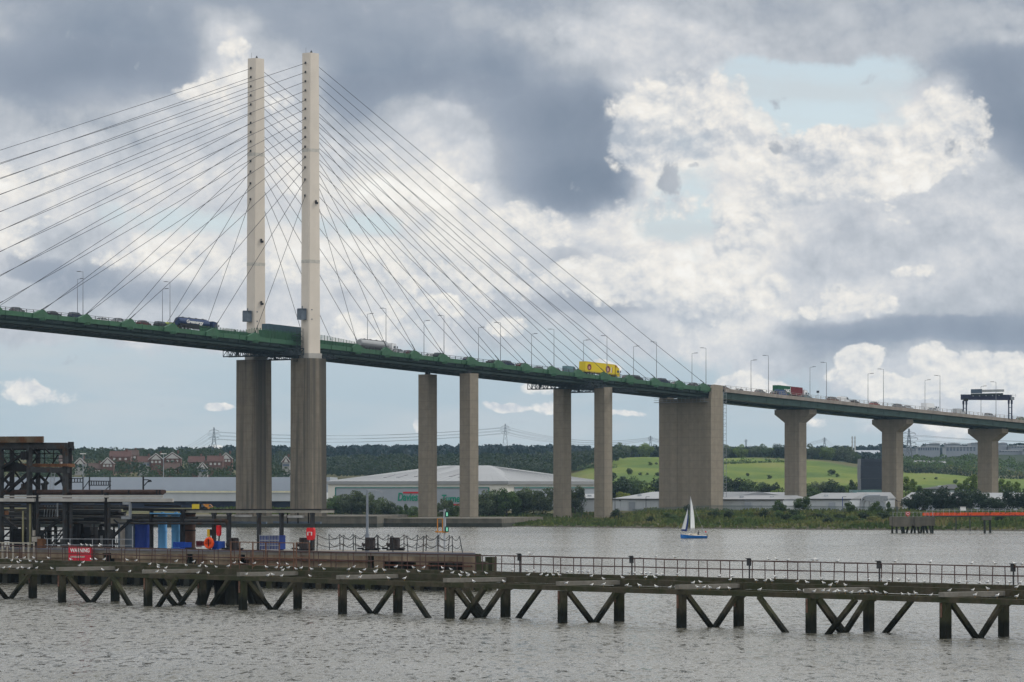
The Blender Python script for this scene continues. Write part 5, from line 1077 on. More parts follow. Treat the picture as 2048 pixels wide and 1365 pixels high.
# palisade fence along the flood bank
s = thing('palisade_fence', 'long grey green palisade fence along the flood bank', 'fence', (PX(1400, 1175), 1175, 3.8), keep=True)
mb = MB(); fp = [(1266, 1182), (1420, 1168), (1560, 1150), (1720, 1130), (1800, 1120)]; fp = [Vector((PX(a, b), b, G(a, b))) for a, b in fp]
for a, b2 in zip(fp, fp[1:]):
    n = int((b2-a).length/.42)
    for i in range(n): c = a.lerp(b2, i/n); mb.bar(c, c+Vector((0, 0, 2.0)), .13, .05)
mb.build('pales', mat('fence_green', (.075, .105, .10), .7), s); mb = MB()
for a, b2 in zip(fp, fp[1:]):
    for h in (.5, 1.7): mb.bar(a+Vector((0, .06, h)), b2+Vector((0, .06, h)), .09)
mb.build('rails', mat('fence_green', (.075, .105, .10)), s)
s = None
# yard lamps and posts near the sheds
for px, yt, Y, lb in ((1230, 992, 1215, 'slim dark post left in front of the long low shed'), (1292, 994, 1215, 'slim dark post right in front of the long low shed'), (1164, 996, 1215, 'slim dark post in front of the white low shed'), (1685, 994, 1150, 'blue post before the low sheds'), (1794, 1003, 1080, 'dark post standing on the small concrete jetty')):
    zb = G(px, Y) if px < 1790 else 3; x = PX(px, Y); s = thing('yard_post', lb, 'post', (x, Y, zb), group='posts along the far shore', keep=True); mb = MB(); mb.tube((x, Y, zb-.2), (x, Y, ZY(yt, Y)), .14, .1, 6); mb.build('post', M_DARKSTEEL if px < 1600 or px > 1790 else mat('blue_post', (.03, .05, .22), .5), s); mb = MB(); mb.bar((x, Y, ZY(yt, Y)), (x+1.1, Y, ZY(yt, Y)), .12); mb.build('arm', M_DARKSTEEL, s)
# ------------------------------------------------------------------ concrete islands round the pier feet
M_QUAY = mat('quay_concrete', (.115, .105, .085), .9, 0, .2, .5, streak=.6, streak_col=(.06, .056, .044), bump=.3); M_TIDE = mat('tide_stained_concrete', (.032, .034, .026), .85, 0, .3, .8)
for (a, b2, Yf, dep, lab, yt) in ((-150, 754, 1099, 70, 'long low concrete island wall carrying the pylon piers', 1033), (768, 1004, 1108, 66, 'low concrete island wall carrying the first twin piers', 1037.5)):
    p, q = quadp(a, Yf+(12 if a < 0 else 6), b2, Yf); s = thing('pier_island', lab, 'concrete wall', ((p.x+q.x)/2, Yf, 0), keep=True); zt = ZY(yt, Yf)
    mb = MB(); n = block(mb, p, q, dep, 1.05, zt); mb.build('wall', M_QUAY, s); mb = MB(); block(mb, p-n*.05, q-n*.05, dep+.1, -1, 1.06); mb.build('tide_band', M_TIDE, s)
    mb = MB(); mb.bar(p-n*.08+Vector((0, 0, zt-.15)), q-n*.08+Vector((0, 0, zt-.15)), .2, .3); mb.build('coping', M_QUAY, s)
# yellow lorries in the loading yard
for k, (px, m) in enumerate(((400, M_YEL), (415, mat('orange_paint', (.5, .2, .02), .5)))):
    o = dup(PROTO['van'], (PX(px, 1325), 1325, 3.3), 0.); o.name = 'panel_van'
    for c in o.children:
        if c.name.startswith('body'): c.material_slots[0].link = 'OBJECT'; c.material_slots[0].material = m
    tag(o, ('yellow van' if k == 0 else 'orange van')+' parked by the dark loading bays of the grey shed', 'van')
# ------------------------------------------------------------------ small concrete jetty and footway at the right shore
Yj = 960.; s = thing('concrete_jetty_head', 'squat concrete jetty head on a thicket of dark raking piles', 'jetty', (PX(1826, Yj), Yj, 0), keep=True)
za, zb = ZY(1034, Yj), ZY(1052, Yj); xa, xb = PX(1784, Yj), PX(1870, Yj)
mb = MB(); mb.box(((xa+xb)/2, Yj+3.2, (za+zb)/2), (xb-xa, 6.4, za-zb)); mb.box((PX(1804, Yj), Yj-.3, (za+zb)/2-.1), (4.4, .6, za-zb+.2)); mb.box((PX(1836, Yj), Yj-.2, (za+zb)/2-.1), (1.7, .4, za-zb+.2)); mb.build('pile_cap', M_QUAY, s)
for px0, px1 in ((1786, 1786), (1794, 1794), (1803, 1807), (1808, 1812), (1818, 1812), (1828, 1822), (1832, 1832), (1836, 1840), (1846, 1842), (1849, 1849), (1853, 1860), (1860, 1865), (1867, 1867)):
    mb = MB(); mb.tube((PX(px1, Yj), Yj+1.0+(px0 % 3), -1), (PX(px0, Yj), Yj+1.0+(px0 % 3), zb+.2), .26, n=8); mb.build('pile', M_TIDE, s)
mb = MB(); [mb.bar((PX(a, Yj), Yj-.1, za), (PX(a, Yj), Yj-.1, za+1.1), .06) for a in range(1786, 1870, 8)]; mb.bar((xa, Yj-.1, za+1.1), (xb, Yj-.1, za+1.1), .05); mb.build('handrail', M_GALV, s)
lb_ = thing('lifebuoy_box', 'red lifebuoy box standing on the squat concrete jetty head', 'lifebuoy', (PX(1816, Yj), Yj+.3, za), keep=True); mb = MB(); mb.box((PX(1816, Yj), Yj+.3, za+.75), (1.0, .3, .9)); mb.bar((PX(1816, Yj), Yj+.3, za), (PX(1816, Yj), Yj+.3, za+.4), .15); mb.build('box', mat('signal_red', (.55, .015, .02), .5), lb_); mb = MB(); mb.torus((PX(1816, Yj), Yj+.12, za+.75), .3, .06, (0, 1, 0)); mb.build('ring', M_WHITE, lb_)
f = thing('footway', 'long jetty footway with rails and bright orange netting at the right shore', 'footbridge', (PX(1960, Yj), Yj+4, za), keep=True); x0, x1 = PX(1856, Yj), PX(2130, Yj+10)
mb = MB(); mb.bar((x0, Yj+4, za+.15), (x1, Yj+8, za+.25), 2.2, .3); mb.build('deck', M_DARKSTEEL, f)
mb = MB(); mb.prism([(x0-1, Yj+2.78, za+.25), (x1, Yj+6.78, za+.35), (x1, Yj+6.78, za+1.05), (x0-1, Yj+2.78, za+.95)], (0, .05, 0)); mb.build('orange_netting', mat('orange_netting', (.62, .075, .015), .7, 0, .25, 2.5, second=(.2, .03, .02), second_amt=.4), f)
mb = MB()
for k in range(26): t = k/25; c = Vector((x0, Yj+2.9, za+.3)).lerp(Vector((x1, Yj+6.9, za+.4)), t); mb.bar(c, c+Vector((0, 0, 1.5)), .06)
for h in (1.15, 1.5): mb.bar((x0, Yj+2.9, za+.3+h), (x1, Yj+6.9, za+.4+h), .06)
mb.build('handrail', M_GALV, f)
mb = MB(); xs_ = PX(1978, Yj)
mb.box((xs_, Yj+5, za-.4), (2.2, 3, .9)); mb.build('crosshead', M_QUAY, f)
for px in (1974, 1985): mb = MB(); mb.tube((PX(px, Yj), Yj+4.4, -1), (PX(px-1, Yj), Yj+4.4, za-.3), .28, n=8); mb.build('pile', M_TIDE, f)
h = thing('site_cabin', 'small white cabin with a rail on the far end of the footway', 'cabin', (PX(1926, 1010), 1010, za), keep=True); mb = MB(); mb.box((PX(1926, 1010), 1010, ZY(1018, 1010)), (1.3, 1.3, 1.0)); mb.build('cabin_body', M_WHITE, h); mb = MB(); mb.box((PX(1926, 1010), 1010, (ZY(1023, 1010)+2)/2+.2), (9, 1.6, .3)); [mb.bar((PX(a, 1010), 1009.3, ZY(1023, 1010)), (PX(a, 1010), 1009.3, ZY(1014.5, 1010)), .06) for a in (1908, 1916, 1936, 1944)]; mb.bar((PX(1908, 1010), 1009.3, ZY(1015, 1010)), (PX(1944, 1010), 1009.3, ZY(1015, 1010)), .06); [mb.tube((PX(a, 1010), 1010, 0), (PX(a, 1010), 1010, ZY(1023, 1010)), .15, n=6) for a in (1912, 1940)]; mb.build('cabin_stage', M_DARKSTEEL, h)
# ================================================================== timber jetty in front
YA, YB = F*HC/(1205.7-HOR), F*HC/(1278.0-HOR); JA0 = Vector((PX(124, YA), YA, 0)); JA1 = Vector((PX(1891, YB), YB, 0))
JX = (JA1-JA0).normalized(); JY = Vector((-JX.y, JX.x, 0))           # along (right, nearer) and across (right, farther)
def J(u, v, z): return JA0 + JX*u + JY*v + Vector((0, 0, z))
def ju(px, v=0.):
    k = (px-1024.)/F; o = JA0+JY*v
    return (k*o.y-o.x)/(JX.x-k*JX.y)
M_TIMB = mat('weathered_timber', (.060, .051, .034), .95, 0, .3, 1.2, streak=.45, streak_col=(.026, .030, .014), bump=.4, second=(.036, .039, .018), second_amt=.7)
M_WET = mat('wet_weedy_timber', (.016, .017, .012), .7, 0, .4, 2.); M_PALE = mat('bleached_crossbeam', (.175, .165, .145), .9, 0, .2, 2., second=(.15, .13, .10), second_amt=.3, streak=.3, streak_col=(.10, .10, .08))
M_PLATE = mat('pinkish_rust_plate', (.20, .115, .085), .8, .1, .3, 4., second=(.08, .04, .03), second_amt=.4)
M_RAIL = mat('rust_red_rail', (.070, .040, .036), .8, .1, .3, 4.)
BENTS = [ju(p) for p in (124, 296, 486, 685, 899, 1125, 1363, 1622, 1891)]; sp = (BENTS[-1]-BENTS[0])/8
BENTS = [BENTS[0]-2*sp, BENTS[0]-sp] + BENTS + [BENTS[-1]+sp, BENTS[-1]+2*sp]
STRUT = (3, 6, 9)
jet = thing('timber_jetty', 'long weathered timber jetty on dark braced piles crossing the near water', 'jetty', tuple(J(60, 3, 0)), keep=True)
ZL = 1.15                                     # tide line on the piles
def tidal(m0):
    m = m0.copy(); m.name = 'tidal_timber'; T = NT(m.node_tree); b = T.n['Principled BSDF']; src = b.inputs['Base Color'].links[0].from_socket
    g = T.n.new('ShaderNodeNewGeometry').outputs['Position']; z = T.m('ADD', T.sep(g)[2], T.m('MULTIPLY', T.m('SUBTRACT', T.noise(T.v('MULTIPLY', g, (1, 1, .4)), 2.2, 4, .6), .5), 1.6))
    T.put(b.inputs['Base Color'], T.mix(T.smooth(z, 1.75, .75), src, (.006, .007, .004, 1))); return m
M_TIDAL = tidal(M_TIMB)
def post(a, b, w, name='pile', parent=None):
    """timber, dark and weedy below the tide line"""
    return MB().bar(a, b, w*rng.uniform(.94, 1.06), up=(JX.x, JX.y, 0)).build(name, M_TIDAL, jet)
for i, u in enumerate(BENTS):
    for v in (0, 6.05):
        p = post(J(u, v, -1.5), J(u, v, 2.62 if v == 0 else 3.0), .60)
        if rng.random() < .85:
            mb = MB(); d = -.315; mb.bar(J(u-.06, v-.31, 1.55), J(u-.06, v-.31, 2.6), .26, .05, up=(JX.x, JX.y, 0)); [mb.box(J(u-.06, v-.35, z), (.07, .07, .07)) for z in (1.65, 1.95, 2.25, 2.5)]; mb.build('pile_bracket', M_PLATE, p, origin=J(60, 3, 0))
    post(J(u+.33, 3.0, -.15), J(u+.33, .35, 2.55), .36, 'brace'); post(J(u+.33, 3.1, -.15), J(u+.33, 5.75, 2.75), .36, 'brace')
    if i in STRUT:
        for v, o in ((-.42, 0), (5.6, 0)):
            post(J(u-1.9, v, -.4), J(u-5.3, v, 2.66), .36, 'raking_strut'); post(J(u+1.9, v-.05, -.4), J(u+5.3, v-.05, 2.66), .36, 'raking_strut')
    mb = MB(); mb.box((0, 0, 0), (.56, 6.6, .34), Matrix.Rotation(math.atan2(JX.y, JX.x), 3, 'Z')); mb.v = [tuple(Vector(q)+J(u+.1, 2.75, 3.21)) for q in mb.v]; mb.build('crossbeam', M_PALE, jet)
def longbeam(v, w, z0, z1, name, m, seg=9.2, jit=.02, a=None, b=None):
    a = BENTS[0]-5 if a is None else a; b = BENTS[-1]+5 if b is None else b; q = a
    mb = MB()
    while q < b:
        e = min(q+seg*rng.uniform(.8, 1.2), b); dz = rng.uniform(-jit, jit); dv = rng.uniform(-jit, jit)
        mb.bar(J(q+.02, v+dv, (z0+z1)/2+dz), J(e-.02, v+dv, (z0+z1)/2+dz), w, z1-z0); q = e
    return mb.build(name, m, jet)
longbeam(-.15, .42, 2.63, 3.03, 'front_waling', M_TIMB); longbeam(6.05, .45, 2.95, 3.47, 'back_waling', M_TIMB); longbeam(5.35, .2, 2.7, 2.95, 'back_tie', M_TIMB)
WV0, WV1 = 7.3, 8.7
longbeam(WV0, .3, 3.38, 3.75, 'walkway_beam', M_TIMB); longbeam(WV1, .3, 3.38, 3.75, 'walkway_beam', M_TIMB); longbeam((WV0+WV1)/2, WV1-WV0-.35, 3.62, 3.7, 'walkway_deck', M_TIMB, 3.)
mb = MB()                                      # stub corbels carrying the walkway
for u in BENTS: mb.bar(J(u, 6.3, 3.25), J(u, 8.8, 3.25), .35, .25); mb.bar(J(u, 6.2, 2.2), J(u, 8.4, 3.15), .2)
mb.build('walkway_corbel', M_TIMB, jet)
for v in (WV0, WV1):
    mb = MB(); a, b = BENTS[0]-5, BENTS[-1]+5; n = int((b-a)/2.6)
    pts = [J(a+(b-a)*k/n, v, 3.75) for k in range(n+1)]
    up1 = [p+Vector((rng.uniform(-.05, .05), 0, 1.38+rng.uniform(-.03, .03))) for p in pts]
    for p, q in zip(pts, up1): mb.bar(p, q, .055)
    for q, r_ in zip(up1, up1[1:]): mb.bar(q, r_, .06)
    for p, q, p2, q2 in zip(pts, up1, pts[1:], up1[1:]): mb.bar(p.lerp(q, .5), p2.lerp(q2, .5), .05)
    mb.build('handrail', M_RAIL, jet)
for k, px in enumerate((1038, 1262, 1497, 1757, 2025)):
    u = ju(px, WV0); mb = MB(); mb.bar(J(u, WV0+.1, 3.75), J(u, WV0+.1, 4.9), .09); mb.box(J(u, WV0+.05, 5.05), (.36, .3, .55)); mb.box(J(u, WV0-.05, 5.35), (.42, .36, .06)); mb.build('walkway_lamp', M_DARKSTEEL, jet)
# rusty gate frames on the walkway in front of the loading platform
gf = thing('rusty_gate_frame', 'rusty openwork gate frame standing on the walkway before the loading platform', 'gate', tuple(J(ju(540, WV0), WV0, 3.75)), keep=True)
mb = MB(); us = [ju(p, WV0-.1) for p in (462, 480, 506, 532, 559, 588, 593, 619)]
for u in us: mb.bar(J(u, WV0-.12, 3.2), J(u, WV0-.12, 5.95), .10)
for z in (3.9, 4.5, 5.92): mb.bar(J(us[0], WV0-.12, z), J(us[5], WV0-.12, z), .08)
for z in (4.6, 5.95): mb.bar(J(us[6], WV0-.12, z), J(us[7], WV0-.12, z), .08)
mb.bar(J(us[2], WV0-.12, 3.6), J(us[3], WV0-.12, 4.5), .06); mb.build('frame', mat('brown_rust', (.14, .075, .05), .85, .1, .3, 4.), gf)
# ------------------------------------------------------------------ gulls
M_GW = mat('white_feathers', (.72, .72, .70), .8, 0, .03, 8.); M_GG = mat('pale_grey_feathers', (.36, .38, .41), .8, 0, .05, 8.); M_GK = mat('black_wing_tip', (.03, .03, .03), .8); M_GB = mat('yellow_beak', (.45, .22, .03), .6)
def gull_mesh(sit, turn):
    """continuous body: breast to tail, neck and head turned by turn; grey folded wings, dark tips"""
    mb = MB(); hz = .17 if not sit else .07
    secs = [(-.25, .020, .105), (-.17, .060, .115), (-.05, .110, .115), (.06, .125, .125), (.14, .105, .155), (.175, .075, .20), (.185, .062, .245), (.205, .068, .285), (.235, .056, .292), (.262, .02, .275)]
    ct, st_ = math.cos(turn), math.sin(turn); rings = []
    for k, (x, r_, z) in enumerate(secs):
        px_, py_ = x, 0.
        if k >= 6: d = x-.18; px_, py_ = .18+d*ct, d*st_
        rings.append([Vector((px_, py_+r_*math.cos(a), hz+z+r_*(1. if k > 3 else .85)*math.sin(a))) for a in [2*math.pi*j/8 for j in range(8)]])
    mb.mat(0).loft(rings)
    for s in (-1, 1):
        mb.mat(1).loft([[Vector((x, s*(y+dy), hz+z+dz)) for dy, dz in ((-.03, .055*w), (.012, .02*w), (.012, -.05*w), (-.02, -.03*w))] for x, y, z, w in ((.10, .108, .15, .6), (.02, .126, .145, 1.1), (-.12, .092, .14, 1.), (-.23, .04, .12, .5))])
        mb.mat(2).loft([[Vector((x, s*(y+dy), hz+z+dz)) for dy, dz in ((-.012, .018*w), (.012, .0), (0, -.018*w))] for x, y, z, w in ((-.23, .042, .12, .8), (-.31, .012, .112, .3))])
        if not sit: mb.mat(3).tube((.01, s*.035, 0), (.01, s*.035, hz+.05), .009, n=4)
    b0 = Vector((.18+.075*ct, .075*st_, hz+.272)); mb.mat(3).tube(b0, b0+Vector((.055*ct, .055*st_, -.012)), .014, .004, 5)
    me = mb.build('gull', [M_GW, M_GG, M_GK, M_GB], smooth=True); return me
GP = {}
def nearest_bent(u): return max(k for k in range(len(BENTS)) if BENTS[k] <= u)
cnt = {}
def gull(px, v, z, rowname):
    u = ju(px, v); sit = rng.random() < .35; turn = rng.choice((-.6, 0, 0, .5)); key = (sit, turn)
    right = rng.random() < .55; yaw = (0 if right else math.pi)+rng.uniform(-.55, .55)
    if key not in GP: o = gull_mesh(*key); GP[key] = o; 
    else: o = GP[key].copy(); COL.objects.link(o)
    o.location = J(u, v, z); o.rotation_euler = (0, 0, yaw); s = rng.uniform(.58, .72); o.scale = (s, s*1.25, s*1.1)
    k = nearest_bent(u)-1; k = max(0, min(k, 10)); c = cnt[(rowname, k)] = cnt.get((rowname, k), 0)+1
    where = ('%s right of the %s pile pair' % (ORD[c-1], ORD[k-1])) if k > 0 else '%s from the left edge' % ORD[c-1]
    tag(o, '%s gull on the %s facing %s, %s' % ('hunched' if sit else 'standing', rowname, 'right' if right else 'left', where), 'gull', 'gulls perched along the timber jetty')
def spread(a, b, n, gap=9.):
    out = []; tries = 0
    while len(out) < n and tries < 6000:
        tries += 1; c = rng.uniform(a, b) if rng.random() < .6 or not out else rng.choice(out)+rng.choice((-1, 1))*rng.uniform(10, 26)
        if a < c < b and all(abs(c-o) > gap for o in out): out.append(c)
    return sorted(out)
for px in spread(6, 2040, 62): gull(px, -.2, 3.03, 'front beam')
for px in spread(4, 2044, 52): gull(px, 6.05, 3.47, 'back beam')
for px in spread(8, 2040, 64): gull(px, WV0-.06, 3.75, 'walkway edge')
for i in range(1, 11):
    for v in sorted(rng.sample([.3, 1.1, 1.9, 2.7, 3.5, 4.3], rng.choice((1, 2, 2, 3)))):
        u = BENTS[i]+.1; p = J(u, v, 0); gull(1024+F*p.x/p.y, v, 3.38, 'pale crossbeam')
for px in (139, 164, 174, 183, 199, 202, 1060, 1281, 1312, 1349, 1537, 1553, 1576, 1626, 1634, 1675, 1790, 1860, 1943, 1990, 2030, 2044): gull(px, WV0 if px > 900 else WV0, 5.15, 'top rail')
# ================================================================== loading platform behind the jetty
KP = Vector((PX(640, F*HC/203.), F*HC/203., 0)); KX = Vector((.839, -.545, 0)).normalized(); KY = Vector((-KX.y, KX.x, 0))
def K(u, v, z): return KP + KX*u + KY*v + Vector((0, 0, z))
def ku(px, v=0.):
    k = (px-1024.)/F; o = KP+KY*v
    return (k*o.y-o.x)/(KX.x-k*KX.y)
def kz(py, px, v=0.): return HC+(HOR-py)/F*K(ku(px, v), v, 0).y
def KQ(px, py, v=0.): return K(ku(px, v), v, kz(py, px, v))       # point on the sheet v behind the platform's front edge
ZD = kz(1103, 640)
UL, UR = ku(-90), ku(950)
M_BRN = mat('brown_stained_concrete', (.21, .165, .115), .9, 0, .2, .8, streak=.5, streak_col=(.07, .048, .035), second=(.13, .085, .055), second_amt=.5); M_VOID = mat('painted_void_shade', (.02, .018, .016), .9)
pl = thing('loading_platform', 'brown concrete loading platform on piles behind the left half of the timber jetty', 'jetty', tuple(K((UL+UR)/2, 6, 0)), keep=True)
def kbox(mb, u0, u1, v0, v1, z0, z1): return mb.loft([[K(u, v, z) for u, v in ((u0, v0), (u1, v0), (u1, v1), (u0, v1))] for z in (z0, z1)])
VB = 9.
def slab(mb, p1, v0, v1, z0, z1): return mb.loft([[K(UL, v0, z), K(ku(p1, v0), v0, z), K(ku(p1-6, v1), v1, z), K(UL, v1, z)] for z in (z0, z1)])
mb = MB(); slab(mb, 950, 0, VB, ZD-.45, ZD); mb.build('deck_slab', mat('deck_concrete', (.16, .145, .125), .9, 0, .2, .8), pl)
mb = MB(); kbox(mb, UL, UR+.05, -.12, -.001, ZD-.14, ZD+.02); mb.build('deck_kerb', mat('blue_grey_kerb', (.13, .13, .16), .8), pl)
mb = MB()
for a, b in ((-90, 205), (222, 372), (385, 476), (490, 735)): kbox(mb, ku(a), ku(b), .02, .8, ZD-1.05, ZD-.46); kbox(mb, ku(a)+.3, ku(b)-.2, .25, .9, ZD-1.9, ZD-1.06)
kbox(mb, ku(766), UR, .0, .8, ZD-.95, ZD-.46); kbox(mb, ku(832), ku(856), .0, .8, ZD-2.0, ZD-.951); kbox(mb, ku(748), ku(766), .0, .8, ZD-2.2, ZD-.46); kbox(mb, ku(925), ku(950), .0, .8, ZD-2.6, ZD-.951)
mb.build('front_beam', M_BRN, pl)
mb = MB(); slab(mb, 940, 2.2, VB-.3, 1.25, ZD-.46); mb.build('underdeck_shade', M_VOID, pl)  # dark block stands in for the shade in the open space below deck
for k, px in enumerate(range(-60, 950, 33)):
    for v in (.7, 5):
        mb = MB(); p = K(ku(px), v, 0); mb.bar(p+Vector((0, 0, -1.5)), p+Vector((0, 0, ZD-.5)), .75 if v < 1 else .9, up=(KX.x, KX.y, 0)); mb.build('pile', M_WET if k % 3 else M_TIMB, pl)
for px in (953, 960, 967): mb = MB(); p = K(ku(px), .3, 0); mb.bar(p+Vector((0, 0, -1.5)), p+Vector((0, 0, ZD-(.1 if px < 955 else .9))), .5, up=(KX.x, KX.y, 0)); mb.build('fender_pile', M_TIMB, pl)
for a, b, z in ((-60, 470, 1.6), (490, 745, 1.0), (490, 745, 1.9), (770, 945, 1.4)): MB().bar(K(ku(a), -.1, ZD-z), K(ku(b), -.1, ZD-z), .12).build('service_pipe', M_RUST, pl)
# ---- warning sign
sg = thing('warning_sign', 'bright red warning board with white lettering on the platform front', 'sign', tuple(KQ(160, 1106, -.6)), keep=True)
a, b, c, d = KQ(137, 1121, -.6), KQ(184, 1122.5, -.6), KQ(184, 1094, -.6), KQ(137, 1092, -.6)
mb = MB(); mb.prism([a, b, c, d], KY*.06); mb.build('board', mat('warning_red', (.50, .012, .035), .5, 0, .06, 1.5), sg); mb = MB(); [mb.bar(KQ(x, 1120, -.45), KQ(x, 1094, -.45), .08) for x in (143, 178)]; mb.bar(KQ(143, 1100, -.4), KQ(143, 1100, .1), .08); mb.bar(KQ(178, 1100, -.4), KQ(178, 1100, .1), .08); mb.build('bracket', M_DARKSTEEL, sg)
text_mesh('WARNING', .62, 'lettering', M_WHITE, sg, KQ(140.5, 1104.7, -.64), KX, (0, 0, 1), .01, (KQ(179, 1105, -.64)-KQ(140.5, 1105, -.64)).length, bold=.012)
M_FADE = mat('faded_white_paint', (.50, .40, .36), .7)
text_mesh('SUBMERGED PLANT', .27, 'lettering', M_FADE, sg, KQ(141, 1115.6, -.64), KX, (0, 0, 1), .01, 2.1, bold=.012)
# ---- steel tower at the left edge
M_ST1 = mat('weathered_grey_steel', (.036, .038, .041), .8, .1, .3, 1.5, second=(.045, .027, .018), second_amt=.35); M_ST2 = mat('sooty_steel', (.013, .013, .015), .85, .0, .3, 2.); M_ORU = mat('orange_rust', (.12, .058, .030), .9, .0, .35, 2.); M_TARP = mat('brown_timber_fender', (.085, .066, .045), .9, 0, .35, 1.2, second=(.085, .040, .02), second_amt=.5)
SINGLE = {'column', 'top_beam', 'mid_beam', 'brace', 'side_beam', 'under_beam', 'raking_brace', 'conduit', 'standpipe', 'rusty_deck', 'yellow_standpipe', 'hanger', 'deck_beam', 'tray_end'}
def tubes(name, m, parent, lst, n=8):
    for a, b, r_ in lst: MB().tube(a, b, r_, n=n).build(name, m, parent)
def bars(name, m, parent, lst, v=0.):
    mb = MB()
    if name in SINGLE and len(lst) > 1:
        for it in lst: bars(name, m, parent, [it], v)
        return
    for it in lst:
        x0, y0, x1, y1, w = it[:5]; v0 = it[5] if len(it) > 5 else v; v1 = it[6] if len(it) > 6 else v0
        mb.bar(KQ(x0, y0, v0), KQ(x1, y1, v1), w, it[7] if len(it) > 7 else None)
    return mb.build(name, m, parent)
tw = thing('loading_arm_tower', 'tall weathered steel tower frame at the far left of the loading platform', 'steel tower', tuple(KQ(65, 1103, 3)), keep=True)
for x in (2, 59, 131): bars('column', M_ST1, tw, [(x, 1103, x, 886, .50, 2)])
for x in (24, 76, 139): bars('column', M_ST2, tw, [(x, 1103, x, 892, .42, 7)])
bars('top_beam', M_ST1, tw, [(-40, 891, 137, 892, .5, 2, 2, .7)]); bars('top_beam', M_ST2, tw, [(-30, 896, 146, 897, .5, 7, 7, .5), (59, 891, 66, 891, .4, 2, 7), (131, 892, 139, 893, .4, 2, 7)])
mb = MB(); mb.prism([KQ(136, 896, 2), KQ(139, 896, 2), KQ(139, 884, 2), KQ(136, 884, 2)], KY*.8); mb.build('beam_stop', M_ST2, tw)
mb = MB(); mb.loft([[KQ(x, y, v) for x, y, v in ((-30, 886, 1.2), (86, 885.5, 1.2), (88, 885.3, 4.5), (-28, 885.8, 4.5))], [KQ(x, y, v) for x, y, v in ((-30, 873.5, 1.2), (86, 873, 1.2), (88, 873.2, 4.5), (-28, 873.7, 4.5))]]); mb.build('timber_box', M_TARP, tw)
bars('mid_beam', M_ST1, tw, [(60, 940, 137, 941, .45, 2, 2, .62)]); bars('rusty_deck', M_ORU, tw, [(0, 930, 136, 931.5, 2.5, 4, 4, .35), (128, 930.5, 141, 930.5, 1.2, 2, 2, .3)])
mb = MB(); mb.loft([[KQ(x, y, 2.4) for x, y in ((2, 944), (56, 944), (56, 934), (44, 928), (28, 924), (12, 930), (2, 936))], [KQ(x, y, 5.) for x, y in ((2, 944), (56, 944), (56, 934), (44, 928), (28, 924), (12, 930), (2, 936))]]); mb.build('drip_tray', M_ST2, tw)
bars('brace', M_ST2, tw, [(16, 930, 4, 912, .16, 3), (30, 945, 48, 968, .16, 3), (100, 945, 84, 975, .14, 5), (118, 945, 130, 985, .14, 5), (36, 985, 58, 960, .2, 4), (6, 985, 22, 962, .2, 4), (88, 896, 100, 907, .14, 5), (104, 930, 116, 910, .12, 6), (62, 930, 76, 912, .12, 6), (20, 896, 44, 928, .14, 6), (2, 938, 50, 906, .28, 2), (16, 982, 58, 946, .34, 2), (4, 954, 22, 972, .25, 2), (24, 943, 4, 966, .25, 2.1), (60, 958, 76, 975, .25, 2), (78, 945, 66, 960, .25, 4), (80, 952, 96, 968, .25, 4), (113, 944, 130, 962, .25, 2), (131, 955, 110, 970, .25, 4), (118, 898, 130, 914, .25, 2), (4, 902, 14, 892, .2, 2), (62, 897, 74, 909, .22, 4), (74, 897, 62, 909, .22, 4.2)])
bars('handrail', M_ST2, tw, [(2, 907, 131, 908, .09, 6), (2, 916, 131, 917, .09, 6), (60, 899, 131, 899, .14, 6), (72, 930, 72, 907, .09, 6), (89, 930, 89, 899, .09, 6), (107, 930, 107, 897, .09, 6), (27, 930, 27, 897, .09, 6), (27, 975, 27, 945, .08, 5), (34, 930, 34, 908, .08, 5)])
mb = MB(); [mb.tube(KQ(x, 920, 1.6), KQ(x, 903, 1.6), .28, n=8) for x in (46, 51.5)]; mb.build('hoist', M_ST2, tw)
bars('ladder', M_GALV, tw, [(99, 985, 103, 945, .06, 3), (106, 985, 110, 945, .06, 3)]+[(99+k*.5, 983-k*5, 107+k*.5, 983-k*5, .05, 3) for k in range(8)])
bars('standpipe', M_ST1, tw, [(86, 985, 86, 968, .25, 3), (92, 985, 92, 962, .25, 3), (83, 969, 90, 969, .3, 3), (48, 985, 48, 968, .5, 4)])
# ---- pipe bridge running right from the tower
pb = thing('pipe_bridge', 'dark pipe bridge with pale side beams running right from the steel tower', 'pipe bridge', tuple(KQ(160, 1103, 3)), keep=True)
tubes('main_pipe', mat('rust_black_pipe', (.045, .028, .024), .8, .1, .4, 1.5), pb, [(KQ(-30, 985, 2.5), KQ(326, 985, 2.5), .30), (KQ(70, 984, 3.4), KQ(330, 984, 3.4), .22)])
tubes('pipe_shoe', M_ST2, pb, [(KQ(x, 990, 2.3), KQ(x, 980.5, 2.3), .14) for x in (72, 128, 205, 258, 314, 320)])
bars('side_beam', mat('pale_grey_beam', (.34, .33, .31), .7, .1, .15, 1.), pb, [(8, 993.5, 72, 993, .1, 1.5, 1.5, .18), (78, 993, 326, 993.5, .12, 1.5, 1.5, .26), (-30, 1000, 70, 1000.5, .3, 1.4, 1.4, .38), (79, 1000, 208, 1000.7, .3, 1.4, 1.4, .38), (216, 1000.5, 346, 1001, .3, 1.4, 1.4, .38)])
bars('under_beam', M_ST2, pb, [(-30, 1005, 345, 1005, .4, 1.6, 1.6, .2), (10, 986, 2, 998, .15, 1.5)])
for x in (70, 137, 213): bars('column', M_ST2, pb, [(x, 1103, x, 986, .38, 2.2)])
for x in (75, 142, 218): bars('column', M_ST1, pb, [(x, 1103, x, 1003, .26, 2.0)])
bars('raking_brace', M_ST2, pb, [(78, 1072, 138, 1024, .30, 2), (219, 1080, 262, 1040, .28, 2), (-6, 1026, 34, 1058, .3, 2), (4, 1078, 28, 1056, .16, 2)])
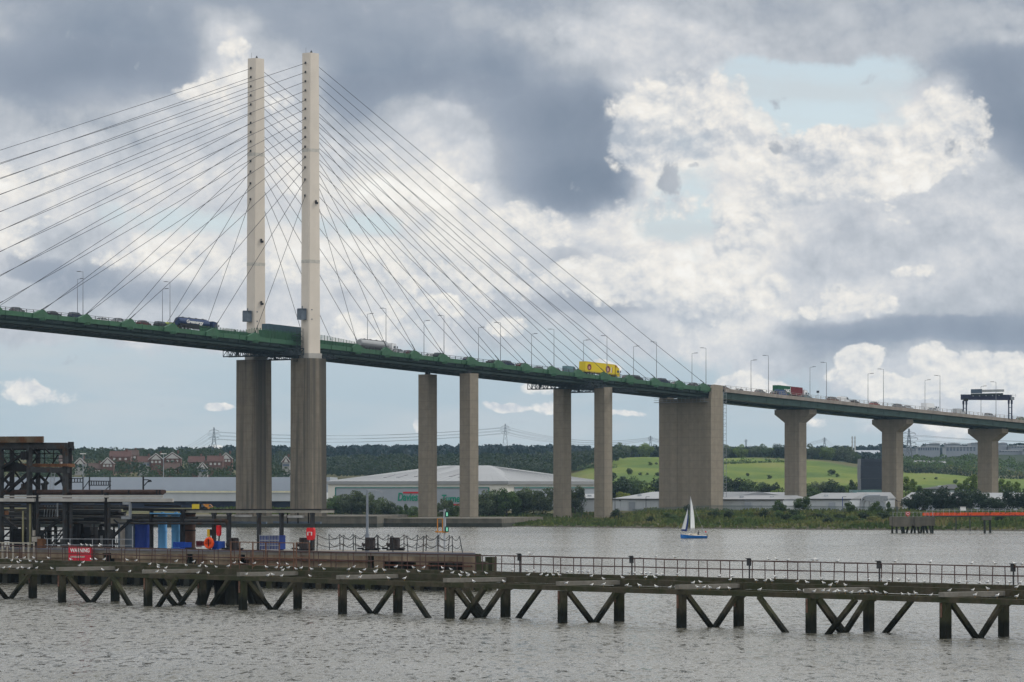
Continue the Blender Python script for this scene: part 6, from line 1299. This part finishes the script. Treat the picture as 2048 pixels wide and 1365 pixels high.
bars('tray_end', M_GREYSTEEL, pb, [(246, 1007, 262, 1007, .2, 1.4, 1.4, .3), (260.5, 1006, 260.5, 1038, .28, 1.4, 1.4, .2), (244, 1036, 262, 1036, .3, 1.4)])
for y, r_, x0, x1, v in ((1016, .16, 74, 258, 2.6), (1024, .30, 74, 240, 3.5), (1028, .22, -30, 250, 4.6), (1034, .12, 70, 300, 3.2), (1040, .2, -30, 210, 5), (1046, .14, -30, 200, 4), (1012, .1, -30, 240, 5), (1020, .1, -30, 74, 2.4), (1032, .1, -30, 66, 2.2), (1052, .12, -30, 66, 3)): MB().tube(KQ(x0, y, v), KQ(x1, y, v), r_, n=7).build('pipe_run', M_ST1, pb)
bars('conduit', M_GREYSTEEL, pb, [(88+k*5.5, 1034, 90+k*5.5, 1012, .06, 3) for k in range(5)]+[(115, 1004, 115, 1034, .14, 2.4)])
bars('guard_rail', M_ST2, pb, [(138, 957.5, 166, 957.5, .09, 4), (138, 965, 166, 965, .09, 4)]+[(138+5.6*k, 957.5, 138+5.6*k, 965, .08, 4) for k in range(6)]+[(166, 954, 166, 984, .1, 4), (179, 954, 179, 984, .1, 4), (178, 962.5, 222, 963, .09, 4), (178, 971, 222, 971, .09, 4), (220, 953, 220, 985, .1, 4), (208, 983, 220, 972, .07, 4), (163, 983, 178, 962, .07, 4)]+[(178+4.9*k, 962.5, 178+4.9*k, 971, .08, 4) for k in range(9)])
mb = MB(); mb.bar(KQ(286.5, 984, 3), KQ(286.5, 953, 3), .14); mb.bar(KQ(286.5, 960, 3), KQ(297, 960, 3), .1); mb.bar(KQ(288, 972, 3), KQ(297, 962, 3), .08); mb.loft([[KQ(x, y, 2.8+q) for x, y in ((296, 965), (304, 964), (302, 960), (297, 960))] for q in (0, .4)]); mb.build('floodlight', M_ST2, pb)
# ---- clutter of process pipework under the bridge
pw = thing('pipework_skid', 'dense dark pipework, valves and stairs under the pipe bridge', 'pipework', tuple(KQ(150, 1103, 6)), keep=True)
r7 = random.Random(3); LS = []
for k in range(34):
    x = r7.uniform(-20, 262); v = r7.uniform(4.2, 9); LS.append((KQ(x, 1102, v), KQ(x, r7.uniform(1045, 1065), v), r7.choice((.08, .12, .2, .3))))
for k in range(20):
    x = r7.uniform(-20, 220); v = r7.uniform(4.5, 9); y = r7.uniform(1050, 1092); LS.append((KQ(x, y, v), KQ(x+r7.uniform(20, 60), y, v), r7.choice((.07, .1, .16))))
for k in range(16):
    x = r7.uniform(-10, 240); v = r7.uniform(3., 8); y = r7.uniform(1008, 1048); LS.append((KQ(x, y, v), KQ(x+r7.uniform(15, 50), y+r7.choice((0, 0, r7.uniform(-25, 25))), v), r7.choice((.05, .08, .12))))
tubes('pipe', M_ST2, pw, LS, 7); LS = []
for k in range(22): x = r7.uniform(0, 262); v = r7.uniform(3.6, 7); LS.append((KQ(x, 1102, v), KQ(x, r7.uniform(1050, 1085), v), r7.choice((.06, .1, .16))))
for k in range(10): x = r7.uniform(0, 240); v = r7.uniform(3., 7); y = r7.uniform(1006, 1046); LS.append((KQ(x, y, v), KQ(x+r7.uniform(15, 60), y, v), r7.choice((.05, .09))))
tubes('pale_pipe', mat('dull_galvanised_pipe', (.12, .125, .13), .6, .2, .2, 1.5), pw, LS, 6)
for a, b, y in ((20, 44, 1058), (62, 72, 1062), (148, 166, 1048), (168, 180, 1054), (196, 214, 1060)): mb = MB(); kbox(mb, ku(a, 5), ku(b, 5), 5, 6.5, ZD, kz(y, a, 5)); mb.build('equipment_box', M_ST2, pw)
mb = MB(); [mb.bar(KQ(92+k*6, 1100-k*8, 4), KQ(100+k*6, 1100-k*8, 4), .6, .06) for k in range(7)]; mb.bar(KQ(92, 1103, 3.7), KQ(136, 1045, 3.7), .12); mb.bar(KQ(99, 1103, 4.3), KQ(143, 1045, 4.3), .12); mb.build('stair', M_ST1, pw)
mb = MB(); kbox(mb, ku(69, 1.4), ku(79, 1.4), .9, 1.6, kz(1084, 70, 1), kz(1074, 70, 1)); kbox(mb, ku(66, 1.), ku(68.5, 1.), .9, 1.2, kz(1072, 67, 1), kz(1061, 67, 1)); mb.build('pale_box', mat('pale_equipment', (.30, .28, .25), .7), pw)
mb = MB(); kbox(mb, ku(80, 1.4), ku(90, 1.4), .9, 1.6, ZD, kz(1078, 85, 1)); mb.build('orange_box', M_ORU, pw); MB().tube(KQ(3, 1026, 3), KQ(14, 1026, 3), .36, n=8).build('orange_float', M_ORU, pw)
bars('yellow_standpipe', mat('pale_yellow_paint', (.22, .21, .12), .7), pw, [(60, 1103, 60, 1008, .2, 1.8), (46, 1085, 46, 1022, .16, 1.2)])
mb = MB(); kbox(mb, ku(236, 4), ku(268, 4), 4, 6, ZD, kz(1048, 250, 4)); mb.build('grey_cabinet', mat('blue_grey_panel', (.10, .13, .17), .6), pw); bars('pale_post', mat('pale_equipment', (.30, .28, .25)), pw, [(245, 1103, 245, 1050, .4, 3.5)])
bars('front_rail', M_GALV, pw, [(90, 1078, 265, 1079, .05, 1.0), (90, 1090, 265, 1091, .05, 1.0)]+[(x, 1103, x, 1053 if x == 265 else 1078, .06, 1.0) for x in (95, 140, 185, 225, 265)])
# ---- pale fence at the left edge
fe = thing('pale_rail_fence', 'pale peeling post and rail fence at the far left of the platform', 'fence', tuple(KQ(30, 1115, -.8)), keep=True)
bars('rails', mat('peeling_cream_paint', (.36, .34, .29), .8, 0, .2, 3., second=(.18, .11, .07), second_amt=.3), fe, [(-30, 1085, 69, 1087, .12, -.8), (-30, 1100, 20, 1102, .08, -.8), (-30, 1117, 69, 1119, .1, -.8)])
for x in (5, 15, 26, 47, 57, 68): bars('post', mat('peeling_cream_paint', (.36, .34, .29)), fe, [(x, 1119, x, 1085, .16, -.8)])
# ---- tanks
def tank(px0, px1, yt, m, label, v=5., nm='storage_tank'):
    c = (px0+px1)/2; p = K(ku(c, v), v, ZD); r_ = (PX(px1, p.y)-PX(px0, p.y))/2; s = thing(nm, label, 'tank', tuple(p), keep=True); z = kz(yt, c, v)
    mb = MB(); mb.tube(p, p+Vector((0, 0, z-ZD)), r_, n=20); mb.build('shell', m, s); mb = MB(); [mb.tube((p.x, p.y, zz), (p.x, p.y, zz+.14), r_+.06, n=20) for zz in (ZD+.02, ZD+(z-ZD)*.5, z-.16)]; mb.tube((p.x, p.y, z), (p.x, p.y, z+.3), r_*.4, n=12); mb.build('flange_ring', M_ST2 if 'brown' in label else m, s)
M_LBL = mat('light_blue_paint', (.10, .30, .55), .5, 0, .08, 1., streak=.15, streak_col=(.05, .12, .2)); M_DBL = mat('deep_blue_paint', (.012, .035, .20), .5, 0, .1, 1.)
tank(268, 302, 1046, M_DBL, 'wide deep blue tank left of the two light blue tanks'); tank(316, 334, 1030, M_LBL, 'left one of the two light blue tanks on the platform'); tank(343, 361, 1030, M_LBL, 'right one of the two light blue tanks on the platform'); tank(367, 391, 1026, mat('brown_rust_tank', (.075, .042, .032), .8, .1, .3, 1.5), 'rusty brown tank right of the light blue tanks')
# ---- lower pipe rack over the tanks and the open canopies
rk = thing('pipe_rack', 'low pipe rack running over the blue tanks and bending down beside the canopy', 'pipe rack', tuple(KQ(360, 1103, 3)), keep=True)
mb = MB(); mb.tube(KQ(255, 1041, 2.5), KQ(452, 1042, 2.5), .20, n=8); mb.tube(KQ(452, 1042, 2.5), KQ(456, 1047, 2.5), .20, n=8); mb.tube(KQ(456, 1046, 2.5), KQ(456, 1100, 2.5), .20, n=8); mb.tube(KQ(240, 1035, 3), KQ(395, 1036, 3), .14, n=7); mb.tube(KQ(240, 1047, 2), KQ(450, 1048, 2), .12, n=7); mb.tube(KQ(262, 1030, 3), KQ(360, 1030, 3), .1, n=7); mb.build('pipe', M_ST1, rk)
bars('deck_beam', M_ST2, rk, [(255, 1019, 372, 1021, 1.6, 3, 3, .3), (290, 1011, 362, 1013, .2, 2)]); bars('blue_beam', M_LBL, rk, [(300, 1027, 362, 1028, .1, 2.2, 2.2, .13)])
for x in (303, 364, 366): bars('column', M_ST2, rk, [(x, 1103, x, 1020, .34, 2.4)])
for k, (a, b, posts, lb) in enumerate(((360, 533, (366, 428, 458, 518), 'left flat canopy roof on grey posts over the platform'), (547, 642, (563, 625), 'right flat canopy roof on grey posts over the platform'))):
    s = thing('canopy', lb, 'canopy', tuple(KQ((a+b)/2, 1103, 4)), keep=True)
    mb = MB(); mb.loft([[K(ku(x, 3.), v, kz(1026, x, 3.)+dz) for x, v in ((a, 3), (b, 3), (b, 5.5), (a, 5.5))] for dz in (0, .3)]); mb.build('roof', mat('grey_canopy_edge', (.24, .235, .21), .8), s); mb = MB(); mb.loft([[K(ku(x, 3.), v, kz(1026, x, 3.)+dz) for x, v in ((a-1, 2.9), (b+1, 2.9), (b+1, 5.6), (a-1, 5.6))] for dz in (.301, .42)]); mb.build('roof_felt', M_ST2, s)
    for x in posts: bars('post', M_ST1, s, [(x, 1103, x, 1026, .36, 3.2), (x-4, 1028, x+4, 1028, .3, 3.2)])
    bars('strip_light', mat('diffuser_white', (.6, .6, .6), .5), s, [((471, 1032, 503, 1032, .25, 4) if k == 0 else (576, 1033.5, 607, 1033.5, .25, 4))])
    bars('tie_rail', mat('blue_grey_panel', (.10, .13, .17)), s, [(a+100 if k == 0 else a, 1045, b, 1046, .2, 4.5, 4.5, .22)])
    if k: bars('hanger', M_ST2, s, [(x, 1026, x, 1047, .1, 4.2) for x in (575, 596, 617)])
# ---- small things on the platform
def simple(nm, label, cat, at, parts, group=None):
    s = thing(nm, label, cat, tuple(at), group=group, keep=True)
    for n_, m_, mb_ in parts: mb_.build(n_, m_, s)
    return s
M_SIG = mat('signal_red', (.55, .015, .02), .5); M_ORG = mat('lifebuoy_orange', (.72, .075, .012), .5, 0, .05, 2.)
c = KQ(418, 1086.5, .4); c2 = KQ(418, 1100, .4)
simple('lifebuoy', 'big orange lifebuoy ring hung beside the rusty brown tank', 'lifebuoy', c2, [('ring', M_ORG, MB().torus(c, .50, .17, KY, 20, 8)), ('grab_line', M_ST2, MB().bar(c+KX*.45-KY*.2, c-KX*.45-KY*.2, .05).bar(c+Vector((0, 0, .62))-KY*.12, c-Vector((0, 0, .62))-KY*.12, .07)), ('backplate', M_ORG, MB().tube(c+KY*.05, c+KY*.12, .5, n=16)), ('post', M_ST2, MB().bar(c2+KY*.25, c+KY*.25+Vector((0, 0, .7)), .1))])
def housing(px, py0, py1, w, nm, label, v, slots=True):
    a = KQ(px, py1, v); z1 = kz(py0, px, v); H = z1-a.z; prof = [(-.42, .0), (-.3, -.12), (.3, -.12), (.42, 0), (.5, .3), (.5, .8), (.42, 1.), (-.42, 1.), (-.5, .8), (-.5, .3)]
    mb = MB(); mb.prism([a+KX*(x*w)+Vector((0, 0, z*H)) for x, z in prof], KY*.32); mb2 = MB(); mb2.bar(a-KX*(w*.24)+Vector((0, 0, H*.3))-KY*.03, a-KX*(w*.26)+Vector((0, 0, H*.6))-KY*.03, .16, .05); mb2.bar(a+KX*(w*.24)+Vector((0, 0, H*.3))-KY*.03, a+KX*(w*.26)+Vector((0, 0, H*.6))-KY*.03, .16, .05); mb2.bar(a-KX*(w*.26)+Vector((0, 0, H*.6))-KY*.03, a+KX*(w*.26)+Vector((0, 0, H*.6))-KY*.03, .12, .05)
    mb3 = MB(); mb3.bar(KQ(px, 1103, v+.4), a+KY*.4+Vector((0, 0, H)), .12)
    simple(nm, label, 'lifebuoy' if slots else 'fire box', KQ(px, 1103, v), [('housing', M_SIG, mb)]+([('white_ring', M_WHITE, mb2)] if slots else [])+[('post', M_ST2, mb3)])
housing(620, 1056, 1078, 1.0, 'lifebuoy_box', 'red lifebuoy housing on a post at the right end of the right canopy', .6); housing(436, 1051, 1070, .5, 'fire_box', 'slim red fire box above the orange lifebuoy', 2., False)
simple('notice_board', 'yellow and black striped board beside the slim red fire box', 'sign', KQ(422, 1103, 2.2), [('board', mat('sign_yellow', (.55, .33, .02), .5), MB().prism([KQ(x, y, 2.2) for x, y in ((414, 1074), (419, 1074), (419, 1059), (414, 1059))], KY*.05)), ('black_board', M_BLACK, MB().prism([KQ(x, y, 2.25) for x, y in ((419, 1072), (424, 1072), (424, 1059), (419, 1059))], KY*.05)), ('post', M_ST2, MB().bar(KQ(419, 1103, 2.4), KQ(419, 1060, 2.4), .08))])
def crate(px0, px1, yt, yb, m, label, v, cage=None):
    s = thing('plastic_tank' if cage else 'crate', label, 'container', tuple(KQ((px0+px1)/2, yb, v)), keep=True); u0, u1 = ku(px0, v), ku(px1, v); z0, z1 = kz(yb, px0, v), kz(yt, px0, v); mb = MB(); kbox(mb, u0, u1, v, v+1.2, z0+.1, z1); mb.build('body', m, s)
    mb = MB(); n = 6
    for k in range(n+1): mb.bar(K(u0+(u1-u0)*k/n, v-.05, z0), K(u0+(u1-u0)*k/n, v-.05, z1+.05), .045)
    for k in range(4): mb.bar(K(u0, v-.05, z0+(z1-z0)*k/3), K(u1, v-.05, z0+(z1-z0)*k/3), .07)
    mb.build('cage' if cage else 'rim', cage or m, s)
crate(520, 538, 1071, 1101, M_DBL, 'left one of the two caged blue tanks under the canopies', 2., M_GALV); crate(540, 558, 1071, 1101, M_DBL, 'right one of the two caged blue tanks under the canopies', 2., M_GALV)
crate(347, 370, 1085, 1097, mat('bright_blue_plastic', (.01, .06, .35), .5), 'open bright blue bin before the light blue tanks', .8); crate(426, 437, 1083, 1100, mat('bright_blue_plastic', (.01, .06, .35)), 'small blue drum beside the orange lifebuoy', 1.0); crate(393, 404, 1083, 1094, mat('maroon_paint', (.10, .012, .02), .6), 'small maroon box beside the rusty brown tank', 2.)
def hook(px, label, v=1.6):
    p = KQ(px, 1101, v); mb = MB(); [mb.loft([[p+KX*(o+a*.2)+KY*(b*.24)+Vector((0, 0, z)) for a, b in ((-1, -1), (1, -1), (1, 1), (-1, 1))] for z in (0, 1.25)]) for o in (-.35, .3)]; mb.box(p+Vector((0, 0, 1.3))-KX*.35, (.5, .5, .16)); mb.box(p+Vector((0, 0, 1.3))+KX*.3, (.5, .5, .16))
    mb2 = MB(); mb2.tube(p-KX*.3+Vector((0, 0, .75)), p-KX*.95+Vector((0, 0, .5)), .2, .16, 8); mb2.tube(p-KX*.95+Vector((0, 0, .5)), p-KX*1.05+Vector((0, 0, .8)), .15, .1, 8)
    mb3 = MB(); mb3.box(p+Vector((0, 0, .05)), (1.8, 1.4, .14)); [mb3.torus(p+KX*x+Vector((0, 0, .18)), .3, .09, (0, 0, 1), 10, 5) for x in (.9, -1.3)]
    simple('mooring_hook', label, 'mooring hook', p, [('bollard', mat('dark_hook_steel', (.035, .028, .028), .7), mb), ('hook', mat('dark_hook_steel', (.035, .028, .028), .7), mb2), ('base', M_ST2, mb3)], 'mooring hooks on the platform')
hook(468, 'rusty mooring hook left of the caged blue tanks'); hook(609, 'dark mooring hook beside the red lifebuoy housing'); hook(741, 'dark mooring hook at the foot of the tall lamp column'); hook(790, 'dark mooring hook right of the tall lamp column')
st = thing('chain_fence', 'row of leaning stanchions with slack chains along the platform edge', 'fence', tuple(KQ(790, 1103, 6)), keep=True)
def chain(mb, a, b, sag): 
    n = 8; pts = [a.lerp(b, i/n)-Vector((0, 0, 4*sag*(i/n)*(1-i/n))) for i in range(n+1)]; mb.path(pts, .034, 4)
for v, xs in ((8.3, (659, 680, 707, 731, 755, 775, 808, 833, 852, 877, 897)), (1.2, (634, 686, 712, 757, 786, 816, 846, 876, 905, 925))):
    xs = [x for x in xs]; tops = []; mb2 = MB()
    for k, x in enumerate(xs):
        a = KQ(x, 1104, v); a.z = ZD; b = a+Vector((rng.uniform(-.12, .12)-(.35 if x > 910 else 0), 0, 1.75)); mb = MB(); mb.tube(a, b, .06, .05, 6); mb.build('stanchion', M_ST1, st); tops.append((a, b))
    for (a, b), (c, d) in zip(tops, tops[1:]): chain(mb2, b, d, .5); chain(mb2, a.lerp(b, .48), c.lerp(d, .48), .42)
    mb2.build('chain', M_ST1, st)
p = KQ(734.5, 1103, 3); zt = kz(981, 735, 3)
simple('lamp_column', 'tall blue grey lamp column with one arm near the platform end', 'lamp', p, [('column', mat('blue_grey_column', (.19, .215, .25), .5, .2), MB().tube(p, p+Vector((0, 0, 1.9)), .24, .24, 10).tube(p+Vector((0, 0, 1.9)), (p.x, p.y, zt), .15, .11, 8)), ('arm', M_GALV, MB().tube((p.x, p.y, zt), KQ(752, 980.5, 3), .05, n=6)), ('lamp_head', M_GALV, MB().loft([[KQ(x, y, 3+q) for x, y in ((752, 982), (766, 986), (766, 984), (752, 979.5))] for q in (-.2, .2)]))])
p = KQ(889, 1103, 4); M_OLD = mat('orange_ladder_paint', (.42, .17, .02), .6)
sm = thing('signal_mast', 'grey signal mast with two green lamps and an orange ladder stage', 'signal mast', tuple(p), keep=True)
mb = MB(); mb.tube(p, KQ(889, 1066, 4), .10, n=8); mb.tube(KQ(889, 1066, 4), KQ(889.5, 1019, 4), .15, .13, 8); mb.bar(KQ(879, 1022.5, 4), KQ(889, 1022.5, 4), .07); mb.build('mast', M_GALV, sm)
for y in (1029, 1059):
    c = KQ(894, y, 3.9); mb = MB(); mb.box(c, (.36, .3, .6)); h_ = mb.build('signal_lamp', mat('dark_green_housing', (.01, .07, .05), .5), sm); mb = MB(); mb.box(c-Vector((0, .17, 0)), (.12, .04, .38)); mb.build('lens', mat('lit_green_lens', (.15, .5, .33), .3, emit=((.35, 1., .65), .5)), h_, origin=p)
bars('stage', M_OLD, sm, [(874, 1064, 893, 1064.5, .7, 4, 4, .14), (875, 1064, 875, 1038, .08, 3.8), (885, 1064, 885, 1038, .08, 3.8), (875, 1038, 885, 1038, .06, 3.8)]); bars('ladder', M_GALV, sm, [(871, 1103, 875, 1064, .06, 3.8), (877, 1103, 880, 1064, .06, 3.8)]+[(871.3+.5*k, 1100-5*k, 877.3+.4*k, 1100-5*k, .05, 3.8) for k in range(8)])
# ---- pile dolphin between jetty and platform
YD = F*HC/(1209-HOR); s = thing('pile_dolphin', 'dark cluster of tarred piles standing just behind the timber jetty', 'dolphin', (PX(458, YD), YD, 0), keep=True)
for k, (px, lean) in enumerate(((420, -1.2), (436, .2), (448, 0), (462, 0), (474, 0), (490, 1.), (500, 1.6))): mb = MB(); mb.tube((PX(px, YD)+lean, YD+(k % 3), -1), (PX(px, YD), YD+(k % 3), 2.7), .55, .5, 10); mb.build('pile', M_WET, s)
mb = MB(); mb.box((PX(458, YD), YD+1, 2.6), (5.2, 4., .7)); mb.build('cap', M_WET, s)
# ================================================================== sailing boat
YS = F*HC/(1077.3-HOR); BX = Vector((-.90, -.436, 0)); BYv = Vector((.436, -.90, 0)); BO = Vector((PX(1387, YS), YS, 0)); M_HULL = mat('blue_hull_paint', (.012, .13, .42), .3, 0, .05, 1.); M_SAIL = mat('white_sailcloth', (.66, .68, .70), .7, 0, .04, .8); M_DECK = mat('cream_deck', (.50, .46, .38), .6); M_SBLU = mat('navy_sail_strip', (.02, .04, .18), .7)
def S(x, y, z): return BO + BX*x + BYv*y + Vector((0, 0, z))
bt = thing('sailing_boat', 'small sailing boat with a blue hull and white sails on the river', 'sailboat', tuple(BO), math.atan2(BX.y, BX.x) if False else 0., keep=True)
st_ = [(-3.0, .70, .55, -.1), (-2.0, 1.0, .58, -.2), (0, 1.15, .62, -.3), (1.6, .85, .72, -.25), (2.6, .38, .84, -.15), (3.15, .03, .92, .15)]
mb = MB(); mb.loft([[S(x, -b, zt), S(x, -b*.82, .12), S(x, -.12, zk), S(x, .12, zk), S(x, b*.82, .12), S(x, b, zt)] for x, b, zt, zk in st_]); mb.build('hull', M_HULL, bt)
mb = MB(); mb.loft([[S(x, -b-.02, zt+.001), S(x, b+.02, zt+.001), S(x, b*.95, zt+.07), S(x, -b*.95, zt+.07)] for x, b, zt, zk in st_]); mb.loft([[S(x, -w, .65), S(x, w, .65), S(x, w*.85, z), S(x, -w*.85, z)] for x, w, z in ((-.6, .7, 1.05), (.6, .7, 1.08), (1.5, .45, .95))]); mb.build('deck', M_DECK, bt)
mb = MB(); [mb.bar(S(.2+k*.6, .62, .86), S(.5+k*.6, .6, .86), .04, .13) for k in range(2)]; mb.build('cabin_window', M_GLASS, bt)
MX = .75; mb = MB(); mb.tube(S(MX, 0, .9), S(MX, 0, 9.1), .055, .04, 8); mb.tube(S(MX, 0, 1.75), S(MX-1.9, -1.6, 1.75), .045, n=6); [mb.tube(S(MX, 0, 8.6), S(*e), .02, n=4) for e in ((3.1, 0, .95), (-2.95, 0, .65), (MX, 1.05, .7), (MX, -1.05, .7))]; mb.build('mast', M_GALV, bt)
def sailsheet(name, luff0, luff1, clew, belly, m, strip_=None):
    n, q = 12, 7; mb = MB(); a, b, c = (Vector(S(*p)) for p in (luff0, luff1, clew)); nb = BYv*belly; g = []
    for i in range(n+1):
        t = i/n; l = a.lerp(b, t); e = c.lerp(b, t)+BX*(-.25*math.sin(math.pi*t)); g.append([l.lerp(e, j/q)+nb*(math.sin(math.pi*j/q)*(1-t)**.7) for j in range(q+1)])
    W_ = q+1; mb.add([p for r_ in g for p in r_], [(i*W_+j, i*W_+j+1, (i+1)*W_+j+1, (i+1)*W_+j) for i in range(n) for j in range(q)])
    if strip_: mb.mi = [1 if (j >= q-2 or i == 0) else 0 for i in range(n) for j in range(q)]
    o = mb.build(name, [m]+([strip_] if strip_ else []), bt, smooth=True); sol = o.modifiers.new('thickness', 'SOLIDIFY'); sol.thickness = .02; return o
sailsheet('mainsail', (MX-.05, 0, 1.8), (MX-.05, 0, 9.0), (MX-1.9, -1.6, 1.85), -.25, M_SAIL); sailsheet('jib', (3.05, 0, 1.65), (1.4, 0, 6.4), (1.3, -.6, 1.5), -.2, M_SAIL, M_SBLU)
mb = MB(); mb.box(S(-3.2, .2, .5), (.25, .25, .7)); mb.tube(S(-3.2, .2, .3), S(-3.2, .2, -.4), .06, n=6); mb.build('outboard_motor', M_BLACK, bt); mb = MB(); mb.tube(S(-2.9, -.3, .6), S(-3.0, -.3, 1.6), .02, n=5); [mb.tube(S(x, y, .6), S(x, y, 1.15), .018, n=4) for x in (-2.8, -1.4, 1.9, 2.8) for y in (-.6 if x < 2 else -.25, .6 if x < 2 else .25)]; mb.path([S(-2.8, .62, 1.15), S(-1.4, .62, 1.15), S(1.9, .62, 1.15), S(2.8, .25, 1.2)], .012, 4); mb.build('guard_rail', M_GALV, bt)
fl = MB(); fl.prism([S(-2.95, -.3, 1.6), S(-3.35, -.3, 1.5), S(-3.35, -.3, 1.2), S(-2.95, -.3, 1.3)], BYv*.015); fl.build('ensign', M_SIG, bt)
def person(label, x, y, zseat, jac, skin, hair):
    """one continuous skinned body, seated and leaning on the coaming"""
    bm_ = bmesh.new(); sk = bm_.verts.layers.skin.verify(); jn = [((0, 0, 0), .13, None), ((.02, 0, .28), .15, 0), ((.05, 0, .50), .13, 1), ((.07, 0, .62), .055, 2), ((.10, 0, .74), .10, 3), ((.11, 0, .82), .085, 4), ((.04, .17, .48), .06, 2), ((.12, .26, .26), .048, 6), ((.34, .24, .20), .038, 7), ((.43, .24, .2), .03, 8), ((.04, -.17, .48), .06, 2), ((.12, -.26, .26), .048, 10), ((.34, -.2, .16), .038, 11), ((.43, -.2, .16), .03, 12), ((.12, .1, -.02), .085, 0), ((.46, .12, .03), .065, 14), ((.50, .12, -.38), .045, 15), ((.60, .12, -.44), .04, 16), ((.12, -.1, -.02), .085, 0), ((.46, -.12, .03), .065, 18), ((.50, -.12, -.38), .045, 19), ((.60, -.12, -.44), .04, 20)]
    vs = []
    for p, r_, par in jn:
        v = bm_.verts.new(p); v[sk].radius = (r_, r_); v[sk].use_root = par is None; vs.append(v)
        if par is not None: bm_.edges.new((vs[par], v))
    me = bpy.data.meshes.new('person'); bm_.to_mesh(me); bm_.free(); o = bpy.data.objects.new('person', me); COL.objects.link(o); o.modifiers.new('skin', 'SKIN'); o.modifiers.new('smooth', 'SUBSURF').levels = 1; o.modifiers['smooth'].render_levels = 1
    me.materials.append(jac); o.location = S(x, y, zseat); o.rotation_euler = (0, 0, math.atan2(BX.y, BX.x)); tag(o, label, 'person')
    mb = MB(); mb.loft([[Vector((.11+r_*math.cos(a), r_*math.sin(a), z)) for a in [2*math.pi*k/10 for k in range(10)]] for z, r_ in ((.70, .098), (.76, .112), (.84, .10), (.89, .05))]); h_ = mb.build('hair', hair, o); mb = MB(); mb.loft([[Vector((x_, r_*math.cos(a), .755+r_*1.15*math.sin(a))) for a in [2*math.pi*k/10 for k in range(10)]] for x_, r_ in ((.15, .075), (.205, .065), (.225, .03))]); mb.tube((.22, 0, .75), (.245, 0, .735), .016, n=6); mb.build('face', skin, o)
person('person in a dark jacket sitting in the cockpit of the blue sailing boat', -1.2, .1, .85, mat('dark_jacket', (.02, .02, .025), .8), mat('skin', (.42, .26, .19), .6), mat('dark_hair', (.03, .022, .015), .8))
# ------------------------------------------------------------------ tidy
for o in bpy.data.objects:
    if o.get('_o') is not None: del o['_o']
HAZE = .00003
# ------------------------------------------------------------------ summer haze
mb = MB(); mb.box((0, 2850, 70), (13000, 5900, 150)); hz = mb.build('haze', bpy.data.materials.new('haze'))
hm = hz.data.materials[0]; hm.use_nodes = True; hm.node_tree.nodes.clear(); T = NT(hm.node_tree); pv = T.n.new('ShaderNodeVolumePrincipled'); ho = T.n.new('ShaderNodeOutputMaterial')
pv.inputs['Color'].default_value = (.48, .74, 1.0, 1); pv.inputs['Density'].default_value = HAZE; pv.inputs['Anisotropy'].default_value = .2; T.l.new(pv.outputs[0], ho.inputs['Volume']); tag(hz, kind='stuff')
